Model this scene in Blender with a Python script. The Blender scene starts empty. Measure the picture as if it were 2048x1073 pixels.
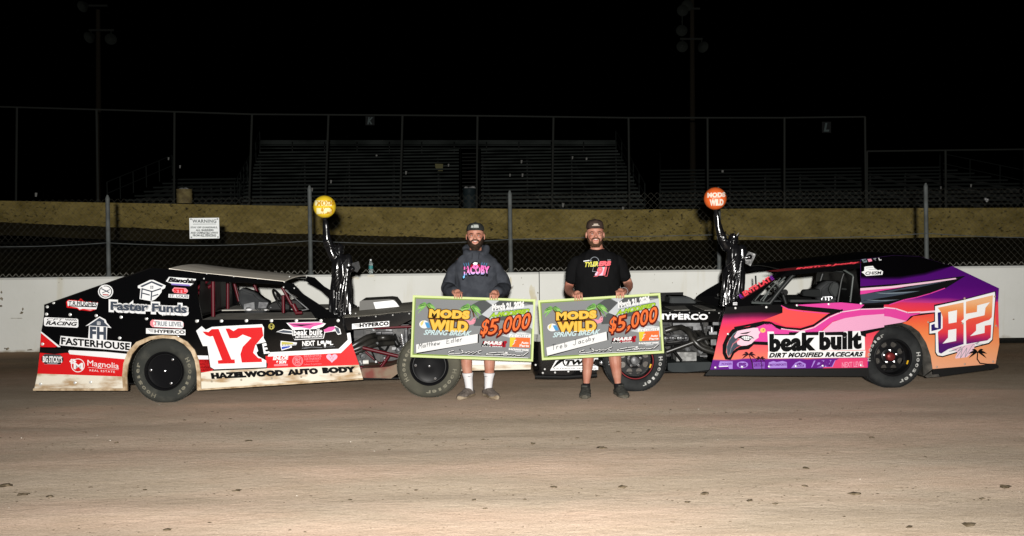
import bpy, bmesh, math, random
from mathutils import Vector, Matrix, noise, geometry
from mathutils.bvhtree import BVHTree

# ------------------------------------------------------------------ camera, sky, light, exposure
R = math.radians
sc = bpy.context.scene
COL = sc.collection
random.seed(7)
F, CX, CY = 2048 * 35 / 36.0, 1024.0, 536.5      # focal length and centre in pixels of the 2048 px photograph
CAM = Vector((0, 0, 1.705))
cam_d = bpy.data.cameras.new('camera')
cam_d.lens, cam_d.sensor_width, cam_d.clip_end = 35, 36, 1000
cam = bpy.data.objects.new('camera', cam_d)
COL.objects.link(cam)
CROT = (Matrix.Rotation(R(90 - 1.913), 3, 'X') @ Matrix.Rotation(R(-0.70), 3, 'Z'))
cam.matrix_world = Matrix.Translation(CAM) @ CROT.to_4x4()
sc.camera = cam

world = bpy.data.worlds.new('World')
sc.world = world
world.use_nodes = True
wn = world.node_tree
sky = wn.nodes.new('ShaderNodeTexSky')
sky.sky_type = 'NISHITA'
sky.sun_disc = False
sky.sun_elevation = R(-6)                           # night: the sun is well below the horizon
sky.sun_rotation = R(180)
wn.links.new(sky.outputs[0], wn.nodes['Background'].inputs[0])
wn.nodes['Background'].inputs[1].default_value = 0.05

# the photographer's flash on a bracket just above and behind the camera: the light that took this picture
fl = bpy.data.lights.new('camera_flash', 'SPOT')
fl.shadow_soft_size, fl.spot_size, fl.spot_blend = 0.06, R(108), 1.0
fl.energy, fl.color = 13800, (1.0, 0.975, 0.925)
flash = bpy.data.objects.new('camera_flash', fl)
COL.objects.link(flash)
flash.location = (0.02, -0.75, 1.93)
flash.rotation_euler = (R(90 + 7.0), 0, R(-0.5))

sc.view_settings.view_transform = 'Standard'
sc.view_settings.look = 'None'
sc.view_settings.exposure = 0.0
sc.view_settings.gamma = 1.0

# ------------------------------------------------------------------ helpers: layout
def ray(px, py):
    return (CROT @ Vector(((px - CX) / F, -(py - CY) / F, -1.0))).normalized()

def at(px, py, Y):
    "the point on the vertical plane y = Y seen at a pixel of the photograph"
    d = ray(px, py)
    return CAM + d * ((Y - CAM.y) / d.y)

CROPS = {0: (0, 0, 1), 1: (50, 500, .2983), 2: (370, 500, .2983), 3: (600, 540, .2609), 4: (1050, 500, .2983),
         5: (1380, 480, .2983), 6: (1660, 480, .2982), 'ca': (810, 570, .1491), 'cb': (1070, 570, .1491),
         'm1': (860, 420, .1864), 'm2': (1100, 420, .1864), 's1': (600, 380, .2424), 's2': (1380, 360, .2424),
         'f1': (880, 700, .1118), 'f2': (1120, 690, .1118), 'bA': (0, 200, .3355), 'bB': (480, 200, .3355),
         'bC': (960, 200, .3355), 'bD': (1440, 200, .3355), 'r1': (1420, 620, .12113), 'r2': (1840, 560, .1864),
         'r3': (1660, 500, .11186), 'r4': (1470, 540, .13184), 'l5': (390, 540, .14648), 'l3': (690, 580, .177),
         'e4': (1310, 570, .1771), 'n7': (1040, 700, .09766), 'h1': (920, 440, .06522), 'h2': (1160, 440, .06522)}
def px(crop, x, y):
    c = CROPS[crop]
    return c[0] + c[2] * x, c[1] + c[2] * y
def atc(crop, x, y, Y):
    return at(*px(crop, x, y), Y)

class Surf:
    "an inclined plane of a car: b = off - k*(z - zj), b counted from the near side plane towards the camera"
    def __init__(s, O, u, n, k=0.0, zj=0.0, off=0.0):
        s.O, s.u, s.n, s.k, s.zj, s.off = O, u, n, k, zj, off
        s.N = (n + Vector((0, 0, k))).normalized()
    def at(s, x, y, eps=0.0):
        d = ray(x, y)
        c = CAM - s.O
        t = -(c.dot(s.n) - s.off + s.k * (CAM.z - s.zj)) / (d.dot(s.n) + s.k * d.z)
        return CAM + d * t + s.N * eps

# ------------------------------------------------------------------ helpers: materials
def lin(c):
    c /= 255.0
    return c / 12.92 if c <= .04045 else ((c + .055) / 1.055) ** 2.4
def rgb(r, g, b, k=1.0):
    return (lin(r) * k, lin(g) * k, lin(b) * k, 1)
KC = 0.47
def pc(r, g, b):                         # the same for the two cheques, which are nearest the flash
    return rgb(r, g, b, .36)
def paint(r, g, b):                      # paint and print colours as they come out under the flash at ten metres
    return rgb(r, g, b, KC)

MATS = {}
def mat(name, col, rough=.5, metal=0.0, spec=.10, var=None, vs=8.0, vstretch=(1, 1, 1), bump=0.0, bs=30.0, coat=0.0,
        bstretch=(1, 1, 1), thr=(.42, .62), detail=6.0, emit=None, alpha=None, trans=0.0):
    if name in MATS:
        return MATS[name]
    m = bpy.data.materials.new(name)
    m.use_nodes = True
    nt = m.node_tree
    p = nt.nodes['Principled BSDF']
    p.inputs['Roughness'].default_value = rough
    p.inputs['Metallic'].default_value = metal
    p.inputs['Specular IOR Level'].default_value = spec
    p.inputs['Coat Weight'].default_value = coat * .4
    p.inputs['Transmission Weight'].default_value = trans
    p.inputs['Base Color'].default_value = col
    tc = nt.nodes.new('ShaderNodeTexCoord')
    def tex(scale, stretch, det):
        mp = nt.nodes.new('ShaderNodeMapping')
        mp.inputs['Scale'].default_value = stretch
        n = nt.nodes.new('ShaderNodeTexNoise')
        n.inputs['Scale'].default_value = scale
        n.inputs['Detail'].default_value = det
        nt.links.new(tc.outputs['Object'], mp.inputs[0])
        nt.links.new(mp.outputs[0], n.inputs['Vector'])
        return n
    if var:
        n = tex(vs, vstretch, detail)
        r = nt.nodes.new('ShaderNodeValToRGB')
        r.color_ramp.elements[0].position, r.color_ramp.elements[1].position = thr
        r.color_ramp.elements[0].color, r.color_ramp.elements[1].color = col, var
        nt.links.new(n.outputs['Fac'], r.inputs[0])
        nt.links.new(r.outputs[0], p.inputs['Base Color'])
    if bump:
        n = tex(bs, bstretch, 3)
        b = nt.nodes.new('ShaderNodeBump')
        b.inputs['Strength'].default_value = bump
        b.inputs['Distance'].default_value = .02
        nt.links.new(n.outputs['Fac'], b.inputs['Height'])
        nt.links.new(b.outputs[0], p.inputs['Normal'])
    MATS[name] = m
    return m

def ramp_mat(name, stops, z0, z1, rough=.3, coat=.3, xs=0.0, bump=.0):
    "paint that runs through several colours with height (object space), as on a printed wrap"
    m = bpy.data.materials.new(name)
    m.use_nodes = True
    nt = m.node_tree
    p = nt.nodes['Principled BSDF']
    p.inputs['Roughness'].default_value = rough
    p.inputs['Coat Weight'].default_value = coat * .3
    p.inputs['Specular IOR Level'].default_value = .12
    tc = nt.nodes.new('ShaderNodeTexCoord')
    sp = nt.nodes.new('ShaderNodeSeparateXYZ')
    nt.links.new(tc.outputs['Object'], sp.inputs[0])
    ma = nt.nodes.new('ShaderNodeMath'); ma.operation = 'MULTIPLY_ADD'
    ma.inputs[1].default_value = xs
    nt.links.new(sp.outputs['X'], ma.inputs[0]); nt.links.new(sp.outputs['Z'], ma.inputs[2])
    mr = nt.nodes.new('ShaderNodeMapRange')
    mr.inputs['From Min'].default_value, mr.inputs['From Max'].default_value = z0, z1
    nt.links.new(ma.outputs[0], mr.inputs[0])
    n = nt.nodes.new('ShaderNodeTexNoise'); n.inputs['Scale'].default_value = 3.0
    nt.links.new(tc.outputs['Object'], n.inputs['Vector'])
    m2 = nt.nodes.new('ShaderNodeMath'); m2.operation = 'MULTIPLY_ADD'
    m2.inputs[1].default_value = .06
    nt.links.new(n.outputs['Fac'], m2.inputs[0]); nt.links.new(mr.outputs[0], m2.inputs[2])
    m3 = nt.nodes.new('ShaderNodeMath'); m3.operation = 'SUBTRACT'; m3.inputs[1].default_value = .03
    nt.links.new(m2.outputs[0], m3.inputs[0])
    r = nt.nodes.new('ShaderNodeValToRGB')
    els = r.color_ramp.elements
    for i, (pos, c) in enumerate(stops):
        e = els[i] if i < 2 else els.new(pos)
        e.position, e.color = pos, c
    nt.links.new(m3.outputs[0], r.inputs[0])
    nt.links.new(r.outputs[0], p.inputs['Base Color'])
    if bump:
        n = nt.nodes.new('ShaderNodeTexNoise'); n.inputs['Scale'].default_value = 2.2
        b = nt.nodes.new('ShaderNodeBump'); b.inputs['Strength'].default_value = bump; b.inputs['Distance'].default_value = .03
        nt.links.new(tc.outputs['Object'], n.inputs['Vector'])
        nt.links.new(n.outputs['Fac'], b.inputs['Height']); nt.links.new(b.outputs[0], p.inputs['Normal'])
    return m

# ------------------------------------------------------------------ helpers: meshes
class MB:
    "collects shapes (world coordinates) and links them as ONE mesh object"
    def __init__(s):
        s.v, s.f, s.m, s.mats = [], [], [], []
    def mi(s, m):
        if m not in s.mats: s.mats.append(m)
        return s.mats.index(m)
    def add(s, vs, fs, m):
        o = len(s.v); k = s.mi(m)
        s.v += [Vector(v) for v in vs]
        for f in fs:
            s.f.append([o + i for i in f]); s.m.append(k)
    def box(s, c, size, m, rot=None):
        c = Vector(c); h = Vector(size) / 2
        vs = [Vector((x * h.x, y * h.y, z * h.z)) for x in (-1, 1) for y in (-1, 1) for z in (-1, 1)]
        if rot is not None: vs = [rot @ v for v in vs]
        s.add([c + v for v in vs], [(0, 1, 3, 2), (4, 6, 7, 5), (0, 4, 5, 1), (2, 3, 7, 6), (0, 2, 6, 4), (1, 5, 7, 3)], m)
    def bar(s, a, b, w, h, m):
        a, b = Vector(a), Vector(b); d = (b - a)
        q = d.to_track_quat('X', 'Z').to_matrix()
        s.box((a + b) / 2, (d.length, w, h), m, q)
    def tube(s, pts, r, m, n=8, cap=True):
        pts = [Vector(p) for p in pts]
        rs = r if isinstance(r, (list, tuple)) else [r] * len(pts)
        rings = []; ref = None
        for i, p in enumerate(pts):
            t = (pts[min(i + 1, len(pts) - 1)] - pts[max(i - 1, 0)]).normalized()
            if ref is None: ref = t.orthogonal().normalized()
            ref = (ref - t * ref.dot(t)).normalized()
            bi = t.cross(ref)
            rings.append([p + (ref * math.cos(a) + bi * math.sin(a)) * rs[i] for a in [2 * math.pi * j / n for j in range(n)]])
        s.loft(rings, m, cap)
    def loft(s, rings, m, cap=True, closed=True):
        n = len(rings[0]); vs = [v for r in rings for v in r]; fs = []
        for i in range(len(rings) - 1):
            for j in range(n if closed else n - 1):
                k = (j + 1) % n
                fs.append((i * n + j, i * n + k, (i + 1) * n + k, (i + 1) * n + j))
        if cap:
            fs.append(tuple(range(n - 1, -1, -1))); fs.append(tuple((len(rings) - 1) * n + j for j in range(n)))
        s.add(vs, fs, m)
    def prism(s, poly, thick, m):
        "a plane outline (3-D points, may be concave) given a thickness vector"
        poly = [Vector(p) for p in poly]; t = Vector(thick); n = len(poly)
        tris = geometry.tessellate_polygon([poly])
        vs = poly + [p + t for p in poly]
        fs = [tuple(a) for a in tris] + [tuple(i + n for i in reversed(a)) for a in tris]
        fs += [(i, (i + 1) % n, (i + 1) % n + n, i + n) for i in range(n)]
        s.add(vs, fs, m)
    def sheet(s, poly, m):
        poly = [Vector(p) for p in poly]
        s.add(poly, [tuple(a) for a in geometry.tessellate_polygon([poly])], m)
    def sphere(s, c, r, m, nu=16, nv=10, sx=1, sy=1, sz=1):
        c = Vector(c); rings = []
        for i in range(nv + 1):
            th = math.pi * i / nv
            rr = max(math.sin(th), .02)
            rings.append([c + Vector((sx * r * rr * math.cos(2 * math.pi * j / nu), sy * r * rr * math.sin(2 * math.pi * j / nu), -sz * r * math.cos(th))) for j in range(nu)])
        s.loft(rings, m)
    def lathe(s, c, axis, prof, m, n=48, cap=False):
        "profile = [(distance along axis, radius)] turned round the axis through c"
        axis = Vector(axis).normalized(); e1 = axis.orthogonal().normalized(); e2 = axis.cross(e1); c = Vector(c)
        s.loft([[c + axis * h + (e1 * math.cos(2 * math.pi * j / n) + e2 * math.sin(2 * math.pi * j / n)) * r for j in range(n)] for h, r in prof], m, cap)
    def build(s, name, parent=None, smooth=40, recalc=True, mesh_only=False):
        me = bpy.data.meshes.new(name)
        inv = Matrix.Identity(4)
        if parent is not None: inv = world_of(parent).inverted()
        me.from_pydata([inv @ v for v in s.v], [], s.f)
        for m in s.mats: me.materials.append(m)
        me.polygons.foreach_set('material_index', s.m)
        if recalc:
            bm = bmesh.new(); bm.from_mesh(me)
            bmesh.ops.recalc_face_normals(bm, faces=bm.faces); bm.to_mesh(me); bm.free()
        if smooth:
            me.polygons.foreach_set('use_smooth', [True] * len(me.polygons))
            me.set_sharp_from_angle(angle=R(smooth))
        me.update()
        o = bpy.data.objects.new(name, me); COL.objects.link(o)
        if parent is not None: o.parent = parent
        return o

def world_of(o):
    m = o.matrix_basis.copy()
    while o.parent:
        o = o.parent; m = o.matrix_basis @ m
    return m

def thing(name, label, cat, loc=(0, 0, 0), group=None):
    o = bpy.data.objects.new(name, None); o.empty_display_size = .2
    COL.objects.link(o); o.location = loc
    o['label'] = label; o['category'] = cat
    if group: o['group'] = group
    return o
def tag(o, label, cat, group=None):
    o['label'] = label; o['category'] = cat
    if group: o['group'] = group
    return o
def part_empty(name, parent, loc):
    o = bpy.data.objects.new(name, None); o.empty_display_size = .1; COL.objects.link(o)
    o.parent = parent; o.location = world_of(parent).inverted() @ Vector(loc)
    return o

TXT, BOX = {}, {}
def text2d(t, bold=0.0, shear=0.0, space=1.0):
    bold *= 1.35; key = (t, bold, shear, space)
    if key not in TXT:
        cu = bpy.data.curves.new('lettering', 'FONT')
        cu.body, cu.offset, cu.shear, cu.space_character = t, bold, shear, space
        cu.resolution_u = 3
        ob = bpy.data.objects.new('lettering', cu); COL.objects.link(ob)
        dg = bpy.context.evaluated_depsgraph_get()
        me = bpy.data.meshes.new_from_object(ob.evaluated_get(dg))
        vs = [(v.co.x, v.co.y) for v in me.vertices]; fs = [tuple(p.vertices) for p in me.polygons]
        bpy.data.objects.remove(ob); bpy.data.curves.remove(cu); bpy.data.meshes.remove(me)
        x0, x1 = min(v[0] for v in vs), max(v[0] for v in vs); y0, y1 = min(v[1] for v in vs), max(v[1] for v in vs)
        if bold:                                       # a heavier cut keeps the frame of the plain one, so outlines line up
            text2d(t, 0.0, shear, space); x0, x1, y0, y1 = BOX[(t, 0.0, shear, space)]
        BOX[key] = (x0, x1, y0, y1)
        TXT[key] = ([((x - x0) / (x1 - x0), (y - y0) / max(y1 - y0, 1e-6)) for x, y in vs], fs)
    return TXT[key]

class Decal(MB):
    "thin printed shapes laid on a surface; coordinates are those of a crop of the photograph"
    def __init__(s, fn, crop=0, base=.0015, step=.0009):
        super().__init__(); s.fn, s.crop, s.base, s.step = fn, crop, base, step
    def P(s, x, y, lv): return s.fn(*px(s.crop, x, y), s.base + s.step * lv)
    def poly(s, pts, m, lv=0):
        v2 = [Vector((x, y, 0)) for x, y in pts]
        s.add([s.P(x, y, lv) for x, y in pts], [tuple(t) for t in geometry.tessellate_polygon([v2])], m); return s
    def line(s, pts, w, m, lv=0):
        for (x0, y0), (x1, y1) in zip(pts, pts[1:]):
            d = Vector((x1 - x0, y1 - y0)); L = max(d.length, 1e-6); nx, ny = -d.y / L * w / 2, d.x / L * w / 2
            ex, ey = d.x / L * w * .3, d.y / L * w * .3
            s.poly([(x0 - ex + nx, y0 - ey + ny), (x1 + ex + nx, y1 + ey + ny), (x1 + ex - nx, y1 + ey - ny), (x0 - ex - nx, y0 - ey - ny)], m, lv)
        return s
    def disc(s, x, y, rx, m, lv=0, ry=None, n=18):
        ry = ry or rx
        return s.poly([(x + rx * math.cos(2 * math.pi * i / n), y + ry * math.sin(2 * math.pi * i / n)) for i in range(n)], m, lv)
    def ringd(s, x, y, r0, r1, m, lv=0, n=22):
        c = [(math.cos(2 * math.pi * i / n), math.sin(2 * math.pi * i / n)) for i in range(n)]
        vs = [s.P(x + a * r0, y + b * r0, lv) for a, b in c] + [s.P(x + a * r1, y + b * r1, lv) for a, b in c]
        s.add(vs, [(i, (i + 1) % n, (i + 1) % n + n, i + n) for i in range(n)], m); return s
    def text(s, t, q, m, lv=0, bold=0.0, shear=0.0, space=1.0, arc=0.0):
        "q = (x left, y top left, x right, y top right, height)"
        vs, fs = text2d(t, bold, shear, space)
        xl, yl, xr, yr, h = q
        s.add([s.P(xl + (xr - xl) * a, yl + (yr - yl) * a + h * (1 - b) - arc * 4 * a * (1 - a), lv) for a, b in vs], fs, m); return s
    def rect(s, q, m, lv=0, cut=0.0):
        xl, yl, xr, yr, h = q
        if cut:
            return s.poly([(xl + cut, yl), (xr - cut, yr), (xr, yr + cut), (xr, yr + h - cut), (xr - cut, yr + h), (xl + cut, yl + h), (xl, yl + h - cut), (xl, yl + cut)], m, lv)
        return s.poly([(xl, yl), (xr, yr), (xr, yr + h), (xl, yl + h)], m, lv)
# ------------------------------------------------------------------ the setting
def ground_material():
    m = bpy.data.materials.new('packed_clay'); m.use_nodes = True; nt = m.node_tree
    p = nt.nodes['Principled BSDF']; p.inputs['Roughness'].default_value = .95; p.inputs['Specular IOR Level'].default_value = .15
    geo = nt.nodes.new('ShaderNodeNewGeometry')
    def nz(scale, stretch, det, rough=.6):
        mp = nt.nodes.new('ShaderNodeMapping'); mp.inputs['Scale'].default_value = stretch
        n = nt.nodes.new('ShaderNodeTexNoise'); n.inputs['Scale'].default_value = scale
        n.inputs['Detail'].default_value = det; n.inputs['Roughness'].default_value = rough
        nt.links.new(geo.outputs['Position'], mp.inputs[0]); nt.links.new(mp.outputs[0], n.inputs['Vector'])
        return n
    def ramp(n, a, b, ca, cb):
        r = nt.nodes.new('ShaderNodeValToRGB'); e = r.color_ramp.elements
        e[0].position, e[1].position, e[0].color, e[1].color = a, b, ca, cb
        nt.links.new(n.outputs['Fac'], r.inputs[0]); return r
    def mix(mode, fac, a, b):
        x = nt.nodes.new('ShaderNodeMix'); x.data_type = 'RGBA'; x.blend_type = mode
        if isinstance(fac, float): x.inputs['Factor'].default_value = fac
        else: nt.links.new(fac, x.inputs['Factor'])
        nt.links.new(a, x.inputs['A']); nt.links.new(b, x.inputs['B']); return x
    base = ramp(nz(1.0, (.22, .8, 1), 6, .65), .3, .7, (.43, .354, .278, 1), (.505, .427, .348, 1))      # wheel-polished bands along the track
    band = ramp(nz(1.0, (.06, 1.5, 1), 6, .65), .34, .66, (.90, .88, .86, 1), (1.04, 1.03, 1.03, 1))
    c1 = mix('MULTIPLY', .8, base.outputs[0], band.outputs[0])
    scuff = ramp(nz(1.0, (.7, 4.5, 1), 9, .8), .57, .72, (1, 1, 1, 1), (.74, .70, .65, 1))          # thin dark streaks
    c2 = mix('MULTIPLY', .45, c1.outputs['Result'], scuff.outputs[0])
    pink = ramp(nz(.5, (.5, 1.3, 1), 4), .44, .62, (0, 0, 0, 1), (1, 1, 1, 1))                        # pinkish fresh clay
    pk = nt.nodes.new('ShaderNodeRGB'); pk.outputs[0].default_value = (.66, .47, .375, 1)
    c3 = mix('MIX', pink.outputs[0], c2.outputs['Result'], pk.outputs[0])
    c3b = mix('MIX', .50, c3.outputs['Result'], c2.outputs['Result'])
    speck = ramp(nz(26, (.55, 1, 1), 3, .6), .66, .72, (1, 1, 1, 1), (.42, .36, .28, 1))              # crumbs
    clus = ramp(nz(1.1, (.3, 1.2, 1), 3), .50, .66, (0, 0, 0, 1), (1, 1, 1, 1))
    c4 = mix('MULTIPLY', clus.outputs[0], c3b.outputs['Result'], speck.outputs[0])
    mott = ramp(nz(5.0, (.5, 1.2, 1), 8, .75), .30, .70, (.86, .84, .80, 1), (1.07, 1.07, 1.08, 1))
    c4 = mix('MULTIPLY', .9, c4.outputs['Result'], mott.outputs[0])
    fine = ramp(nz(90, (.7, 1, 1), 4, .7), .3, .7, (.74, .73, .70, 1), (1.16, 1.16, 1.16, 1))
    c5 = mix('MULTIPLY', 1.0, c4.outputs['Result'], fine.outputs[0])
    # ground colour darkens towards the wall, with a ragged edge
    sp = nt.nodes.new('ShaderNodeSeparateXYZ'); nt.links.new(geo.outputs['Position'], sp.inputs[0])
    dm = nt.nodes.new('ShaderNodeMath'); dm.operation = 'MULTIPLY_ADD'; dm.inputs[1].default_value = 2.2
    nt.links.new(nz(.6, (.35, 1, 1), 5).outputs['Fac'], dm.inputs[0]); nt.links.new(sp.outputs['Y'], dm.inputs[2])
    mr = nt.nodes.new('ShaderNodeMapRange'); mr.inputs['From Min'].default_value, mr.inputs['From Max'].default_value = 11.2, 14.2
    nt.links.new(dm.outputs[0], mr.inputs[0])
    # soft wheel lanes worn along the track
    ln = nt.nodes.new('ShaderNodeMath'); ln.operation = 'MULTIPLY_ADD'; ln.inputs[1].default_value = .42
    nt.links.new(nz(.5, (.25, .6, 1), 3).outputs['Fac'], ln.inputs[0]); nt.links.new(sp.outputs['Y'], ln.inputs[2])
    lm = nt.nodes.new('ShaderNodeMapRange'); lm.inputs['From Min'].default_value, lm.inputs['From Max'].default_value = 4.71, 11.21
    nt.links.new(ln.outputs[0], lm.inputs[0])
    lr = nt.nodes.new('ShaderNodeValToRGB'); els = lr.color_ramp.elements; els[0].position, els[1].position = 0, 1
    for c_, w_, k_ in ((5.85, .10, .90), (6.66, .16, .88), (7.35, .25, 1.04), (8.03, .16, .80), (8.7, .2, 1.03), (9.43, .12, .80), (10.2, .2, .92)):
        q = (c_ - 4.5) / 6.5
        for pos, v in ((q - w_ / 6.5, 1.0), (q, k_), (q + w_ / 6.5, 1.0)): e = els.new(max(0, min(1, pos))); e.color = (v, v * .99, v * .97, 1)
    for e in (els[0], els[-1]): e.color = (1, 1, 1, 1)
    c5 = mix('MULTIPLY', .9, c5.outputs['Result'], lr.outputs[0])
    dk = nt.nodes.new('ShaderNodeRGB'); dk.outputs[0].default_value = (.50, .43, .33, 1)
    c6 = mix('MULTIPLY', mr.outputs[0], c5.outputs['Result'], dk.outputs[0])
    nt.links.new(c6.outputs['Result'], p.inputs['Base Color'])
    b1 = nt.nodes.new('ShaderNodeBump'); b1.inputs['Strength'].default_value = .55; b1.inputs['Distance'].default_value = .015
    nt.links.new(nz(11, (.7, 1.4, 1), 9, .75).outputs['Fac'], b1.inputs['Height'])
    nt.links.new(b1.outputs[0], p.inputs['Normal'])
    return m
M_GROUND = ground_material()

def grid(name, xs, ys, hf, m):
    vs = [(x, y, hf(x, y)) for y in ys for x in xs]; n = len(xs)
    fs = [(j * n + i, j * n + i + 1, (j + 1) * n + i + 1, (j + 1) * n + i) for j in range(len(ys) - 1) for i in range(n - 1)]
    mb = MB(); mb.add(vs, fs, m); o = mb.build(name, smooth=60); o['kind'] = 'structure'; return o
def near_h(x, y):
    if y > 15.5 or y < 2.5: return 0.0
    a = min(1, (y - 2.5) / 1.0, (15.5 - y) / 1.0, (12 - abs(x)) / 2) if abs(x) < 12 else 0
    a = max(0, a)
    flat = .25 if 9.6 < y < 12.8 else 1.0
    return a * flat * (.012 * noise.noise(Vector((x * .25, y * 1.8, 1.3))) + .005 * noise.noise(Vector((x * 1.1, y * 5.0, 4.1))))
xs = [-160, -90, -50, -25, -16, -12.5] + [-12 + .12 * i for i in range(201)] + [12.5, 16, 25, 50, 90, 160]
ys = [-30, -12, -4, 0, 2] + [2.5 + .09 * i for i in range(150)] + [16.2, 20, 40, 90, 180, 400]
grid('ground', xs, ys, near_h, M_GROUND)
M_BANK = mat('dark_damp_clay', (.030, .024, .012, 1), .95, spec=.05, var=(.05, .041, .020, 1), vs=1.6, vstretch=(.35, 1, 1), bump=.6, bs=7)
bank = lambda x, y: 0.02 + max(0, min(1, (y - 19.0) / 13.0)) * 1.44 + .04 * noise.noise(Vector((x * .7, y * .7, 2)))
grid('banked_track', [-60 + 1.0 * i for i in range(121)], [18.2 + .5 * i for i in range(29)], bank, M_BANK)
M_LOT = mat('gravel_lot', (.05, .046, .04, 1), .95, var=(.08, .075, .06, 1), vs=2)
grid('embankment', [-90, 90], [32.4, 150], lambda x, y: 1.6, M_LOT)

# white concrete track wall -------------------------------------------------------------
def wall_material():
    m = bpy.data.materials.new('white_painted_concrete'); m.use_nodes = True; nt = m.node_tree
    p = nt.nodes['Principled BSDF']; p.inputs['Roughness'].default_value = .75; p.inputs['Specular IOR Level'].default_value = .25
    geo = nt.nodes.new('ShaderNodeNewGeometry'); sp = nt.nodes.new('ShaderNodeSeparateXYZ')
    nt.links.new(geo.outputs['Position'], sp.inputs[0])
    def nz(scale, st, det):
        mp = nt.nodes.new('ShaderNodeMapping'); mp.inputs['Scale'].default_value = st
        n = nt.nodes.new('ShaderNodeTexNoise'); n.inputs['Scale'].default_value = scale; n.inputs['Detail'].default_value = det
        nt.links.new(geo.outputs['Position'], mp.inputs[0]); nt.links.new(mp.outputs[0], n.inputs['Vector']); return n
    def ramp(src, a, b, ca, cb):
        r = nt.nodes.new('ShaderNodeValToRGB'); e = r.color_ramp.elements
        e[0].position, e[1].position, e[0].color, e[1].color = a, b, ca, cb
        nt.links.new(src, r.inputs[0]); return r
    def mul(fac, a, b, mode='MULTIPLY'):
        x = nt.nodes.new('ShaderNodeMix'); x.data_type = 'RGBA'; x.blend_type = mode
        if isinstance(fac, float): x.inputs['Factor'].default_value = fac
        else: nt.links.new(fac, x.inputs['Factor'])
        nt.links.new(a, x.inputs['A']); nt.links.new(b, x.inputs['B']); return x.outputs['Result']
    base = ramp(nz(1.3, (1, 1, 1), 5).outputs['Fac'], .3, .7, (.51, .51, .475, 1), (.57, .57, .545, 1)).outputs[0]
    drip = ramp(nz(1.0, (5, 1, .5), 4).outputs['Fac'], .60, .76, (1, 1, 1, 1), (.84, .79, .66, 1)).outputs[0]
    c = mul(.7, base, drip)
    chip = ramp(nz(9, (1, 1, .8), 5).outputs['Fac'], .70, .735, (0, 0, 0, 1), (1, 1, 1, 1)).outputs[0]       # chipped paint
    area = ramp(nz(.55, (1, 1, 2), 2).outputs['Fac'], .52, .60, (0, 0, 0, 1), (1, 1, 1, 1)).outputs[0]
    dark = nt.nodes.new('ShaderNodeRGB'); dark.outputs[0].default_value = (.12, .10, .075, 1)
    c = mul(mul(1.0, chip, area), c, dark.outputs[0], 'MIX')
    # splashed mud at the foot
    mp = nt.nodes.new('ShaderNodeMath'); mp.operation = 'MULTIPLY_ADD'; mp.inputs[1].default_value = .22
    nt.links.new(nz(3.5, (1, 1, 1.4), 7).outputs['Fac'], mp.inputs[0]); 
    ng = nt.nodes.new('ShaderNodeMath'); ng.operation = 'MULTIPLY'; ng.inputs[1].default_value = -1
    nt.links.new(sp.outputs['Z'], ng.inputs[0]); nt.links.new(ng.outputs[0], mp.inputs[2])
    mud = ramp(mp.outputs[0], .06, .13, (0, 0, 0, 1), (1, 1, 1, 1)).outputs[0]
    mc = nt.nodes.new('ShaderNodeRGB'); mc.outputs[0].default_value = (.20, .155, .10, 1)
    c = mul(mud, c, mc.outputs[0], 'MIX')
    nt.links.new(c, p.inputs['Base Color'])
    b = nt.nodes.new('ShaderNodeBump'); b.inputs['Strength'].default_value = .25; b.inputs['Distance'].default_value = .01
    nt.links.new(nz(14, (1, 1, 1), 4).outputs['Fac'], b.inputs['Height']); nt.links.new(b.outputs[0], p.inputs['Normal'])
    return m
M_WALL = wall_material()
mb = MB(); mb.prism([(7.25, 14.75, .006), (20, 14.75, .006), (20, 15.19, .006), (7.25, 15.19, .006)], (0, 0, .03), mat('black_strip', (.006, .006, .005, 1), .9, spec=.03, bump=.6, bs=9)); o = mb.build('black_ground_strip', smooth=0); o['kind'] = 'structure'  # black strip on the ground along the wall foot, right side
M_DARKMETAL = mat('dark_steel', (.03, .03, .03, 1), .4, .6)
WY, WT = 15.2, 1.132
cw = thing('concrete_wall', 'low white painted concrete track wall with chipped paint behind the cars', 'wall', (0, WY, 0))
for i in range(-5, 5):                                       # poured sections with open joints
    mb = MB(); x0, x1 = i * 6.1 + .42, (i + 1) * 6.1 + .42 - .012
    zt = WT + .006 * math.sin(i * 2.3)
    prof = [(0, 0), (0, zt - .03), (.03, zt), (.27, zt), (.30, zt - .03), (.30, 0)]
    mb.loft([[(x, WY + a, b) for a, b in prof] for x in (x0, x1)], M_WALL)
    mb.build('wall_section', cw, smooth=0)

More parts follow.
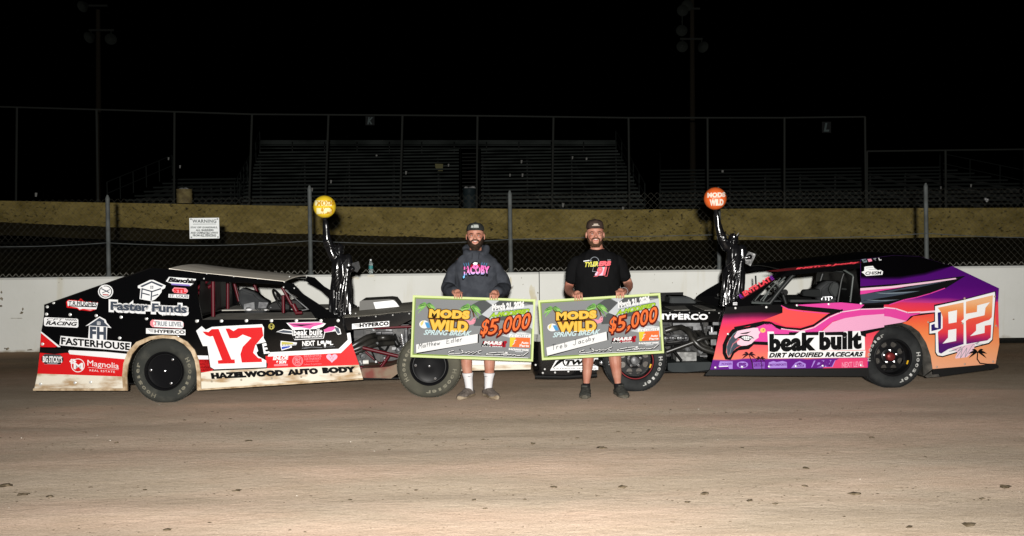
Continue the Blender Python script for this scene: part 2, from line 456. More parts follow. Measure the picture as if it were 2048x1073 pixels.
# chipped paint and stains on the wall
M_CHIP = mat('bare_chipped_concrete', (.10, .085, .06, 1), .9, spec=.05, var=(.22, .19, .14, 1), vs=20)
M_STAIN = mat('yellow_wall_stain', (.47, .43, .32, 1), .9, spec=.05, var=(.53, .51, .45, 1), vs=6)
rw = random.Random(11)
def chip(x, y, w_, h_, m=M_CHIP, n=11):
    pts = []
    for i in range(n):
        a = 2 * math.pi * i / n; r = rw.uniform(.45, 1.1); p = at(x + w_ * r * math.cos(a), y + h_ * r * math.sin(a), WY); pts.append(Vector((p.x, WY - .0025, p.z)))
    mb = MB(); mb.sheet(pts, m); mb.build('paint_chip' if m is M_CHIP else 'wall_stain', cw, smooth=0, recalc=False)
for q in ((3, 585, 2.5, 3), (4, 598, 4, 4), (2, 613, 4, 3), (46, 618, 2, 4), (43, 626, 4, 3), (124, 559, 2, 1.5), (35, 637, 22, .7), (15, 698, 5, 3), (60, 700, 9, 2), (100, 702, 7, 2), (1076, 586, 1.3, 2.4), (1043, 556, .8, 2), (1046, 569, .8, 1.6), (1260, 583, 1, 1), (1393, 588, 1, 1.5), (2027, 639, 2, 1.2), (905, 560, 1, 1), (1345, 566, 1, 1.2), (770, 600, 1, 1.5)): chip(*q)
chip(1066, 590, 9, 22, M_STAIN, 16); chip(1021, 562, 3, 10, M_STAIN, 14); chip(706, 556, 12, 6, M_STAIN, 14); chip(742, 553, 10, 3, M_STAIN, 12)

# chain link fence on the wall ------------------------------------------------------------
M_GALV = mat('galvanised_steel', (.070, .076, .075, 1), .6, 0, spec=.12, var=(.048, .053, .052, 1), vs=6)
M_WIRE = mat('fence_wire', (.062, .060, .050, 1), .85, 0, spec=.04)
M_KNUC = mat('bright_wire_ends', (.30, .29, .25, 1), .7, 0, spec=.1)
fe = thing('chain_link_fence', 'sagging chain link fence with grey steel posts standing on the white wall', 'fence', (0, WY + .12, WT))
FY = WY + .14; FZ0, FZ1 = WT + .005, 2.33
mb = MB(); DW, DH = .100, .104; XL, XR = -17.5, 17.5
def clipped(x0, s):
    pts = []
    H = FZ1 - FZ0; x1 = x0 + s * H * DW / DH
    n = 4
    for k in range(n + 1):
        t = k / n; x = x0 + (x1 - x0) * t; z = FZ0 + H * t
        pts.append(Vector((x + .01 * noise.noise(Vector((x, z * 2, 0))), FY + .025 * noise.noise(Vector((x * .6, z, 5))), z + .012 * noise.noise(Vector((x * .8, z, 9))))))
    return pts
nx = int((XR - XL + 3) / DW)
for i in range(nx):
    mb.tube(clipped(XL - 1.5 + i * DW, 1), .0015, M_WIRE, 3, False)
    mb.tube([p + Vector((0, .004, 0)) for p in clipped(XL - .3 + i * DW, -1)], .0015, M_WIRE, 3, False)
mb.build('wire_mesh', fe, smooth=60)
mb = MB()                                                    # knuckled wire ends along the bottom edge
for i in range(int((XR - XL) / DW)):
    x = XL + i * DW + .012 * noise.noise(Vector((i * .3, 0, 0))); z = FZ0 + .004 + .012 * noise.noise(Vector((i * .21, 4, 0)))
    mb.tube([(x - DW * .46, FY - .006, z + DH * .5), (x, FY - .010, z), (x + DW * .46, FY - .006, z + DH * .5)], .0024, M_KNUC, 4, False)
mb.build('bottom_selvage', fe, smooth=60)
PX = [(-195, 400), (216, 397), (620, 378), (1020.5, 388), (1437.5, 381), (1852.5, 373), (2262, 370)]
posts = []
for x, yt in PX:
    a = at(x + 1.5, 552 - (x - 1024) * .0122, FY - .03); top = at(x - 1, yt, FY - .03)
    a.z = WT - .25
    mb = MB(); mb.tube([a, top], .032, M_GALV, 12)
    mb.tube([top - Vector((0, 0, .01)), top + Vector((0, 0, .05))], [.036, .012], M_GALV, 12)
    mb.tube([(a.x, FY - .03, WT - .02), (a.x, FY - .03, WT + .03)], .045, M_GALV, 12)
    mb.build('fence_post', fe); posts.append((a, top))
cab = [488, 486, 482, 479, 470, 467, 470]
mb = MB(); pts = []
for i in range(len(PX) - 1):
    p0, p1 = at(PX[i][0], cab[i], FY - .035), at(PX[i + 1][0], cab[i + 1], FY - .035)
    for k in range(12):
        t = k / 12; q = p0.lerp(p1, t); q.z -= (.055 if i not in (3,) else .0) * 4 * t * (1 - t); q.y -= .03
        pts.append(q)
mb.tube(pts, .006, M_GALV, 5); mb.build('tension_cable', fe)
mb = MB()
for a, top in posts:
    for k in range(4):
        mb = MB()
        z = WT + .12 + k * .3
        f = (z - a.z) / (top.z - a.z); c = a.lerp(top, f)
        mb.tube([(c.x + .036 * math.cos(t), c.y + .036 * math.sin(t), c.z) for t in [i * math.pi / 5 for i in range(10)]], .003, M_WIRE, 3)
        mb.build('tie_wire', fe)

# warning sign hung on the fence ----------------------------------------------------------
M_SIGN = mat('white_sign_sheet', rgb(225, 228, 228, .92), .35)
M_SIGNTXT = mat('grey_sign_print', (.10, .11, .11, 1), .5)
def sign_fn(x, y, e): return at(x, y, FY - .05) + Vector((0, -e, 0))
tl, tr, br, bl = [sign_fn(*q, 0) for q in ((378.5, 436.7), (438, 436), (439, 477.2), (379.5, 478))]
mb = MB(); mb.prism([tl, tr, br, bl], (0, .006, 0), M_SIGN)
ws = thing('warning_sign', 'white warning sign with grey lettering hung on the chain link fence', 'sign', (bl + br) / 2)
mb.build('sign_board', ws, smooth=0)
d = Decal(sign_fn)
d.text('WARNING', (385, 439.5, 432.5, 439.5, 6.5), M_SIGNTXT, 1, .02, 0, 1.1)
d.rect((386, 448.3, 432, 448, .9), M_SIGNTXT, 1)
for t, xl, xr, y in (('STAY OFF GUARDRAILS,', 381.5, 435, 453.8), ('ALL BARRIERS', 392, 427, 459), ('AND COMPLETELY AWAY', 381.5, 436.5, 464.3), ('FROM ALL FENCING', 386, 432, 469.4)):
    d.text(t, (xl, y, xr, y - .2, 3.7), M_SIGNTXT, 1, .03)
d.rect((402, 468.2, 424, 468.1, .5), M_SIGNTXT, 1); d.rect((402, 473.6, 432, 473.4, .5), M_SIGNTXT, 1)
d.build('sign_lettering', ws, smooth=0, recalc=False)
mb = MB()
for q in ((382, 439), (435, 438.5), (383, 475), (436, 474.5)):
    c = sign_fn(*q, .004); mb = MB(); mb.lathe(c, (0, -1, 0), [(0, .012), (.004, .011), (.006, .004)], M_GALV, 10)
    mb.build('sign_bolt', ws)

# water bottle on the wall -------------------------------------------------------------------
M_PET = mat('clear_bottle_plastic', (.75, .85, .85, 1), .08, trans=.85, spec=.5)
M_BLAB = mat('teal_bottle_label', rgb(70, 150, 150, .6), .4)
M_CAPW = mat('white_bottle_cap', (.6, .6, .6, 1), .4)
bc = at(742, 549.5, WY + .10); bc.z = WT
bo = thing('water_bottle', 'clear plastic water bottle with teal label standing on the white wall', 'bottle', bc)
k = 29 / F * (WY + .1)
mb = MB(); mb.lathe(bc, (0, 0, 1), [(0, .001), (.002, .030), (.012, .033), (.05, .033), (.055, .031), (.13, .031), (.135, .033), (.16, .030), (.185, .016), (.20, .012), (.205, .012)], M_PET, 20); mb.build('bottle_body', bo)
mb = MB(); mb.lathe(bc, (0, 0, 1), [(.075, .0335), (.125, .0335)], M_BLAB, 20); mb.build('bottle_label', bo)
mb = MB(); mb.lathe(bc, (0, 0, 1), [(.203, .001), (.203, .015), (.222, .015), (.224, .001)], M_CAPW, 14); mb.build('bottle_cap', bo)

# far retaining wall, catch fence --------------------------------------------------------------
M_TAN = bpy.data.materials.new('mud_spattered_tan_concrete')
def tan():
    m = M_TAN; m.use_nodes = True; nt = m.node_tree; p = nt.nodes['Principled BSDF']; p.inputs['Roughness'].default_value = .9
    p.inputs['Specular IOR Level'].default_value = .1
    geo = nt.nodes.new('ShaderNodeNewGeometry')
    def nz(scale, st, det, ro=.6):
        mp = nt.nodes.new('ShaderNodeMapping'); mp.inputs['Scale'].default_value = st
        n = nt.nodes.new('ShaderNodeTexNoise'); n.inputs['Scale'].default_value = scale; n.inputs['Detail'].default_value = det; n.inputs['Roughness'].default_value = ro
        nt.links.new(geo.outputs['Position'], mp.inputs[0]); nt.links.new(mp.outputs[0], n.inputs['Vector']); return n.outputs['Fac']
    def ramp(src, a, b, ca, cb):
        r = nt.nodes.new('ShaderNodeValToRGB'); e = r.color_ramp.elements
        e[0].position, e[1].position, e[0].color, e[1].color = a, b, ca, cb; nt.links.new(src, r.inputs[0]); return r.outputs[0]
    def mul(fac, a, b, mode='MULTIPLY'):
        x = nt.nodes.new('ShaderNodeMix'); x.data_type = 'RGBA'; x.blend_type = mode
        if isinstance(fac, float): x.inputs['Factor'].default_value = fac
        else: nt.links.new(fac, x.inputs['Factor'])
        nt.links.new(a, x.inputs['A']); nt.links.new(b, x.inputs['B']); return x.outputs['Result']
    base = ramp(nz(2.2, (.7, 1, 1.2), 8, .7), .32, .66, (.225, .170, .048, 1), (.47, .36, .125, 1))
    clods = ramp(nz(9.5, (.7, 1, 1.2), 3, .6), .57, .64, (0, 0, 0, 1), (1, 1, 1, 1))
    area = ramp(nz(.33, (1, 1, 1.4), 2), .36, .56, (.25, .25, .25, 1), (1, 1, 1, 1))
    dk = nt.nodes.new('ShaderNodeRGB'); dk.outputs[0].default_value = (.035, .028, .014, 1)
    c = mul(mul(1.0, clods, area), base, dk.outputs[0], 'MIX')
    c = mul(.5, c, ramp(nz(22, (1, 1, 1), 3), .3, .7, (.7, .7, .7, 1), (1.1, 1.1, 1.1, 1)))
    nt.links.new(c, p.inputs['Base Color'])
tan()
TY = 32.0
def lerp_tab(tab, x):
    for (x0, y0), (x1, y1) in zip(tab, tab[1:]):
        if x <= x1 or (x1, y1) == tab[-1]: return y0 + (y1 - y0) * (x - x0) / (x1 - x0)
TOPY = [(-300, 396), (0, 402), (500, 411), (900, 417), (1200, 420), (1500, 418), (2048, 416), (2400, 415)]
BOTY = [(-300, 438), (0, 446), (500, 467), (900, 477), (1200, 483), (1500, 486), (2048, 485), (2400, 484)]
tw = thing('retaining_wall', 'long tan outer wall spattered with dark mud along the far side of the track', 'wall', (0, TY, 1.5))
mb = MB(); rings = []
X = -1200
while X <= 3200:
    top, bot = at(X, lerp_tab(TOPY, X), TY), at(X, lerp_tab(BOTY, X) + 3, TY); bot.z -= .25
    rings.append([bot, top, top + Vector((0, .3, 0)), bot + Vector((0, .3, 0))]); X += 60
mb.loft(rings, M_TAN); mb.build('wall_face', tw, smooth=20)
# ragged mud bank thrown up against its foot
mb = MB(); rows = []
for i in range(881):
    X = -1200 + 5 * i; b = at(X, lerp_tab(BOTY, X), TY - .02)
    h = .03 + .025 * noise.noise(Vector((X * .02, 0, 3))) + .035 * noise.noise(Vector((X * .16, 7, 3)))
    rows.append([Vector((b.x, TY - .55, b.z - .38)), Vector((b.x, TY - .12, b.z - .06 + h * .5)), Vector((b.x, TY + .02, b.z + max(h, -.02)))])
mb.loft(rows, M_BANK, cap=False, closed=False); o = mb.build('mud_berm', None, smooth=60); o['kind'] = 'structure'

M_DIMPOST = mat('weathered_fence_pipe', (.030, .032, .029, 1), .8, 0, spec=.1)
def catch_fence(label, cols, rails, base_y, name='catch_fence'):
    f = thing(name, label, 'fence', at(cols[len(cols) // 2][0], base_y, TY + .15))
    for xt, yt, xb, yb in cols:
        mb = MB(); mb.tube([at(xb, yb, TY + .15), at(xt, yt, TY + .15)], .035, M_DIMPOST, 6); mb.build('fence_post', f)
    for r in rails:
        mb = MB(); mb.tube([at(x, y, TY + .15) for x, y in r], .026, M_DIMPOST, 5); mb.build('top_rail', f)
    return f
catch_fence('tall catch fence with thin posts and top rail above the tan wall', 
    [(-130, 210, -135, 402), (34, 215, 32, 405), (193, 219, 196, 408), (349, 224, 348, 411), (504, 229, 498, 413), (657, 230, 650, 415), (805, 231, 800, 417), (955, 232, 953, 418), (1107, 235, 1104, 420), (1257, 236, 1259, 420), (1415, 237, 1416, 419), (1569, 236, 1569, 418), (1730, 234, 1732, 418)],
    [[(-130, 210), (0, 214), (349, 224), (504, 229), (657, 230), (955, 232), (1257, 236), (1569, 236), (1730, 234)]], 415)
catch_fence('lower catch fence section at the far right of the tan wall',
    [(1734, 303, 1734, 418), (1891, 301, 1892, 417), (2050, 299, 2050, 416), (2210, 298, 2210, 416)], [[(1734, 303), (1891, 301), (2050, 299), (2210, 298)]], 416, 'side_fence')

# grandstands ------------------------------------------------------------------------------------
M_ALU = mat('weathered_bench_aluminium', (.074, .086, .080, 1), .8, .0, spec=.05, var=(.034, .040, .037, 1), vs=1.5, vstretch=(.4, 1, 1))
M_ALU2 = mat('dim_bench_aluminium', (.032, .037, .035, 1), .8, .0, spec=.04)
M_STEEL = mat('stand_steel', (.05, .052, .05, 1), .7, .0)
def stand(name, label, xl0, xr0, xl1, xr1, y0, y1, D0, D1, rows, m, gap=None, back=True, grp=None):
    A, B = at(1000, y0, D0), at(1000, y1, D1)
    s = thing(name, label, 'grandstand', at((xl0 + xr0) / 2, y0, D0), grp)
    for i in range(rows):
        t = i / max(1, rows - 1); D = D0 + (D1 - D0) * t; y = y0 + (y1 - y0) * t
        a, b = at(xl0 + (xl1 - xl0) * t, y, D), at(xr0 + (xr1 - xr0) * t, y, D)
        spans = [(a.x, b.x)]
        if gap:
            g0, g1 = at(gap[0], y, D).x, at(gap[1], y, D).x
            spans = [(a.x, g0), (g1, b.x)]
        mb = MB(); z = A.z + (B.z - A.z) * t
        for p, q in spans:
            mb.box(((p + q) / 2, D, z), (q - p, .26, .075), m)
            mb.box(((p + q) / 2, D + .30, z - .13), (q - p, .30, .03), M_STEEL)
            mb.box(((p + q) / 2, D + .02, z - .16), (q - p, .02, .07), m)
        mb.build('bench_row', s, smooth=0)
    for k in range(9):                                # raking steel frames under the rows
        f = k / 8; p = at(xl0 + (xr0 - xl0) * f, y0 + 3, D0 + .25); q = at(xl1 + (xr1 - xl1) * f, y1 + 3, D1 + .25)
        mb = MB(); mb.bar((p.x, D0 + .25, A.z - .3), (q.x, D1 + .25, B.z - .3), .06, .12, M_STEEL)
        mb.bar((q.x, D1 + .25, B.z - .3), (q.x, D1 + .25, 1.6), .08, .08, M_STEEL)
        mb.build('raker', s, smooth=0)
    if back:
        mb = MB()
        for dy in (3, 9, 15):
            mb.bar(at(xl1, y1 - dy, D1 + .5), at(xr1, y1 - dy, D1 + .5), .05, .05 if dy < 15 else .22, M_ALU)
        for f in range(12):
            x = xl1 + (xr1 - xl1) * f / 11; mb.bar(at(x, y1 + 6, D1 + .5), at(x, y1 - 16, D1 + .5), .05, .05, M_STEEL)
        mb.build('back_rail', s, smooth=0)
    for xa, xb in ((xl0, xl1), (xr0, xr1)):
        mb = MB()
        for k in range(6):
            t = k / 5; q = at(xa + (xb - xa) * t, y0 + (y1 - y0) * t, D0 + (D1 - D0) * t); mb.tube([q, q + Vector((0, 0, 1.0))], .025, M_ALU2, 5)
        for h in (.5, 1.0):
            mb.tube([at(xa, y0, D0) + Vector((0, 0, h)), at(xb, y1, D1) + Vector((0, 0, h))], .022, M_ALU2, 5)
        mb.build('side_rail', s)
    return s
stand('grandstand', 'large dim aluminium grandstand of many bench rows beyond the tan wall', 480, 1290, 520, 1232, 413, 300, 44, 53, 17, M_ALU, gap=(918, 962))
stand('bleacher', 'low dark bleacher at the left end of the large grandstand', 215, 470, 345, 500, 410, 352, 44, 49, 8, M_ALU2, back=False)
stand('bleacher', 'low dark bleacher behind the right half of the tan wall', 1320, 2180, 1320, 1880, 413, 346, 44, 51, 10, M_ALU2, back=False)
mb = MB()
st = thing('aisle_stairs', 'dark stair aisle with handrails splitting the large grandstand', 'stairs', at(940, 414, 44))
for i in range(17):
    t = i / 16; D = 44 + 9 * t; a, b = at(922, 413 - 113 * t, D), at(958, 413 - 113 * t, D)
    mb.box(((a.x + b.x) / 2, D, a.z - .22), (b.x - a.x - .1, .3, .04), M_STEEL)
mb.build('step', st, smooth=0)
mb = MB()
for x in (921, 959): mb.tube([at(x, 404, 44), at(x, 293, 53)], .025, M_ALU2, 5)
mb.build('handrail', st)

# light poles, unlit --------------------------------------------------------------------------------
M_POLE = mat('weathered_wood_pole', (.030, .025, .018, 1), .9, spec=.05)
M_LAMP = mat('flood_lamp_shell', (.030, .034, .030, 1), .8, spec=.1)
def light_pole(label, x, ybase, ytop, arms, D=52):
    p = thing('light_pole', label, 'light pole', at(x, ybase, D), 'unlit light poles behind the grandstands')
    mb = MB(); mb.tube([at(x + 2, ybase + 12, D), at(x, ytop, D)], [.17, .11], M_POLE, 10); mb.build('pole', p)
    for y, xl, xr, lamps in arms:
        mb = MB(); mb.bar(at(xl, y, D - .2), at(xr, y, D - .2), .09, .10, M_DIMPOST); mb.build('crossarm', p, smooth=0)
        for lx, ly in lamps:
            c = at(lx, ly, D - .35); ax = Vector((.25 * (1 if lx > x else -1), -.8, -.45)).normalized(); mb = MB()
            mb.lathe(c, ax, [(-.22, .01), (-.20, .12), (-.05, .22), (.12, .30), (.14, .30), (.12, .28), (.02, .12), (-.02, .01)], M_LAMP, 16)
            mb.tube([c - ax * .15, at(lx, y, D - .2)], .03, M_LAMP, 6)
            mb.build('floodlight', p)
light_pole('tall light pole with two unlit floodlights at the far left', 196, 405, 20, [(61, 178, 228, [(181, 74), (222, 77)]), (12, 160, 215, [(168, 12)])])
light_pole('tall light pole with unlit floodlights above the right bleacher', 1384, 410, -30, [(78.5, 1360, 1405, [(1365, 92), (1404, 93)]), (18, 1355, 1400, [(1366, 20), (1375, 10), (1364, 60)])])

# small things along the far wall ----------------------------------------------------------------------
M_BARR = mat('tan_drum_paint', (.36, .29, .13, 1), .6, var=(.22, .17, .08, 1), vs=5)
M_BARB = mat('blue_drum_paint', (.022, .034, .038, 1), .5)
M_TRASH = mat('pale_trash', (.5, .5, .5, 1), .6, var=(.2, .2, .2, 1), vs=30)
def barrel(label, x, y0, y1, r, m, D):
    b = at(x, y1, D); h = at(x, y0, D).z - b.z; rr = r / F * D
    t = thing('trash_barrel', label, 'barrel', b, 'trash barrels by the grandstand')
    prof = [(0, .01), (0, rr), (.02, rr)]
    for k in (1 / 3, 2 / 3): prof += [(h * k - .03, rr), (h * k, rr * 1.06), (h * k + .03, rr)]
    prof += [(h - .02, rr), (h, rr * 1.04), (h, rr * .93), (h - .12, rr * .9), (h - .12, .01)]
    mb = MB(); mb.lathe(b, (0, 0, 1), prof, m, 24); mb.build('drum', t)
    mb = MB()
    for k in range(5):
        c = b + Vector((random.uniform(-.6, .6) * rr, random.uniform(-.4, .2) * rr, h - .04 + random.uniform(0, .06)))
        mb.sphere(c, .10, M_TRASH, 7, 5, 1, .8, random.uniform(.5, 1))
    mb.build('trash', t); return t
barrel('tan painted drum full of trash above the far wall by the left bleacher', 369, 379, 407, 15, M_BARR, 33.5)
barrel('dark blue drum with white trash at the foot of the grandstand stairs', 939, 377, 417, 13, M_BARB, 36)
M_PAPER = mat('pale_yellow_board', rgb(160, 155, 110, .8), .7)
pb = MB(); q = [at(870, 328, 50), at(886, 328.5, 50), at(885.5, 342.5, 50), at(877, 342.5, 50), at(871, 336, 50)]
pb.prism(q, (0, .02, 0), M_PAPER); tag(pb.build('paper_board', smooth=0), 'torn pale yellow board fixed high on the grandstand seats', 'board')
M_LET = mat('dim_sign_letter', (.07, .09, .09, 1), .6)
M_BLK = mat('black_sign_sheet', (.012, .013, .013, 1), .7)
def letter_sign(label, ch, x, y, w, h):
    t = thing('letter_sign', label, 'sign', at(x, y + h / 2, TY))
    mb = MB(); mb.prism([at(x - w, y - h, TY), at(x + w, y - h, TY), at(x + w, y + h, TY), at(x - w, y + h, TY)], (0, .02, 0), M_BLK); mb.build('sign_board', t, smooth=0)
    d = Decal(lambda a, b, e: at(a, b, TY) + Vector((0, -e - .004, 0))); d.text(ch, (x - w * .5, y - h * .7, x + w * .5, y - h * .7, h * 1.4), M_LET, 1, .03, .2); d.build('sign_letter', t, smooth=0, recalc=False)
letter_sign('small dark sign with a dim letter K high on the catch fence', 'K', 740, 242, 9, 9)
letter_sign('small dark sign with a dim letter L high on the right of the catch fence', 'L', 1653, 255, 9, 11)
M_CUP = mat('white_paper_cup', (.55, .55, .52, 1), .6)
for x, y, D, w in ((337, 318, 47, 2), (360, 334, 46, 2.2), (753, 313, 52, 2.4), (812, 346, 48.5, 2.4), (624, 380, 45.5, 2.6), (662, 364, 46.6, 2.4), (897, 331, 50, 2), (1043, 324, 50.5, 2.4), (1045, 351, 48.3, 2.4), (1020, 351, 48.3, 2), (1173, 319, 51, 2.4), (1126, 411, 44, 3), (1246, 418, 43, 3), (1445, 345, 51, 3), (1145, 316, 51, 2), (72, 390, 40, 3), (1882, 376, 46, 2), (1942, 372, 46, 2.2)):
    c = at(x, y, D - .2); k = w / F * D
    mb = MB(); mb.lathe(c, (.1, 0, 1), [(-k * 1.3, .01), (-k * 1.3, k * .6), (k * 1.3, k * .85), (k * 1.3, k * .7), (-k, k * .5), (-k, .01)], M_CUP, 10)
    tag(mb.build('paper_cup'), 'white paper cup left lying on a grandstand bench', 'cup', 'paper cups left on the grandstands')
mb = MB()
for x, y, r in ((1971, 398.5, 3.0), (1975, 400, 2.8), (1973.5, 403, 2.2)):
    mb.sphere(at(x, y, 43), r / F * 43, mat('shiny_foil', (.9, .9, .9, 1), .25, .4), 8, 6)
tag(mb.build('foil_scrap'), 'crumpled shiny foil scrap on the bleacher at far right', 'litter')

# clods of dirt on the track ------------------------------------------------------------------------------
M_CLOD = mat('dirt_clod', (.055, .041, .025, 1), .95, spec=.05, var=(.10, .078, .052, 1), vs=30)
def on_ground(x, y):
    d = ray(x, y); return CAM + d * (-CAM.z / d.z)
mb = MB()
def clod(c, r, fl=.55, el=1.5):
    nu, nv = 8, 5; s = random.random() * 50; rings = []; ang = random.uniform(-.4, .4)
    for i in range(nv + 1):
        th = math.pi * i / nv; rr = max(math.sin(th), .05); ring = []
        for j in range(nu):
            a = 2 * math.pi * j / nu; d = Vector((math.cos(a) * rr, math.sin(a) * rr, -math.cos(th)))
            k = r * (1 + .85 * noise.noise(d * 2.0 + Vector((s, s, s)))); x, y = d.x * k * el, d.y * k
            ring.append(c + Vector((x * math.cos(ang) - y * math.sin(ang), x * math.sin(ang) + y * math.cos(ang), d.z * k * fl + r * fl * .5)))
        rings.append(ring)
    mb.loft(rings, M_CLOD)
for x, y, w in ((233, 886, 9), (498, 883, 16), (441, 853, 6), (369, 841, 8), (522, 858, 5), (371, 927, 13), (473, 982, 15), (335, 1061, 20), (12, 972, 26), (48, 990, 20), (100, 994, 16), (838, 869, 8), (751, 866, 7), (967, 880, 9), (778, 900, 8), (832, 981, 9), (948, 1001, 12), (971, 1018, 10), (1203, 897, 20), (1153, 877, 9), (1297, 861, 8), (1066, 888, 12), (1236, 864, 9), (1305, 898, 6), (1484, 897, 10), (1601, 840, 11), (1668, 904, 10), (1655, 908, 8), (1743, 876, 13), (1808, 891, 10), (1850, 915, 10), (1411, 988, 18), (1375, 1005, 12), (1610, 973, 13), (1709, 989, 22), (1612, 937, 14), (1938, 1051, 30), (1820, 1055, 16), (2012, 975, 24), (1768, 942, 8), (1108, 975, 14), (1246, 975, 20), (1688, 1034, 7), (1341, 820, 6), (1289, 809, 5), (1177, 803, 5), (1050, 1000, 9), (1500, 1002, 14), (1964, 998, 12), (1550, 1008, 10), (420, 1046, 10), (580, 1061, 9), (700, 1000, 8), (290, 980, 8), (180, 975, 7), (610, 1065, 7)):
    c = on_ground(x, y); clod(c, w * .36 / F * c.y, .30, random.uniform(1.1, 1.7))
for i in range(1100):
    x, y = random.uniform(-60, 2110), 800 + 290 * random.random() ** .8
    if random.random() < .6:
        y = random.choice((826, 880, 893, 977, 990, 1003, 1052)) + random.gauss(0, 5)
    c = on_ground(x, y); w = random.choice((1.6, 2, 2, 2.5, 3, 3, 4, 5)); clod(c, w * .34 / F * c.y, .3, random.uniform(1, 2.2))
o = mb.build('dirt_clods', smooth=60); o['kind'] = 'stuff'
mb = MB(); M_PEB = mat('pale_pebble', (.7, .68, .62, 1), .6)
for i in range(28):
    c = on_ground(random.uniform(0, 2048), random.uniform(800, 1073)); mb.sphere(c + Vector((0, 0, .003)), random.uniform(.5, .95) / F * c.y, M_PEB, 6, 4, 1.2, 1, .6)
o = mb.build('pale_pebbles'); o['kind'] = 'stuff'
# ------------------------------------------------------------------ race cars: shared builders
M_BLACK = mat('gloss_black_panel', (.0016, .0016, .0018, 1), .10, spec=.45, bump=.05, bs=1.6)
M_BLACKIN = mat('satin_black_metal', (.0025, .0025, .0025, 1), .4, spec=.06)
M_DUSTY = mat('dusty_grey_sheet', (.74, .69, .60, 1), .8, var=(.62, .57, .49, 1), vs=5, vstretch=(.3, 1, 1), bump=.05, bs=3)
M_GREYIN = mat('grey_floor_sheet', (.27, .26, .235, 1), .7, var=(.20, .195, .18, 1), vs=6)
M_DARKDECK = mat('dark_grey_sheet', (.024, .026, .027, 1), .7, spec=.08, var=(.034, .036, .035, 1), vs=4)
M_WHITE = mat('white_vinyl', (.47, .47, .475, 1), .35)
M_WHITEP = mat('white_sheet_metal', (.43, .42, .40, 1), .4, var=(.33, .30, .24, 1), vs=3, thr=(.5, .75))
M_DIRTW = mat('dirty_white_skirt', (.42, .39, .33, 1), .6, var=(.23, .155, .085, 1), vs=7, vstretch=(.5, 1, 1.6), thr=(.50, .66), detail=8)
M_DIRTE = mat('dirt_caked_edge', (.36, .28, .19, 1), .8, var=(.20, .135, .075, 1), vs=12)
M_RED = mat('red_vinyl', paint(226, 30, 34), .35, coat=.2)
M_REDT = mat('dark_red_tube', (.048, .002, .005, 1), .4, spec=.15)
M_TYRE = mat('worn_tyre_rubber', (.020, .021, .019, 1), .85, spec=.1, var=(.045, .044, .037, 1), vs=5, thr=(.45, .7), bump=.15, bs=20)
M_TYRED = mat('dusty_tyre_rubber', (.036, .035, .028, 1), .9, spec=.06, var=(.060, .057, .043, 1), vs=4, thr=(.4, .7), bump=.15, bs=20)
M_TTXT = mat('dull_tyre_letters', (.12, .112, .085, 1), .8, var=(.07, .066, .05, 1), vs=9, thr=(.45, .7))
M_TTXTW = mat('white_tyre_letters', (.30, .30, .29, 1), .8, var=(.15, .15, .14, 1), vs=14)
M_RIMB = mat('black_rim', (.004, .004, .0045, 1), .35, 0, spec=.12)
M_COVER = mat('black_plastic_cover', (.004, .004, .0045, 1), .3, spec=.02)
M_CHROME = mat('polished_metal', (.55, .56, .58, 1), .22, .9)
M_SILV = mat('cast_aluminium', (.12, .122, .125, 1), .45, .3, spec=.2, var=(.05, .05, .053, 1), vs=9)
M_PIPE = mat('blackened_header_pipe', (.0075, .0072, .0066, 1), .35, .0, spec=.35, var=(.016, .015, .013, 1), vs=8)
M_ENG = mat('oily_engine_metal', (.008, .008, .008, 1), .4, .2, spec=.2, var=(.022, .021, .02, 1), vs=14)
M_HOSE = mat('black_hose', (.004, .004, .004, 1), .5, spec=.12)
M_SCREW = mat('panel_screw', (.40, .40, .39, 1), .3, .3)
M_SEAT = mat('grey_seat_padding', (.016, .017, .018, 1), .8, spec=.1, var=(.028, .029, .030, 1), vs=8)
M_SCREEN = mat('wire_screen', (.05, .052, .05, 1), .5, .4)

class Car:
    def __init__(s, name, label, rear_px, front_px, Wd):
        a, b = Vector(rear_px), Vector(front_px)
        s.O = Vector((a.x, a.y, 0)); d = Vector((b.x - a.x, b.y - a.y, 0)); s.wb = d.length; s.u = d.normalized()
        n = Vector((s.u.y, -s.u.x, 0)); s.n = n if n.y < 0 else -n
        s.W = Wd
        s.root = thing(name, label, 'race car', s.O)
    def w(s, a, b, z): return s.O + s.u * a + s.n * b + Vector((0, 0, z))
    def surf(s, off=0.0, k=0.0, zj=0.0): return Surf(s.O, s.u, s.n, k, zj, off)
    def mirror(s, P):
        b = (P - s.O).dot(s.n); return P + s.n * (-s.W - 2 * b)
    def panel(s, name, sf, pts, m, th=.006, mirror=None, parent=None):
        "a sheet-metal panel from an outline, with its twin on the far side when asked"
        P = [sf.at(x, y) for x, y in pts]; par = parent or s.root
        mb = MB(); mb.prism(P, -sf.N * th, m); o = mb.build(name, par, smooth=0)
        if mirror:
            mb = MB(); Q = [s.mirror(p) for p in P]; nn = s.mirror(s.O + sf.N) - s.mirror(s.O)
            mb.prism(Q, -nn * th, mirror); mb.build(name, par, smooth=0)
        return o
    def pt(s, crop, x, y, b): return s.surf(b).at(*px(crop, x, y))

def cpts(crop, *pts): return [px(crop, x, y) for x, y in pts]

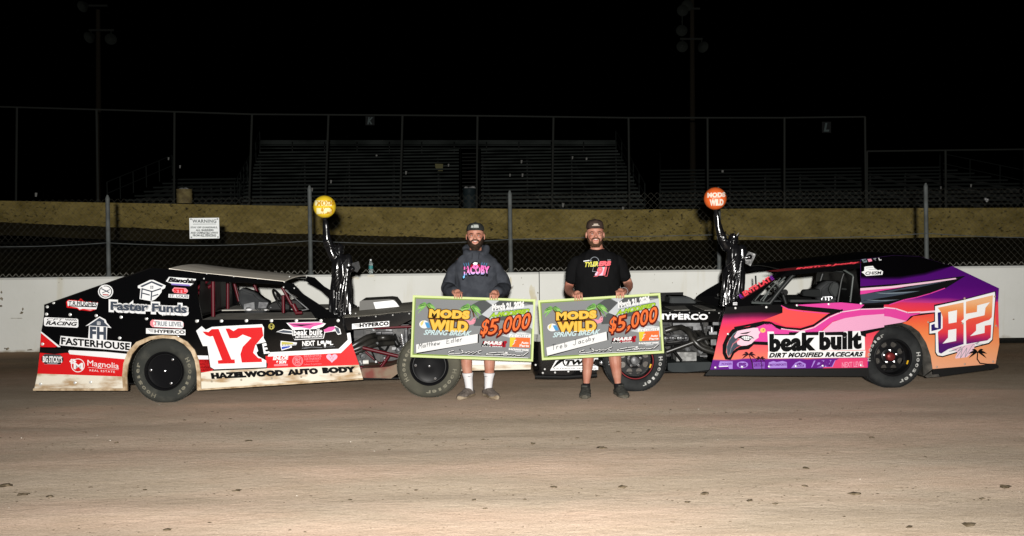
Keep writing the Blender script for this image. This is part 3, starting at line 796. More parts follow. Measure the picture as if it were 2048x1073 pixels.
def tyre_ring(car, parent, c, ax, r, w, rim, m, lettering, mtxt, phase=0, words=('Hoosier', 'Hoosier')):
    h = w / 2
    prof = [(-h * .80, rim * .94), (-h * .98, rim * 1.06), (-h * 1.06, rim + (r - rim) * .45), (-h * 1.02, rim + (r - rim) * .72), (-h * .90, r * .965), (-h * .74, r * .992), (-h * .3, r)]
    prof = prof + [(-a, b) for a, b in reversed(prof)]
    mb = MB(); n = 72
    mb.lathe(c, ax, prof, m, n)
    for k in range(60):                                            # tread blocks
        a = 2 * math.pi * k / 60
        e1 = ax.orthogonal().normalized(); e2 = ax.cross(e1); d = e1 * math.cos(a) + e2 * math.sin(a)
        tq = ax.cross(d); rot = Matrix((tq, ax, d)).transposed()
        for o in (-.55, -.18, .18, .55): mb.box(c + d * r * 1.0 + ax * (h * o), (r * .085, h * .30, .012), m, rot)
    mb.build('tyre', parent)
    if lettering:
        up = Vector((0, 0, 1)); rt = up.cross(ax).normalized()      # as seen from outside, ax points to the viewer
        rr = rim + (r - rim) * .50; hl = (r - rim) * .30
        for word, mid, span in lettering:
            n = len(word); mb = MB()
            for i, ch in enumerate(word):
                vs, fs = text2d(ch, .02)
                a = R(mid) - R(span) * ((i + .5) / n - .5)          # clockwise
                wd = rr * R(span) / n * .62
                d = rt * math.cos(a) + up * math.sin(a); t = rt * math.sin(a) - up * math.cos(a)
                hh = hl * (1.0 if ch.isupper() or ch in 'lt' else .72); base = -hl * .5
                mb.add([c + ax * (h * 1.075) + d * (rr + base + hh * y) + t * ((x - .5) * wd * (.5 if ch in 'il' else 1)) for x, y in vs], fs, mtxt)
            mb.build('tyre_lettering', parent, smooth=0, recalc=False)

def disc_wheel(car, c, r, w, rim, lettering, m_tyre, name='wheel', label=None):
    "black mud cover held by bolts over a dished rim"
    g = part_empty(name, car.root, c); ax = car.n; h = w / 2
    tyre_ring(car, g, c, ax, r, w, rim, m_tyre, lettering, M_TTXT)
    mb = MB(); mb.lathe(c, ax, [(-h * .8, .05), (-h * .8, rim * .97), (h * .2, rim * .90), (h * .8, rim * .93), (h * .99, rim * 1.0), (h * 1.02, rim * .97), (h * .9, rim * .88), (h * .75, rim * .86), (h * .75, .02)], M_RIMB, 48); mb.build('rim', g)
    mb = MB(); mb.lathe(c, ax, [(h * .77, rim * .83), (h * .84, rim * .82), (h * .80, rim * .70), (h * .78, rim * .3), (h * .80, .012), (h * .80, .001)], M_COVER, 48); mb.build('wheel_cover', g)
    up = Vector((0, 0, 1)); rt = up.cross(ax).normalized()
    for a in (55, 175, 295):
        mb = MB(); mb.lathe(c + (rt * math.cos(R(a)) + up * math.sin(R(a))) * rim * .70 + ax * h * .80, ax, [(0, .014), (.008, .013), (.012, .004)], M_CHROME, 10); mb.build('cover_bolt', g)
    mb = MB(); mb.lathe(c + ax * h * .80, ax, [(0, .012), (.008, .010), (.01, .003)], M_CHROME, 10)
    mb.build('cover_bolt', g)
    return g

def open_wheel(car, c, r, w, rim, lettering, m_tyre, hub_m, ring_m):
    "rim with round windows, wheel nuts, hub and coloured bead ring"
    g = part_empty('wheel', car.root, c); ax = car.n; h = w / 2
    up = Vector((0, 0, 1)); rt = up.cross(ax).normalized()
    tyre_ring(car, g, c, ax, r, w, rim, m_tyre, lettering, M_TTXTW)
    mb = MB(); mb.lathe(c, ax, [(-h * .8, rim * .6), (-h * .8, rim * .97), (-h * .1, rim * .86), (h * .5, rim * .88), (h * .8, rim * .95), (h * 1.0, rim * 1.0), (h * 1.03, rim * .965), (h * .92, rim * .93)], M_RIMB, 48)
    d0 = h * .10                                                    # dished centre plate with eight round windows
    N = 8; V = lambda x, y: c + ax * d0 + rt * x + up * y
    outer = [(rim * .90 * math.cos(2 * math.pi * i / 48), rim * .90 * math.sin(2 * math.pi * i / 48)) for i in range(48)]
    loops = [outer]
    for k in range(N):
        a0 = 2 * math.pi * (k + .5) / N; hx, hy = rim * .665 * math.cos(a0), rim * .665 * math.sin(a0)
        loops.append([(hx + rim * .165 * math.cos(-2 * math.pi * i / 12), hy + rim * .165 * math.sin(-2 * math.pi * i / 12)) for i in range(12)])
    flat = [q for l in loops for q in l]
    tri = geometry.tessellate_polygon([[Vector((x, y, 0)) for x, y in l] for l in loops])
    mb.add([V(x, y) for x, y in flat], [tuple(t) for t in tri], M_RIMB)
    for l in loops[1:]:
        mb.loft([[V(x, y) for x, y in l], [V(x, y) - ax * .02 for x, y in l]], M_RIMB, cap=False)
    mb.lathe(c, ax, [(d0 + .0, rim * .45), (d0 + .025, rim * .44), (d0 + .035, rim * .30), (d0 + .030, rim * .22)], M_RIMB, 32)
    mb.build('rim', g)
    mb = MB(); mb.lathe(c, ax, [(h * .93, rim * .90), (h * .985, rim * .91), (h * .985, rim * .955), (h * .93, rim * .965)], ring_m, 48); mb.build('bead_ring', g)
    mb = MB(); mb.lathe(c, ax, [(-.02, rim * .28), (d0 + .05, rim * .23), (d0 + .07, rim * .20), (d0 + .08, rim * .10), (d0 + .08, .002)], hub_m, 24)
    mb.build('hub', g)
    for k in range(5):
        a = R(72 * k + 20); mb = MB(); mb.lathe(c + (rt * math.cos(a) + up * math.sin(a)) * rim * .34 + ax * (d0 + .03), ax, [(0, .016), (.022, .014), (.026, .005)], M_CHROME, 6); mb.build('wheel_nut', g)
    mb = MB(); mb.lathe(c - ax * h * .3, ax, [(0, rim * .35), (.006, rim * .78), (.022, rim * .78), (.026, rim * .35)], mat('brake_disc_iron', (.06, .055, .05, 1), .4, .6), 36); mb.build('brake_disc', g)
    mb = MB(); a = R(-18)                                           # yellow sticker on the rim
    P = lambda aa, rr: c + ax * (h * .86) + (rt * math.cos(aa) + up * math.sin(aa)) * rr
    mb.add([P(R(-26), rim * .80), P(R(-26), rim * .88), P(R(-12), rim * .88), P(R(-12), rim * .80)], [(0, 1, 2, 3)], mat('yellow_sticker', paint(230, 180, 40), .4)); mb.build('rim_sticker', g, smooth=0)
    return g

def screws(car, sf, crop, pts, r, m=None, name='panel_screw', parent=None):
    for x, y in pts:
        mb = MB(); c = sf.at(*px(crop, x, y), .001); mb.lathe(c, sf.N, [(0, r), (.004, r * .9), (.007, r * .4), (.0075, .001)], m or M_SCREW, 10)
        mb.build(name, parent or car.root)

def coil(mb, a, b, r, turns, wr, m):
    a, b = Vector(a), Vector(b); ax = (b - a).normalized(); e1 = ax.orthogonal().normalized(); e2 = ax.cross(e1)
    n = turns * 10; mb.tube([a.lerp(b, i / n) + (e1 * math.cos(2 * math.pi * i / 10) + e2 * math.sin(2 * math.pi * i / 10)) * r for i in range(n + 1)], wr, m, 6)

def engine_bay(car, a0, a1, tube_m, seed):
    "engine block, heads, pulleys, hoses and chassis rails between firewall and front axle"
    rnd = random.Random(seed); w = car.w
    M = lambda a, b, z: w(a, b, z)
    rot = Matrix((car.u, car.n, Vector((0, 0, 1)))).transposed()
    e = part_empty('engine', car.root, w((a0 + a1) / 2, -car.W / 2, .4))
    L = a1 - a0; m_ = (a0 + a1) / 2; cb = -car.W / 2
    mb = MB(); mb.box(M(m_ - .05, cb, .48), (.62, .42, .42), M_ENG, rot); mb.box(M(m_ - .05, cb, .22), (.55, .36, .14), M_ENG, rot)
    for k in range(6): mb.box(M(m_ - .3 + k * .1, cb + .215, .45), (.05, .03, .30), M_ENG, rot)
    mb.build('block', e, smooth=0)
    mb = MB(); mb.box(M(m_ - .05, cb + .26, .66), (.60, .16, .14), M_ENG, rot)
    for k in range(4): mb.box(M(m_ - .27 + k * .14, cb + .35, .665), (.055, .03, .09), M_ENG, rot)
    mb.build('cylinder_head', e, smooth=0)
    mb = MB(); c = M(m_ + .30, cb + .05, .42)
    for q, rr in ((c, .10), (M(m_ + .31, cb + .20, .56), .07), (M(m_ + .31, cb + .18, .30), .065)):
        mb.lathe(q, car.u, [(0, .02), (0, rr), (.012, rr * .88), (.024, rr), (.03, rr * .6), (.034, .01)], M_SILV, 24)
    mb.build('pulleys', e)
    mb = MB()
    for k in range(7):
        p0 = M(a0 + rnd.uniform(.05, L - .1), cb + rnd.uniform(.2, .45), rnd.uniform(.35, .75)); p3 = M(a0 + rnd.uniform(.05, L - .1), cb + rnd.uniform(.2, .55), rnd.uniform(.25, .7))
        pts = []
        for i in range(9):
            t = i / 8; q = p0.lerp(p3, t); q.z -= .09 * math.sin(math.pi * t) * rnd.choice((1, 1, -1)) if i not in (0, 8) and False else .10 * math.sin(math.pi * t); pts.append(q + car.n * .06 * math.sin(math.pi * t))
        mb.tube(pts, rnd.uniform(.009, .017), M_HOSE, 7)
    mb.build('hoses', e)
    mb = MB()
    for k in range(26):                                             # fittings, brackets and clamps
        c = M(a0 + rnd.uniform(.03, L), cb + rnd.uniform(.25, .55), rnd.uniform(.22, .75)); s = rnd.uniform(.012, .035)
        if rnd.random() < .5: mb.lathe(c, Vector((rnd.uniform(-1, 1), -1, rnd.uniform(-.6, .6))), [(0, .002), (0, s), (s, s), (s * 1.2, s * .5), (s * 1.6, s * .5), (s * 1.6, .002)], rnd.choice((M_SILV, M_ENG, M_SILV, M_CHROME)), 10)
        else: mb.box(c, (s * 2, s, s * 1.4), rnd.choice((M_SILV, M_ENG, M_ENG)), rot)
    mb.build('fittings', e)
    return e

def interior(car, near_win, z, tube_m, parts):
    "cage tubes given as (points, radius) in world coordinates"
    for pts, r in parts:
        mb = MB(); mb.tube(pts, r, tube_m, 10); mb.build('cage_tube', car.root)
# ------------------------------------------------------------------ left race car: black, red and white, number 17
A = at(330, 808, 10.30); B = at(859.5, 797, 10.445)
L = Car('race_car', 'black, red and white dirt modified race car numbered 17, facing right', A, B, 1.72)
S0, ZJ = L.surf(), .915
SU = L.surf(0, .30, ZJ)
arch = cpts(1, (693, 938), (688, 850), (697, 770), (722, 700), (772, 640), (850, 602), (930, 590), (1010, 597), (1072, 632), (1118, 682), (1143, 742), (1156, 820), (1158, 938))
low = cpts(1, (62, 940)) + arch + cpts(2, (1195, 865), (1165, 770), (1110, 620), (1078, 560), (1042, 455), (900, 465), (100, 470)) + cpts(1, (1190, 470), (128, 432), (118, 500), (108, 550), (85, 850))
side = L.panel('side_panel', S0, low, M_BLACK, .006, M_BLACK)
sail = cpts(1, (128, 432), (128, 372), (845, 122), (975, 130)) + cpts(2, (660, 212), (664, 234), (80, 207)) + cpts(1, (1158, 300), (1190, 470))
sailo = L.panel('sail_panel', SU, sail, M_BLACK, .006, M_BLACK)
pil = cpts('l5', (1190, 240), (1232, 168), (1345, 190), (1480, 330), (1680, 460), (1840, 570), (1985, 655), (1645, 660), (1575, 560), (1400, 372), (1270, 287))
L.panel('windshield_pillar', SU, pil, M_BLACK, .006, M_BLACK)
# bright rolled edge along the sail top, dirt flare round the wheel arch
mb = MB(); mb.tube([SU.at(*p, .004) for p in cpts(1, (130, 372), (845, 122))], .006, M_BLACK, 6); mb.build('edge_trim', L.root)
mb = MB(); P = [S0.at(*p) for p in arch]; Q = [S0.at(*p) for p in cpts(1, (662, 940), (655, 850), (664, 760), (692, 682), (750, 617), (840, 580), (930, 570), (1022, 578), (1092, 616), (1140, 670), (1166, 735), (1180, 820), (1184, 938))]
rings = [[p + S0.N * .004, q + S0.N * .004, q + S0.N * .022, p + S0.N * .03] for p, q in zip(P, Q)]
mb.loft(rings, M_DIRTE); mb.build('wheel_arch_flare', L.root, smooth=30)
# roof, deck, tail
def strip(car, name, sf, pts, m, zup=0.0, n=6, crown=.02, th=.012):
    "a sheet running from a near-side edge to its mirror image on the far side"
    near = [sf.at(*p) + Vector((0, 0, zup)) for p in pts]
    rings = []
    for i in range(n + 1):
        t = i / n; rings.append([p.lerp(car.mirror(p), t) + Vector((0, 0, crown * 4 * t * (1 - t))) for p in near])
    mb = MB(); top = rings; bot = [[p - Vector((0, 0, th)) for p in r] for r in rings]
    mb.loft([r + b[::-1] for r, b in zip(top, bot)], m); return mb.build(name, car.root, smooth=30)
strip(L, 'roof', SU, cpts(1, (965, 127)) + cpts(2, (80, 152), (330, 178), (500, 195), (662, 213)), M_DUSTY, .003)
def deck(car, name, a0, a1, b0, b1, z0, z1, m, th=.012):
    mb = MB(); q = [car.w(a0, b0, z0), car.w(a1, b0, z1), car.w(a1, b1, z1), car.w(a0, b1, z0)]
    mb.prism(q, (0, 0, -th), m); return mb.build(name, car.root, smooth=0)
def aof(car, x, y, b=0): return (car.surf(b).at(x, y) - car.O).dot(car.u)
aR, aW, aF = aof(L, 88, 611), aof(L, 398, 638), aof(L, 632, 638)
aN = aof(L, 690, 640)
mb = MB(); mb.prism([L.w(aR + .01, -.02, .93), L.w(aR + .01, -L.W + .02, .93), L.w(aR + .0, -L.W + .02, .30), L.w(aR, -.02, .30)], L.u * .006, M_BLACK); mb.build('tail_panel', L.root, smooth=0)
deck(L, 'rear_deck', aR, aW, -.02, -L.W + .02, .93, .90, M_BLACKIN)
deck(L, 'cockpit_deck', aW, aF, -.01, -.95, .855, .855, M_GREYIN)
deck(L, 'far_deck', aW, aF, -1.0, -L.W + .01, .89, .89, M_GREYIN)
mb = MB(); mb.prism([L.w(aW, -.96, .84), L.w(aF, -.96, .84), L.w(aF, -.96, .35), L.w(aW, -.96, .35)], L.n * .006, M_BLACKIN); mb.build('seat_well', L.root, smooth=0)
mb = MB(); mb.prism([L.w(aW - .02, -.03, .90), L.w(aW - .02, -L.W + .03, .90), L.w(aW - .02, -L.W + .2, 1.30), L.w(aW - .02, -.2, 1.30)], -L.u * .006, M_BLACKIN); mb.build('rear_bulkhead', L.root, smooth=0)
deck(L, 'floor_pan', aR + .5, aN + 1.2, -.12, -L.W + .12, .20, .20, M_BLACKIN)
# hood, hood sides, scoop, nose
HS = L.surf(-.10)
hood_edge = cpts('l3', (-30, 318), (350, 281), (752, 240), (1150, 230), (1500, 260))
strip(L, 'hood', HS, hood_edge, mat('dusty_hood_sheet', (.20, .19, .16, 1), .8, var=(.15, .14, .12, 1), vs=5, vstretch=(.3, 1, 1), spec=.1), .002, crown=.03)
L.panel('hood_side', HS, cpts('l3', (-60, 320), (350, 281), (752, 240), (1150, 230), (1500, 260), (1500, 330), (1000, 330), (752, 335), (600, 410), (0, 462), (-60, 462)), M_BLACK, .006, M_BLACK)
SC = L.surf(-.60)
mb = MB(); mb.prism([SC.at(*p) for p in cpts('l3', (160, 275), (165, 135), (185, 122), (260, 118), (500, 105), (560, 113), (600, 165), (645, 250))], -L.n * .55, mat('grey_scoop_sheet', (.085, .083, .078, 1), .6, spec=.1))
scoop = mb.build('hood_scoop', L.root, smooth=0)
d = Decal(SC.at, 'l3'); d.poly([(320, 142), (545, 118), (575, 140), (605, 180), (650, 225), (620, 238), (362, 262)], M_WHITE); d.build('scoop_sticker', scoop, smooth=0, recalc=False)
NS = L.surf(-.40)
mb = MB(); nose = [(905, 655), (1000, 660), (1040, 682), (1063, 722), (1061, 738.5), (905, 742)]
mb.prism([NS.at(*p) for p in nose], -L.n * .92, M_WHITEP); mb.build('nose', L.root, smooth=0)
mb = MB(); mb.prism([NS.at(x, y, .004) for x, y in ((905, 731), (1062, 729.5), (1061, 738.5), (905, 742))], L.n * .02, M_DIRTW); mb.build('nose_skirt', L.root, smooth=0)
# engine bay
L.engine = engine_bay(L, aN + .02, aN + .75, M_REDT, 3)
mb = MB(); mb.prism([L.w(aN - .02, -.05, .86), L.w(aN - .02, -L.W + .05, .86), L.w(aN - .02, -L.W + .05, .2), L.w(aN - .02, -.05, .2)], -L.u * .006, M_BLACKIN); mb.build('firewall', L.root, smooth=0)
mb = MB(); mb.prism([L.w(aN, -1.25, .88), L.w(aN + 1.25, -1.25, .88), L.w(aN + 1.25, -1.25, .2), L.w(aN, -1.25, .2)], -L.n * .006, M_BLACKIN); mb.build('dark_backdrop', L.root, smooth=0)  # added black sheet, a dark backdrop seen through the engine bay
def tubes(car, name, m, items, parent=None):
    for crop, pts, b, r in items:
        mb = MB(); P = []
        for i, p in enumerate(pts):
            bb = b[i] if isinstance(b, (list, tuple)) else b
            P.append(car.pt(crop, p[0], p[1], bb))
        if len(P) > 2:                                             # round the corners
            Qs = []
            for i in range(len(P) - 1):
                for k in range(6):
                    t = k / 6; p0, p1, p2, p3 = P[max(i - 1, 0)], P[i], P[i + 1], P[min(i + 2, len(P) - 1)]
                    Qs.append(.5 * ((2 * p1) + (p2 - p0) * t + (2 * p0 - 5 * p1 + 4 * p2 - p3) * t * t + (3 * p1 - p0 - 3 * p2 + p3) * t ** 3))
            P = Qs + [P[-1]]
        mb.tube(P, r, m, 10); mb.build(name, parent or car.root)
tubes(L, 'frame_tube', M_REDT, [('l3', [(200, 655), (640, 760)], -.14, .019), ('l3', [(495, 745), (400, 885)], -.16, .018), ('l3', [(320, 432), (760, 414)], -.13, .014), ('l3', [(700, 425), (690, 700)], -.45, .013), ('l3', [(230, 700), (420, 860)], -.5, .013), ('l3', [(170, 880), (600, 850)], -.55, .02)])
tubes(L, 'header_pipe', M_PIPE, [('l3', [(60, 650), (160, 590), (270, 530), (420, 500)], [-.2, -.22, -.3, -.55], .030), ('l3', [(70, 690), (190, 640), (300, 585), (450, 560)], [-.18, -.2, -.28, -.5], .032), ('l3', [(90, 720), (200, 670), (330, 620), (540, 600)], [-.24, -.26, -.32, -.5], .030), ('l3', [(380, 545), (460, 540), (560, 545)], [-.3, -.3, -.5], .034)])
mb = MB(); coil(mb, L.pt('l3', 640, 520, -.2), L.pt('l3', 668, 660, -.2), .028, 7, .006, M_CHROME); mb.tube([L.pt('l3', 640, 500, -.2), L.pt('l3', 670, 690, -.2)], .014, M_CHROME, 10); mb.build('coil_spring', L.root)
mb = MB(); mb.tube([L.pt('l3', 690, 450, -.24), L.pt('l3', 692, 600, -.24)], .020, M_SILV, 12); mb.tube([L.pt('l3', 690, 430, -.24), L.pt('l3', 692, 640, -.24)], .009, M_CHROME, 8); mb.build('shock_absorber', L.root)
mb = MB()
for x0, x1, y0, y1 in ((352, 410, 466, 506), (420, 540, 472, 504)):
    mb.tube([L.pt('l3', x0, (y0 + y1) / 2, -.32), L.pt('l3', (x0 + x1) / 2, (y0 + y1) / 2 - 2, -.32), L.pt('l3', x1, (y0 + y1) / 2, -.32)], [.020, .024, .020], M_SILV, 12)
mb.build('valve_cover', L.root)
mb = MB(); mb.tube([L.pt('l3', 165, 800, -.3), L.pt('l3', 190, 840, -.3)], .03, M_SILV, 12); mb.build('oil_filter', L.root); mb = MB(); mb.tube([L.pt('l3', 205, 818, -.3), L.pt('l3', 268, 815, -.3)], .024, M_WHITEP, 12); mb.build('fuel_filter', L.root); mb = MB(); mb.tube([L.pt('l3', 350, 800, -.28), L.pt('l3', 350, 822, -.28)], .024, M_CHROME, 12); mb.build('hose_fitting', L.root); mb = MB(); mb.tube([L.pt('l3', 590, 660, -.3), L.pt('l3', 610, 690, -.3)], .035, M_SILV, 12); mb.build('oil_filter', L.root)
M_PAN = mat('dirty_red_pan', (.095, .028, .022, 1), .7, spec=.1, var=(.115, .085, .06, 1), vs=5, thr=(.40, .6))
mb = MB(); mb.prism([L.pt('l3', x, y, -.10) for x, y in ((185, 890), (390, 880), (500, 868), (590, 838), (640, 838), (620, 930), (520, 1003), (400, 998), (215, 995), (185, 980))], -L.n * .5, M_PAN); mb.build('front_bumper_pan', L.root, smooth=0)
# bumper hoops at the nose
# interior
tubes(L, 'cage_tube', M_REDT, [('l5', [(245, 120), (248, 640)], -.22, .021), ('l5', [(447, 170), (447, 560)], -1.15, .019), ('l5', [(530, 170), (600, 430)], -1.25, .018), ('l5', [(805, 190), (870, 380)], -1.40, .018), ('l5', [(1203, 350), (1207, 590)], -.32, .017), ('l5', [(1335, 470), (1400, 600)], -.18, .026), ('l5', [(1375, 590), (1465, 585)], -.14, .018), ('l5', [(20, 265), (180, 140)], -.4, .02), ('l5', [(40, 320), (250, 200)], -.5, .02), ('l5', [(1190, 240), (1330, 500)], -.55, .017)])
def blob(car, name, m, crop, pts, b, th, bev=.02):
    P = [car.pt(crop, x, y, b) for x, y in pts]; mb = MB(); mb.prism(P, -car.n * th, m)
    o = mb.build(name, car.root, smooth=50)
    bm = bmesh.new(); bm.from_mesh(o.data); 
    bmesh.ops.dissolve_limit(bm, angle_limit=.02, verts=bm.verts, edges=bm.edges)
    bmesh.ops.bevel(bm, geom=[e for e in bm.edges], offset=bev, segments=3, affect='EDGES', clamp_overlap=True); bm.to_mesh(o.data); bm.free()
    o.data.polygons.foreach_set('use_smooth', [True] * len(o.data.polygons)); return o
blob(L, 'driver_seat', M_SEAT, 'l5', [(600, 250), (655, 265), (740, 300), (800, 310), (860, 380), (960, 435), (1000, 460), (940, 620), (700, 620), (610, 470), (585, 420)], -1.0, .30)
mb = MB(); mb.prism([L.pt('l5', x, y, -.92) for x, y in ((668, 470), (810, 440), (815, 545), (775, 550), (750, 515), (700, 515), (690, 550), (668, 545))], -L.n * .02, M_SILV); mb.prism([L.pt('l5', x, y, -.94) for x, y in ((872, 440), (1000, 448), (965, 525), (862, 522))], -L.n * .02, M_SILV); mb.build('seat_bracket', L.root, smooth=0)
blob(L, 'dash_cowl', M_HOSE, 'l5', [(975, 520), (985, 480), (1040, 445), (1140, 415), (1220, 430), (1310, 480), (1300, 560), (1000, 565)], -.85, .40)
blob(L, 'mirror_housing', M_HOSE, 'l5', [(1150, 380), (1165, 350), (1240, 350), (1250, 420), (1165, 420)], -.9, .10, .01)
blob(L, 'instrument_pod', M_HOSE, 'l5', [(1290, 420), (1330, 400), (1400, 405), (1450, 450), (1520, 540), (1300, 545)], -.75, .35)
tubes(L, 'windshield_bar', M_SILV, [('l5', [(1230, 275), (1535, 530)], -.28, .006), ('l5', [(1330, 190), (1420, 275)], -.1, .008), ('l5', [(1460, 555), (1560, 535)], -.2, .007)])
mb = MB(); c = L.pt('l5', 1180, 450, -.98); ax = (L.u * .85 + Vector((0, 0, .5))).normalized(); e1 = L.n; e2 = ax.cross(e1)
mb.tube([c + (e1 * math.cos(t) + e2 * math.sin(t)) * .17 for t in [2 * math.pi * i / 28 for i in range(29)]], .014, M_HOSE, 8)
for t in (0, 2.1, 4.2): mb.tube([c, c + (e1 * math.cos(t) + e2 * math.sin(t)) * .17], .010, M_HOSE, 6)
mb.build('steering_wheel', L.root)
mb = MB(); mb.sphere(L.pt('l5', 735, 545, -.8), .022, M_WHITE, 10, 8, 1.6, 1, .7); mb.sphere(L.pt('l5', 965, 550, -.75), .012, M_WHITE, 8, 6, 1.6, 1, .7); mb.sphere(L.pt('l5', 1035, 515, -.72), .010, M_CHROME, 8, 6); mb.build('gauge_knob', L.root)
# wheels
for x, y, Yc, near in ((330, 746, 0, 1),):
    pass
def wheel_centre(car, a, b, r): return car.w(a, b, r - .004)
WR = .336
TXT_L = [('Hoosier', 205, 95), ('Hoosier', -15, 95)]
def place(P, b, w): return b - w / 2
disc_wheel(L, wheel_centre(L, 0, -.135, WR), WR, .27, .205, TXT_L, M_TYRE)
disc_wheel(L, wheel_centre(L, L.wb, -.105, WR), WR, .26, .205, [('Hoosier', 175, 80), ('Hoosier', -52, 95)], M_TYRED)
for a in (0, L.wb):
    c = wheel_centre(L, a, -L.W + .13, WR); g = part_empty('wheel', L.root, c); tyre_ring(L, g, c, L.n, WR, .26, .205, M_TYRE, None, None)
    mb = MB(); mb.lathe(c, L.n, [(-.1, .01), (-.1, .2), (.1, .2), (.1, .01)], M_RIMB, 32); mb.build('rim', g)
    mb = MB(); mb.tube([L.w(a, -.2, WR), L.w(a, -L.W + .2, WR)], .04, M_ENG, 10); mb.build('axle_tube', L.root)
# ---- livery of the left car: red and white bands
d = Decal(S0.at, 1)
d.poly([(107, 552), (222, 648), (200, 654), (103, 652)], M_RED, 1).poly([(108, 546), (240, 652), (222, 652), (106, 556)], M_WHITE, 2)
d.poly([(100, 688), (300, 692), (694, 734), (655, 853), (84, 832)], M_RED, 1)
d.poly([(285, 672), (540, 684), (706, 700), (692, 736), (300, 700)], M_WHITE, 2)
d.poly([(100, 660), (300, 668), (285, 690), (200, 700), (100, 690)], M_BLACKIN, 3)
d.poly([(84, 830), (657, 850), (690, 935), (62, 938)], M_DIRTW, 2)
d.poly([(1148, 708), (1240, 710), (1240, 735), (1158, 735)], M_WHITE, 2).poly([(1158, 734), (1246, 734), (1262, 808), (1176, 816)], M_RED, 1)
d.build('livery_band', side, smooth=0, recalc=False)
d = Decal(S0.at, 2)
d.poly([(85, 728), (165, 730), (182, 815), (100, 822)], M_RED, 1)
d.poly([(540, 712), (1045, 688), (1115, 622), (1168, 772), (545, 797)], M_RED, 1)
d.poly([(565, 687), (1030, 664), (1092, 604), (1086, 560), (1108, 556), (1117, 622), (1046, 692), (555, 716)], M_WHITE, 2)
d.poly([(100, 826), (182, 812), (550, 795), (1167, 771), (1193, 862), (88, 936)], M_DIRTW, 3)
d.build('livery_band', side, smooth=0, recalc=False)
mb = MB(); mb.tube([S0.at(*p, .012) for p in cpts(1, (60, 936), (692, 936))], .014, M_DIRTE, 6); mb.tube([S0.at(*p, .012) for p in cpts(2, (88, 938), (1194, 864))], .010, M_DIRTE, 6); mb.build('skirt_edge', L.root)
# ---- numbers and lettering
M_BT = mat('black_print', (.003, .003, .0033, 1), .6, spec=.02)
M_SLATE = mat('slate_print', paint(70, 78, 92), .4)
M_GREYP = mat('grey_print', paint(150, 155, 162), .4)
M_MAG = mat('magenta_print', paint(226, 92, 168), .4)
M_PALE = mat('pale_pink_print', paint(240, 190, 215), .4)
d = Decal(S0.at, 2)
d.poly([(70, 541), (112, 508), (140, 533), (180, 513), (272, 507), (520, 495), (535, 520), (533, 590), (555, 625), (495, 700), (555, 765), (550, 793), (195, 806), (168, 790), (147, 652), (117, 650)], M_BT, 4)
d.poly([(76, 543), (113, 512), (140, 536), (182, 517), (272, 511), (517, 499), (530, 522), (528, 592), (545, 620), (480, 690), (490, 712), (545, 742), (546, 787), (197, 801), (172, 786), (151, 645), (121, 645)], M_WHITE, 5)
d.poly([(118, 548), (138, 548), (158, 552), (180, 532), (226, 530), (312, 735), (334, 735), (336, 761), (224, 764), (220, 742), (250, 738), (188, 578), (168, 582), (142, 572)], M_RED, 6)
d.poly([(272, 528), (298, 527), (326, 545), (356, 526), (518, 519), (526, 576), (472, 640), (458, 690), (492, 726), (514, 728), (518, 752), (382, 756), (372, 700), (388, 650), (446, 590), (388, 568), (350, 592), (300, 594)], M_RED, 6)
d.poly([(478, 632), (545, 618), (556, 650), (530, 652), (538, 668), (555, 672), (574, 698), (500, 704)], M_BT, 7)
d.poly([(518, 630), (545, 624), (550, 642), (530, 646), (533, 656), (552, 654), (556, 666), (538, 670), (542, 682), (566, 680), (570, 694), (530, 698)], M_WHITE, 8)
d.build('number_sticker', side, smooth=0, recalc=False)
d = Decal(S0.at, 2)
d.text('HAZELWOOD', (180, 830, 655, 808, 32), M_BT, 5, .075, -.12, 1.12).text('AUTO', (698, 806, 886, 796, 32), M_BT, 5, .075, -.12, 1.12).text('BODY', (925, 793, 1130, 786, 32), M_BT, 5, .075, -.12, 1.12)
d.build('lettering', side, smooth=0, recalc=False)
M_PINKL = mat('light_pink_print', paint(248, 150, 160), .4)
M_LGOLD = mat('gold_print', paint(200, 190, 90), .4)
d = Decal(S0.at, 2)
# flamingo logo
d.poly([(680, 490), (760, 486), (900, 482), (945, 495), (925, 515), (880, 530), (940, 535), (1010, 510), (1040, 530), (1048, 565), (1025, 570), (1010, 545), (940, 555), (930, 595), (735, 605), (718, 566), (660, 560), (612, 550), (660, 532), (722, 540), (716, 530)], M_WHITE, 4)
d.poly([(722, 538), (930, 528), (935, 558), (926, 590), (737, 600), (724, 566)], M_BT, 5).poly([(690, 492), (760, 490), (900, 486), (935, 496), (860, 515), (840, 530), (780, 520), (730, 520)], M_MAG, 5).poly([(700, 500), (800, 500), (870, 498), (780, 512)], M_BT, 6)
d.poly([(925, 540), (965, 518), (1000, 514), (1010, 525), (985, 545), (940, 552)], M_MAG, 5).poly([(1005, 515), (1030, 525), (1042, 560), (1025, 562), (1010, 540)], M_SLATE, 5)
d.poly([(618, 551), (660, 538), (715, 545), (720, 560), (660, 556)], M_SLATE, 5)
d.text('beak built', (730, 535, 920, 530, 40), M_WHITE, 6, .02, 0, 1.05).poly([(722, 577), (930, 570), (926, 592), (735, 600)], M_BT, 5).text('DIRT MODIFIED RACECARS', (740, 580, 922, 574, 12), M_WHITE, 6, .03, .2)
d.build('sponsor_sticker', side, smooth=0, recalc=False)
d = Decal(S0.at, 2)
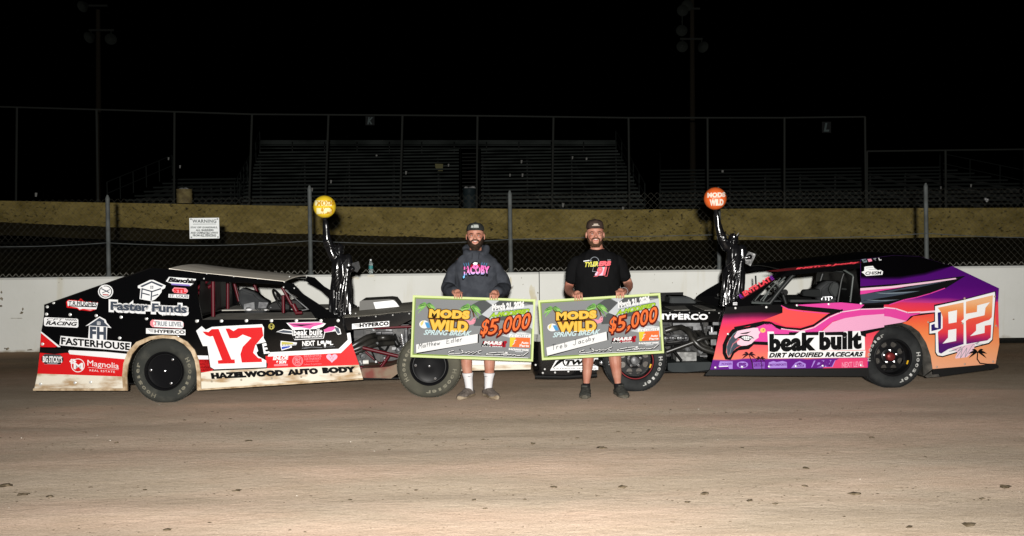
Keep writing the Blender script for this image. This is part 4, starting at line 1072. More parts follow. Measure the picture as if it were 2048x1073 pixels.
d.poly([(643, 610), (752, 622), (745, 640), (715, 642), (718, 655), (648, 675), (640, 640)], M_WHITE, 4).poly([(648, 616), (720, 622), (730, 632), (648, 636)], M_LGOLD, 5).poly([(648, 650), (710, 644), (700, 655), (650, 668)], mat('blue_print', paint(50, 80, 190), .4), 5).text('BLUE BEACON', (650, 636, 744, 632, 8), M_SLATE, 6, .02)
d.build('sponsor_sticker', side, smooth=0, recalc=False)
d = Decal(S0.at, 2)
d.text('NEXT', (788, 614, 870, 610, 30), M_WHITE, 4, .03).text('L', (890, 612, 908, 611, 27), M_WHITE, 4, .03).text('e', (910, 612, 926, 611, 18), M_WHITE, 4, .03).text('V', (926, 612, 952, 610, 42), M_WHITE, 4, .03).text('e', (952, 612, 970, 611, 18), M_WHITE, 4, .03).text('L', (974, 612, 992, 610, 26), M_WHITE, 4, .03)
d.line([(785, 660), (830, 655), (800, 662), (850, 652), (920, 656)], 2.5, M_GREYP, 4).text('Motorsports', (930, 648, 1005, 646, 7), M_GREYP, 4)
d.build('sponsor_sticker', side, smooth=0, recalc=False)
d = Decal(S0.at, 2)
d.ringd(580, 514, 16, 20, M_LGOLD, 4).poly([(565, 505), (580, 512), (594, 505), (592, 522), (580, 538), (570, 524)], M_LGOLD, 4).poly([(572, 510), (580, 516), (588, 510), (586, 522), (580, 530), (574, 522)], M_BT, 5)
d.build('sponsor_sticker', side, smooth=0, recalc=False)
d = Decal(S0.at, 2)
d.text('ENLOE', (592, 716, 692, 712, 22), M_WHITE, 4, .04, .15).text('& SON', (612, 744, 678, 741, 19), M_WHITE, 4, .04, .1).rect((598, 768, 690, 765, 12), M_PINKL, 4)
d.ringd(756, 745, 31, 36, M_PINKL, 4).ringd(756, 745, 24, 27, M_PINKL, 4).text('BH', (742, 728, 770, 727, 16), M_PINKL, 4, .03).text('HS', (742, 747, 770, 746, 15), M_PINKL, 4, .03)
d.text('BERKSHIRE', (798, 704, 916, 699, 17), M_PINKL, 4, .0).text('HATHAWAY', (802, 724, 912, 720, 17), M_PINKL, 4, .0).text('HomeServices', (815, 744, 898, 741, 7), M_PINKL, 4).text('Select Properties', (798, 764, 916, 759, 11), M_PINKL, 4)
h = [(985 + 40 * (16 * math.sin(t) ** 3) / 17, 724 - 31 * (13 * math.cos(t) - 5 * math.cos(2 * t) - 2 * math.cos(3 * t) - math.cos(4 * t)) / 15) for t in [2 * math.pi * i / 30 for i in range(30)]]
d.poly(h, M_PALE, 4).line([(968, 712), (985, 740), (1002, 712)], 3, M_PINKL, 5).line([(975, 725), (985, 712), (996, 728)], 3, M_PINKL, 5)
d.build('sponsor_sticker', side, smooth=0, recalc=False)
# rear quarter
d = Decal(S0.at, 1)
d.rect((128, 452, 358, 462, 60), M_WHITE, 1, 8).text('CPT', (148, 458, 262, 461, 16), M_BT, 2, .0, .3).text('RACING', (142, 478, 350, 486, 24), M_BT, 2, .03, .3)
for i in range(7):
    for j in range(2): d.rect((270 + 11 * i + 5 * j, 462 + i * .5 + 6 * j, 276 + 11 * i + 5 * j, 462.5 + i * .5 + 6 * j, 6), M_BT, 2)
d.build('sponsor_sticker', side, smooth=0, recalc=False)
d = Decal(S0.at, 1)
d.poly([(405, 512), (500, 447), (540, 468), (545, 478), (548, 488), (580, 525), (552, 520), (548, 612), (424, 598), (430, 505)], M_WHITE, 1).poly([(424, 508), (500, 456), (532, 474), (534, 488), (564, 516)], M_SLATE, 2)
d.rect((484, 482, 506, 482, 22), M_WHITE, 3).rect((487, 485, 494, 485, 7), M_SLATE, 4).rect((497, 485, 503, 485, 7), M_SLATE, 4).rect((487, 494, 494, 494, 7), M_SLATE, 4).rect((497, 494, 503, 494, 7), M_SLATE, 4)
d.text('FH', (440, 520, 540, 524, 74), M_SLATE, 2, .04, 0, 1.1)
d.poly([(240, 577), (714, 620), (706, 682), (232, 640)], M_WHITE, 3).text('FASTERHOUSE', (246, 588, 702, 628, 44), M_BT, 4, .03, 0, 1.05)
d.build('sponsor_sticker', side, smooth=0, recalc=False)
d = Decal(S0.at, 1)
d.rect((840, 468, 1064, 478, 50), M_PINKL, 1, 14).rect((860, 470, 1062, 480, 46), M_WHITE, 2, 8).text('TRUE LEVEL', (868, 480, 1056, 486, 28), M_GREYP, 3, .03).ringd(862, 493, 10, 16, M_PINKL, 4)
d.rect((812, 526, 1076, 536, 36), M_WHITE, 1).text('HYPERCO', (870, 535, 1070, 542, 21), M_BT, 2, .03).line([(824, 533), (862, 535)], 3, M_BT, 2).line([(832, 541), (862, 543)], 3, M_BT, 2).line([(842, 549), (862, 551)], 3, M_BT, 2)
d.build('sponsor_sticker', side, smooth=0, recalc=False)
d = Decal(S0.at, 1)
d.rect((112, 698, 258, 702, 66), M_BT, 4, 22).ringd(185, 733, 0, 1, M_BT, 4).text("BIG STICKY'S", (122, 712, 250, 716, 40), M_WHITE, 5, .03).rect((150, 756, 220, 758, 8), M_GREYP, 5).line([(130, 704), (240, 708)], 2, M_GREYP, 5).line([(130, 766), (240, 768)], 2, M_GREYP, 5)
d.build('sponsor_sticker', side, smooth=0, recalc=False)
d = Decal(S0.at, 1)
d.ringd(356, 775, 41, 46, M_WHITE, 4, 30).text('M', (330, 756, 388, 760, 42), M_WHITE, 4, .02)
for a in range(6): d.disc(322 + 14 * math.cos(a * 1.05), 748 + 12 * math.sin(a * 1.05), 9, M_WHITE, 5, 6)
d.text('Magnolia', (420, 738, 630, 760, 50), M_WHITE, 4, .0).line([(425, 788), (628, 804)], 1.5, M_WHITE, 4).text('REAL ESTATE', (434, 801, 604, 812, 13), M_WHITE, 4, 0, 0, 1.2)
d.build('sponsor_sticker', side, smooth=0, recalc=False)
# sail panel
d = Decal(SU.at, 1)
d.disc(541, 281, 51, M_WHITE, 1, 47).disc(541, 281, 44, M_BT, 2, 40).disc(541, 281, 38, M_WHITE, 3, 35).poly([(505, 240), (520, 228), (535, 240), (520, 255)], M_WHITE, 3).line([(515, 262), (565, 288)], 7, M_SLATE, 4).line([(520, 290), (570, 268)], 5, M_SLATE, 4).rect((522, 298, 562, 300, 8), mat('dull_red_print', paint(190, 80, 80), .4), 4)
d.build('sponsor_sticker', sailo, smooth=0, recalc=False)
d = Decal(SU.at, 1)
d.poly([(276, 350), (290, 335), (360, 340), (375, 326), (395, 345), (490, 352), (478, 400), (440, 413), (380, 405), (366, 408), (350, 396), (280, 388)], M_RED, 1).poly([(284, 348), (296, 340), (490, 356), (480, 398), (440, 406), (380, 398), (366, 402), (352, 388), (288, 378)], M_WHITE, 2).text('T.R.', (294, 345, 345, 348, 26), M_BT, 3, .02, .1).text('HUGHES', (350, 338, 482, 350, 36), M_BT, 3, .02, .1).line([(296, 377), (476, 384)], 6, M_BT, 3).line([(385, 398), (470, 402)], 4, M_RED, 3)
d.build('sponsor_sticker', sailo, smooth=0, recalc=False)
d = Decal(SU.at, 1)
d.poly([(757, 242), (838, 203), (862, 203), (944, 240), (938, 258), (918, 268), (916, 285), (895, 312), (870, 335), (845, 345), (768, 330), (775, 262), (757, 256)], M_WHITE, 1).poly([(772, 244), (850, 210), (930, 242), (915, 250), (850, 222), (785, 252)], M_SLATE, 2)
d.line([(784, 262), (848, 280)], 9, M_SLATE, 2).line([(786, 262), (780, 325)], 9, M_SLATE, 2).line([(790, 292), (835, 304)], 8, M_SLATE, 2).line([(850, 282), (910, 262)], 9, M_SLATE, 2).line([(850, 282), (846, 338)], 9, M_SLATE, 2).line([(856, 312), (892, 300)], 8, M_SLATE, 2)
for a, b in ((845, 246), (857, 246), (845, 257), (857, 257)): d.rect((a - 4, b - 4, a + 4, b - 4, 8), M_SLATE, 2)
d.text('Faster Funds', (574, 344, 1086, 370, 64), M_WHITE, 1, .09).rect((572, 362, 1092, 378, 44), M_WHITE, 1, 8).text('Faster Funds', (578, 350, 1082, 372, 52), M_SLATE, 2, .03)
d.build('sponsor_sticker', sailo, smooth=0, recalc=False)
d = Decal(SU.at, 1)
d.poly([(966, 182), (1148, 196), (1132, 226), (1110, 242), (985, 228), (945, 212)], M_WHITE, 1).text('Bianchis', (962, 188, 1140, 200, 26), M_BT, 2, .05, .35).rect((982, 226, 1105, 234, 10), mat('violet_print', paint(150, 130, 210), .4), 2)
d.rect((988, 252, 1092, 258, 38), M_PINKL, 1, 14).text('STL', (1000, 262, 1080, 266, 24), M_RED, 2, .04, 0).poly([(963, 297), (1100, 302), (1098, 328), (962, 320)], M_WHITE, 1).text('ST. LOUIS', (970, 301, 1094, 306, 16), M_SLATE, 2, .02, 0)
d.build('sponsor_sticker', sailo, smooth=0, recalc=False)
d = Decal(HS.at, 'l3')
d.rect((80, 385, 500, 352, 60), M_WHITE, 1).text('HYPERCO', (170, 384, 490, 360, 39), M_BT, 2, .05, 0, 1.12)
for k in range(3): d.line([(100 + 14 * k, 396 + 13 * k), (165, 391 + 13 * k)], 5, M_BT, 2)
d.build('sponsor_sticker', L.root, smooth=0, recalc=False)
screws(L, S0, 1, [(145, 432), (303, 435), (478, 442), (645, 452), (815, 462), (1155, 477), (118, 632), (635, 592), (1022, 585), (105, 900), (336, 892), (440, 888), (1130, 680)], .017, parent=L.root)
screws(L, S0, 2, [(80, 478), (245, 478), (412, 476), (580, 476), (747, 476), (912, 476), (1027, 475)], .018)
screws(L, S0, 2, [(180, 882), (378, 872), (582, 860), (780, 852), (980, 838), (1168, 830)], .013, mat('dirty_screw', (.2, .17, .13, 1), .5))
screws(L, SU, 1, [(150, 383), (192, 355)], .016)
screws(L, SU, 'l5', [(160, 55), (530, 92), (855, 122), (1220, 168), (122, 122), (1290, 95), (1355, 252), (1210, 238)], .008)
screws(L, HS, 'l3', [(155, 320), (348, 302), (540, 286), (725, 270), (120, 268)], .008)
# ------------------------------------------------------------------ right race car: sunset wrap with a flamingo, number 82
A2 = at(1787, 779, 10.68); B2 = at(1271, 786, 10.675)
RC = Car('race_car', 'black, purple, pink and orange dirt modified race car numbered 82, facing left', A2, B2, 1.72)
T0 = RC.surf(); ZJ2 = .916
TU = RC.surf(0, .30, ZJ2)
P_ = paint
def zof(crop, x, y, sf=T0): return sf.at(*px(crop, x, y)).z
z0, z1 = zof(0, 1560, 744), zof(0, 1560, 606)
def f(y): return (zof(0, 1560, y) - z0) / (z1 - z0)
M_DOOR = ramp_mat('sunset_wrap_door', [(0, P_(104, 26, 142)), (f(719.5), P_(104, 26, 142)), (f(716.5), P_(246, 128, 104)), (f(690), P_(245, 92, 108)), (f(655), P_(244, 62, 84)), (f(640), P_(222, 48, 110)), (f(632), P_(110, 20, 70)), (f(624), P_(3, 2, 4)), (1, P_(1, 1, 2))], z0, z1, .3, .2, 0, .04)
za, zb = zof(0, 1930, 740), zof(0, 1930, 604)
def g(y): return (zof(0, 1930, y) - za) / (zb - za)
M_QUART = ramp_mat('sunset_wrap_quarter', [(0, P_(246, 176, 140)), (g(705), P_(248, 168, 118)), (g(668), P_(250, 140, 84)), (g(645), P_(248, 110, 70)), (g(620), P_(243, 64, 72)), (g(606), P_(226, 56, 96))], za, zb, .3, .2, 0, .04)
zc, zd = zof(0, 1787, 606, TU), zof(0, 1787, 512, TU)
def h(y): return (zof(0, 1787, y, TU) - zc) / (zd - zc)
M_SAIL = ramp_mat('sunset_wrap_sail', [(0, P_(226, 56, 96)), (h(603), P_(200, 60, 140)), (h(594), P_(104, 20, 128)), (h(570), P_(84, 14, 116)), (h(553), P_(80, 14, 114)), (1, P_(74, 12, 108))], zc, zd, .28, .25, .03, .05)
ARCH = [(1735.5, 738), (1740, 700), (1748, 674), (1764, 652), (1784, 646.5), (1803, 646), (1822, 652), (1838, 664), (1852, 686), (1861, 712), (1865, 738.5)]
door = [(1420, 740), (1428, 712.7), (1439, 662), (1451.6, 614), (1500, 612), (1559, 609.5), (1720, 608.8), (1768, 608.5), (1768, 651)] + ARCH[:3][::-1]
dr = RC.panel('door_panel', T0, door, M_DOOR, .006, M_BLACK)
quart = [(1768, 651), (1768, 608.5), (1900, 606), (1996.5, 604), (1998.5, 689), (1991, 728.5)] + ARCH[3:][::-1]
qp = RC.panel('quarter_panel', T0, quart, M_QUART, .006, M_BLACK)
sail2 = [(1721, 519.4), (1788, 511), (1839, 513.5), (1904.5, 532.5), (1998, 577), (1996.5, 604), (1900, 606), (1768, 608.5), (1721, 609), (1721, 537)]
rail = RC.panel('roof_rail', TU, [(1549, 556), (1559, 541), (1571, 537), (1640, 529), (1720.7, 519.5), (1720.7, 537), (1660, 543), (1590, 550)], M_BLACK, .006, M_BLACK)
sp2 = RC.panel('sail_panel', TU, sail2, M_SAIL, .006, M_BLACK)
pil2 = cpts('r4', (650, 30), (820, 25), (700, 90), (600, 160), (235, 492), (240, 545), (0, 560), (-135, 562), (-90, 520), (40, 425), (540, 108))
pl = RC.panel('windshield_pillar', TU, pil2, M_BLACK, .006, M_BLACK)
# windshield pillar banner, with the colours of the wrap
M_REDO = mat('red_orange_print', paint(242, 70, 84), .4)
M_PURP = mat('purple_print', paint(104, 30, 140), .4)
# skirts, arch liner
RS = RC.surf(.012)
RC.panel('skirt', RS, [(1411, 749.5), (1419, 740), (1737, 736), (1738, 752), (1736, 753.5), (1411, 751.5)], M_HOSE, .03)
RC.panel('skirt', RS, cpts(6, (688, 868), (1112, 832), (1132, 845), (1130, 862), (740, 918), (735, 900), (690, 905)), M_HOSE, .03)
M_LINER = mat('dirty_black_liner', (.018, .017, .015, 1), .6, var=(.05, .046, .04, 1), vs=8)
mb = MB(); outer = [T0.at(*p, .004) for p in ARCH]; inner = [T0.at(*p, -.05) for p in cpts(6, (265, 870), (300, 640), (330, 600), (370, 580), (440, 575), (500, 585), (550, 610), (590, 660), (620, 730), (632, 800), (640, 920))]
mb.loft([[o, i, i - T0.N * .22, o - T0.N * .24] for o, i in zip(outer, inner)], M_LINER); mb.build('wheel_arch_liner', RC.root, smooth=30)
RC.panel('liner_flap', RC.surf(-.01), cpts(6, (636, 915), (690, 880), (688, 862), (740, 905), (738, 918), (650, 925)), M_LINER, .02)
strip(RC, 'roof', TU, [(1562, 540), (1571, 537), (1640, 529), (1720, 519.5), (1788, 511), (1839, 513.5)], M_BLACKIN, .003)
aR, aW, aF, aN = aof(RC, 1997, 600), aof(RC, 1720, 606), aof(RC, 1500, 610), aof(RC, 1445, 640)
mb = MB(); mb.prism([RC.w(aR + .01, -.02, .95), RC.w(aR + .01, -RC.W + .02, .95), RC.w(aR, -RC.W + .02, .30), RC.w(aR, -.02, .30)], RC.u * .006, M_BLACK); mb.build('tail_panel', RC.root, smooth=0)
deck(RC, 'rear_deck', aR, aW, -.02, -RC.W + .02, .93, .90, M_BLACKIN)
deck(RC, 'cockpit_deck', aW, aF, -.01, -.42, .88, .88, M_DARKDECK)
deck(RC, 'far_deck', aW, aF, -1.05, -RC.W + .01, .89, .89, M_DARKDECK)
mb = MB(); mb.prism([RC.w(aW - .02, -.03, .90), RC.w(aW - .02, -RC.W + .03, .90), RC.w(aW - .02, -RC.W + .2, 1.30), RC.w(aW - .02, -.2, 1.30)], -RC.u * .006, M_BLACKIN); mb.build('rear_bulkhead', RC.root, smooth=0)
deck(RC, 'floor_pan', aR + .5, aN + 1.2, -.12, -RC.W + .12, .20, .20, M_BLACKIN)
# hood
H2 = RC.surf(-.08)
he = cpts('e4', (790, 298), (750, 298), (400, 296), (80, 294), (-300, 292), (-700, 330))
strip(RC, 'hood', H2, he, mat('black_hood_sheet', (.010, .010, .010, 1), .5, spec=.08, var=(.022, .022, .021, 1), vs=3, vstretch=(.5, 2, 1)), .002, crown=.03)
hp = RC.panel('hood_side', H2, cpts('e4', (790, 298), (80, 294), (-300, 292), (-700, 330), (-700, 430), (92, 418), (758, 420), (790, 330)), M_BLACK, .006, M_BLACK)
M_HOODREFL = mat('hood_reflection_grey', (.20, .195, .18, 1), .5, var=(.10, .098, .09, 1), vs=9, vstretch=(1, 3, 1))  # grey of reflections painted on the black hood as thin plates
def hoodplate(name, pts, lift=.012):
    "grey plates painting reflections on the hood top, back from its near edge"
    q = []
    for x, y in pts:
        d_ = ray(*px('e4', x, y)); zz = .885 + lift
        q.append(CAM + d_ * ((zz - CAM.z) / d_.z))
    mb = MB(); mb.prism(q, (0, 0, .004), M_HOODREFL); mb.build(name, RC.root, smooth=0)
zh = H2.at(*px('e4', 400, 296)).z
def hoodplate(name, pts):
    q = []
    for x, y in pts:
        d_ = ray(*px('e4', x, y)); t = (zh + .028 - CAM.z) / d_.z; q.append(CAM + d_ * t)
    mb = MB(); mb.prism(q, (0, 0, .005), M_HOODREFL); mb.build(name, RC.root, smooth=0)
hoodplate('painted_hood_reflection', [(110, 250), (335, 240), (388, 288), (215, 292)]); hoodplate('painted_hood_reflection', [(425, 235), (510, 233), (685, 288), (560, 292)])
blob(RC, 'hood_scoop', M_DARKDECK, 'e4', [(165, 250), (172, 133), (395, 138), (462, 178), (470, 250)], -.85, .4, .015)
mb = MB(); mb.prism([RC.pt('e4', x, y, -1.35) for x, y in ((-60, 92), (320, 84), (316, 200), (-60, 200))], -RC.n * .012, M_BLACKIN); mb.build('hood_deflector', RC.root, smooth=0)
# nose
N2 = RC.surf(-.35)
mb = MB(); NB = [(1066, 684, 1195, 690), (1064, 720, 1195, 720), (1066, 744, 1194, 742), (1071, 756, 1193, 751)]
rings = []
for xl, yl, xr, yr in NB:
    a = N2.at(xl, yl); b = N2.at(xr, yr); r = []
    c = a + RC.n * -.16
    r += [b, b.lerp(a, .5), a - RC.u * .10]
    for k in range(1, 6):
        t = k / 6 * math.pi / 2; r.append(a - RC.u * .10 * (1 - math.sin(t)) - RC.n * .16 * (1 - math.cos(t)) * .6)
    far = a - RC.n * .86; r += [far, b - RC.n * .86]
    rings.append(r)
mb.loft(rings, M_BLACK); nz2 = mb.build('nose', RC.root, smooth=40)
mb = MB(); mb.tube([N2.at(1070, 754, .01), N2.at(1130, 755, .012), N2.at(1194, 751, .01)], .022, M_HOSE, 8); mb.build('nose_rub_strip', RC.root)
d = Decal(N2.at, 'n7', .004)
d.poly([(615, 425), (735, 210), (860, 120), (1600, 90), (1600, 410)], M_WHITE, 0).poly([(660, 380), (760, 240), (830, 190), (900, 110), (1000, 110), (905, 220), (850, 250), (770, 310), (740, 330), (690, 365)], M_BT, 1)
d.poly([(870, 190), (905, 190), (900, 260), (930, 315), (1000, 322), (1600, 305), (1600, 322), (980, 340), (905, 330), (870, 270)], M_BT, 1)
d.text('TWELL', (940, 218, 1600, 200, 88), M_BT, 1, .05, .25).text('EXTERIOR SERVICES', (690, 372, 1560, 362, 26), M_BT, 1, .0, 0)
d.build('sponsor_sticker', nz2, smooth=0, recalc=False)
screws(RC, N2, 'n7', [(320, 310), (508, 398), (468, 475), (718, 466), (990, 445), (1250, 436), (1520, 405)], .012, parent=nz2)
# engine bay
RC.engine = engine_bay(RC, aN + .02, aN + .78, M_BLACKIN, 9)
mb = MB(); mb.prism([RC.w(aN - .02, -.05, .88), RC.w(aN - .02, -RC.W + .05, .88), RC.w(aN - .02, -RC.W + .05, .2), RC.w(aN - .02, -.05, .2)], -RC.u * .006, M_BLACKIN); mb.build('firewall', RC.root, smooth=0)
mb = MB(); mb.prism([RC.w(aN, -1.25, .88), RC.w(aN + 1.25, -1.25, .88), RC.w(aN + 1.25, -1.25, .2), RC.w(aN, -1.25, .2)], -RC.n * .006, M_BLACKIN); mb.build('dark_backdrop', RC.root, smooth=0)  # black sheet added behind this engine too, keeps the bay dark
tubes(RC, 'header_pipe', M_PIPE, [('e4', [(270, 470), (370, 520), (440, 630), (540, 720), (700, 770)], [-.45, -.25, -.16, -.14, -.14], .032), ('e4', [(330, 480), (430, 560), (500, 660), (620, 730)], [-.5, -.32, -.22, -.2], .032), ('e4', [(120, 520), (220, 490), (300, 480)], [-.3, -.3, -.4], .03), ('e4', [(420, 480), (520, 560), (600, 680)], [-.55, -.35, -.28], .03), ('e4', [(130, 760), (430, 650), (560, 600), (710, 590)], [-.18, -.16, -.16, -.2], .026)])
tubes(RC, 'frame_tube', M_BLACKIN, [('e4', [(100, 680), (380, 650)], -.12, .014), ('e4', [(195, 660), (190, 840)], -.2, .012), ('e4', [(215, 750), (300, 860)], -.16, .016), ('e4', [(520, 430), (560, 640)], -.4, .014), ('e4', [(660, 430), (640, 760)], -.5, .016)])
mb = MB(); rotR = Matrix((RC.u, RC.n, Vector((0, 0, 1)))).transposed()
def pbox(crop, x0, x1, y0, y1, b, th, m):
    mb.prism([RC.pt(crop, x, y, b) for x, y in ((x0, y0), (x1, y0), (x1, y1), (x0, y1))], -RC.n * th, m)
mb = MB(); pbox('e4', 205, 538, 432, 470, -.40, .12, M_SILV); pbox('e4', 430, 538, 470, 512, -.39, .1, M_SILV); pbox('e4', 80, 180, 460, 515, -.42, .1, M_ENG); mb.build('valve_cover', RC.root, smooth=0)
mb = MB(); pbox('e4', 242, 468, 762, 868, -.22, .25, mat('grey_speckled_tin', (.10, .10, .098, 1), .5, .1, spec=.2, var=(.18, .18, .175, 1), vs=22)); mb.build('fuel_box', RC.root, smooth=0)
mb = MB(); pbox('e4', 655, 722, 422, 456, -.3, .05, M_SILV); mb.build('brake_reservoir', RC.root, smooth=0); mb = MB(); pbox('e4', 612, 700, 530, 562, -.25, .05, M_CHROME); mb.tube([RC.pt('e4', 640, 480, -.25), RC.pt('e4', 642, 535, -.25)], .022, M_CHROME, 12); mb.build('master_cylinder', RC.root, smooth=40)
mb = MB(); pbox('e4', 632, 692, 612, 682, -.2, .02, M_SILV); mb.build('bracket_plate', RC.root, smooth=0)
mb = MB()
for k in range(9): mb.lathe(RC.pt('e4', 115 + 29 * k, 602 + 4 * math.sin(k * 2), -.28), RC.n, [(0, .004), (0, .020), (.015, .022), (.03, .014), (.032, .002)], (M_SILV, M_ENG)[k % 3 == 1], 12)
mb.tube([RC.pt('e4', 100, 615, -.33), RC.pt('e4', 230, 590, -.33), RC.pt('e4', 370, 615, -.33)], .036, M_SILV, 12); mb.build('timing_gear', RC.root)
mb = MB(); pbox('e4', 510, 590, 800, 812, -.18, .02, M_SILV); mb.build('spark_lead_clip', RC.root, smooth=0)
M_SLB = mat('slate_bumper', (.009, .0115, .0125, 1), .6, spec=.1, var=(.016, .019, .020, 1), vs=4)
mb = MB(); mb.prism([RC.pt('e4', x, y, -.10) for x, y in ((145, 885), (290, 878), (620, 872), (640, 880), (612, 962), (360, 988), (200, 985), (148, 965))], -RC.n * .55, M_SLB); mb.build('front_bumper_pan', RC.root, smooth=0)
mb = MB(); mb.tube([RC.pt('n7', 1560, 320, -.3), RC.pt('n7', 1600, 250, -.3), RC.pt('n7', 1720, 280, -.18)], .03, M_ENG, 10); mb.sphere(RC.pt('n7', 1668, 262, -.16), .026, M_CHROME, 12, 8); mb.build('steering_knuckle', RC.root)
# interior
M_TUBEG = mat('grey_cage_tube', (.010, .011, .011, 1), .4, spec=.2)
M_TUBEL = mat('light_cage_tube', (.040, .046, .044, 1), .4, spec=.25)
tubes(RC, 'cage_tube', M_TUBEG, [('r4', [(1650, 60), (1612, 180), (1560, 490)], -.55, .013), ('r4', [(900, 60), (700, 290), (520, 520)], -.30, .024), ('r4', [(1330, 60), (1270, 250)], -1.2, .02), ('r4', [(730, 380), (775, 515)], -.5, .018), ('r4', [(1620, 290), (1760, 300)], -.5, .012), ('r4', [(1000, 0), (1300, 0), (1640, 30)], -.6, .016)])
mb = MB(); mb.tube([RC.pt('r4', *p, -.16) for p in ((1630, -10), (1785, 82), (1792, 110), (1748, 490))], .010, M_TUBEL, 8); mb.build('window_brace', RC.root)
tubes(RC, 'windshield_bar', M_TUBEL, [('r4', [(690, 125), (385, 465)], -.32, .007), ('r4', [(590, 165), (250, 470)], -.28, .007), ('r4', [(760, 110), (600, 280)], -.6, .012), ('r4', [(760, 180), (640, 290)], -.75, .012), ('r4', [(520, 330), (420, 480)], -.5, .010), ('r4', [(250, 500), (520, 510)], -.2, .012), ('r4', [(440, 300), (300, 470)], -.4, .006)])
tubes(RC, 'screen_post', M_HOSE, [('r4', [(312, 90), (318, 225)], -1.3, .010)])
seat = blob(RC, 'driver_seat', M_SEAT, 'r4', [(1290, 300), (1330, 250), (1420, 182), (1470, 178), (1560, 180), (1595, 300), (1545, 520), (1330, 520), (1290, 420)], -.85, .38)
blob(RC, 'seat_bolster', mat('dark_seat_padding', (.007, .008, .008, 1), .7, spec=.1), 'r4', [(1030, 390), (1036, 340), (1065, 305), (1290, 295), (1300, 420), (1040, 400)], -.8, .12, .015)
blob(RC, 'head_rest', mat('light_seat_shell', (.026, .028, .028, 1), .7, spec=.1), 'r4', [(1425, 300), (1480, 190), (1560, 180), (1590, 260), (1545, 430), (1500, 420)], -.72, .08, .015)
mb = MB()
fr = [(1310, 455), (1330, 412), (1462, 408), (1472, 440), (1440, 472)]
mb.tube([RC.pt('r4', *p, -.6) for p in fr + fr[:1]], .008, M_CHROME, 6)
for x in (1372, 1418): mb.tube([RC.pt('r4', x, 410, -.6), RC.pt('r4', x + 4, 465, -.6)], .007, M_CHROME, 6)
mb.build('seat_bracket', RC.root)
mb = MB(); pbox('r4', 842, 1320, 456, 492, -.9, .1, M_DARKDECK); mb.build('dash_panel', RC.root, smooth=0)
mb = MB(); c = RC.pt('r4', 750, 342, -.62); ax = (RC.u * .55 + RC.n * -.5 + Vector((0, 0, .5))).normalized(); e1 = ax.orthogonal().normalized(); e2 = ax.cross(e1)
mb.lathe(c, RC.n, [(0, .002), (0, .034), (.02, .036), (.02, .002)], M_HOSE, 20)
c2 = RC.pt('r4', 660, 345, -.66)
ax = (RC.u * -.80 + Vector((0, 0, .6))).normalized(); e1 = RC.n; e2 = ax.cross(e1)
mb.tube([c2 + (e1 * math.cos(t) + e2 * math.sin(t)) * .16 for t in [2 * math.pi * i / 28 for i in range(29)]], .013, M_HOSE, 8)
for t in (.5, 2.6, 4.7): mb.tube([c2, c2 + (e1 * math.cos(t) + e2 * math.sin(t)) * .16], .010, M_HOSE, 6)
mb.tube([c2, c2 - ax * .35], .016, M_HOSE, 8); mb.build('steering_wheel', RC.root)
# wheels
M_REDHUB = mat('red_hub', (.10, .012, .012, 1), .4, .3)
M_REDRING = mat('red_bead_ring', (.10, .008, .010, 1), .35, .2)
M_TYREB = mat('black_tyre_rubber', (.0095, .010, .0105, 1), .85, spec=.08, var=(.019, .020, .020, 1), vs=6, bump=.15, bs=20)
open_wheel(RC, wheel_centre(RC, 0, -.145, WR), WR, .27, .205, [('Hoosier', 150, 78), ('Hoosier', -32, 92)], M_TYREB, M_REDHUB, M_RIMB)
open_wheel(RC, wheel_centre(RC, RC.wb, -.105, WR), WR, .26, .205, [('Hoosier', -32, 88), ('Hoosier', 150, 78)], M_TYREB, M_SILV, M_REDRING)
for a in (0, RC.wb):
    c = wheel_centre(RC, a, -RC.W + .13, WR); gq = part_empty('wheel', RC.root, c); tyre_ring(RC, gq, c, RC.n, WR, .26, .205, M_TYREB, None, None)
    mb = MB(); mb.lathe(c, RC.n, [(-.1, .01), (-.1, .2), (.1, .2), (.1, .01)], M_RIMB, 32); mb.build('rim', gq)
    mb = MB(); mb.tube([RC.w(a, -.2, WR), RC.w(a, -RC.W + .2, WR)], .04, M_ENG, 10); mb.build('axle_tube', RC.root)
# ---- livery
M_MAGB = mat('magenta_wrap', paint(232, 72, 164), .35, coat=.2)
M_PINKB = mat('pale_pink_wrap', paint(246, 176, 212), .35, coat=.2)
M_PINKW = mat('white_pink_wrap', paint(250, 210, 228), .35, coat=.2)
M_CORAL = mat('coral_wrap', paint(248, 84, 84), .35, coat=.2)
M_SLW = mat('slate_wrap', paint(66, 76, 90), .35, coat=.2)
M_SLH = mat('light_slate_wrap', paint(128, 142, 152), .35, coat=.2)
d = Decal(T0.at, 5)
d.poly([(620, 444), (960, 480), (930, 500), (845, 560), (760, 582), (640, 580), (570, 552), (530, 545), (445, 556), (620, 490)], M_CORAL, 1)
d.poly([(612, 442), (660, 462), (760, 474), (925, 490), (960, 494), (1010, 476), (960, 470), (720, 446)], M_BT, 2).line([(612, 442), (660, 466), (760, 480), (930, 495)], 5, M_MAGB, 3)
d.poly([(700, 437), (860, 428), (1010, 420), (1140, 432), (1168, 436), (1140, 462), (1012, 478), (960, 468)], M_MAGB, 3)
d.poly([(700, 440), (960, 462), (1020, 470), (1000, 490), (940, 480), (720, 450)], M_BT, 4)
d.poly([(440, 575), (480, 562), (520, 560), (560, 572), (600, 592), (740, 610), (825, 585), (930, 515), (1010, 480), (1140, 462), (1301, 459), (1301, 502), (1100, 515), (960, 545), (890, 600), (880, 620), (600, 622), (520, 618), (520, 690), (440, 690), (440, 640)], M_MAGB, 2)
d.poly([(1301, 497), (1150, 508), (1040, 525), (955, 552), (900, 600), (880, 620), (1150, 612), (1301, 585)], M_PINKB, 3)
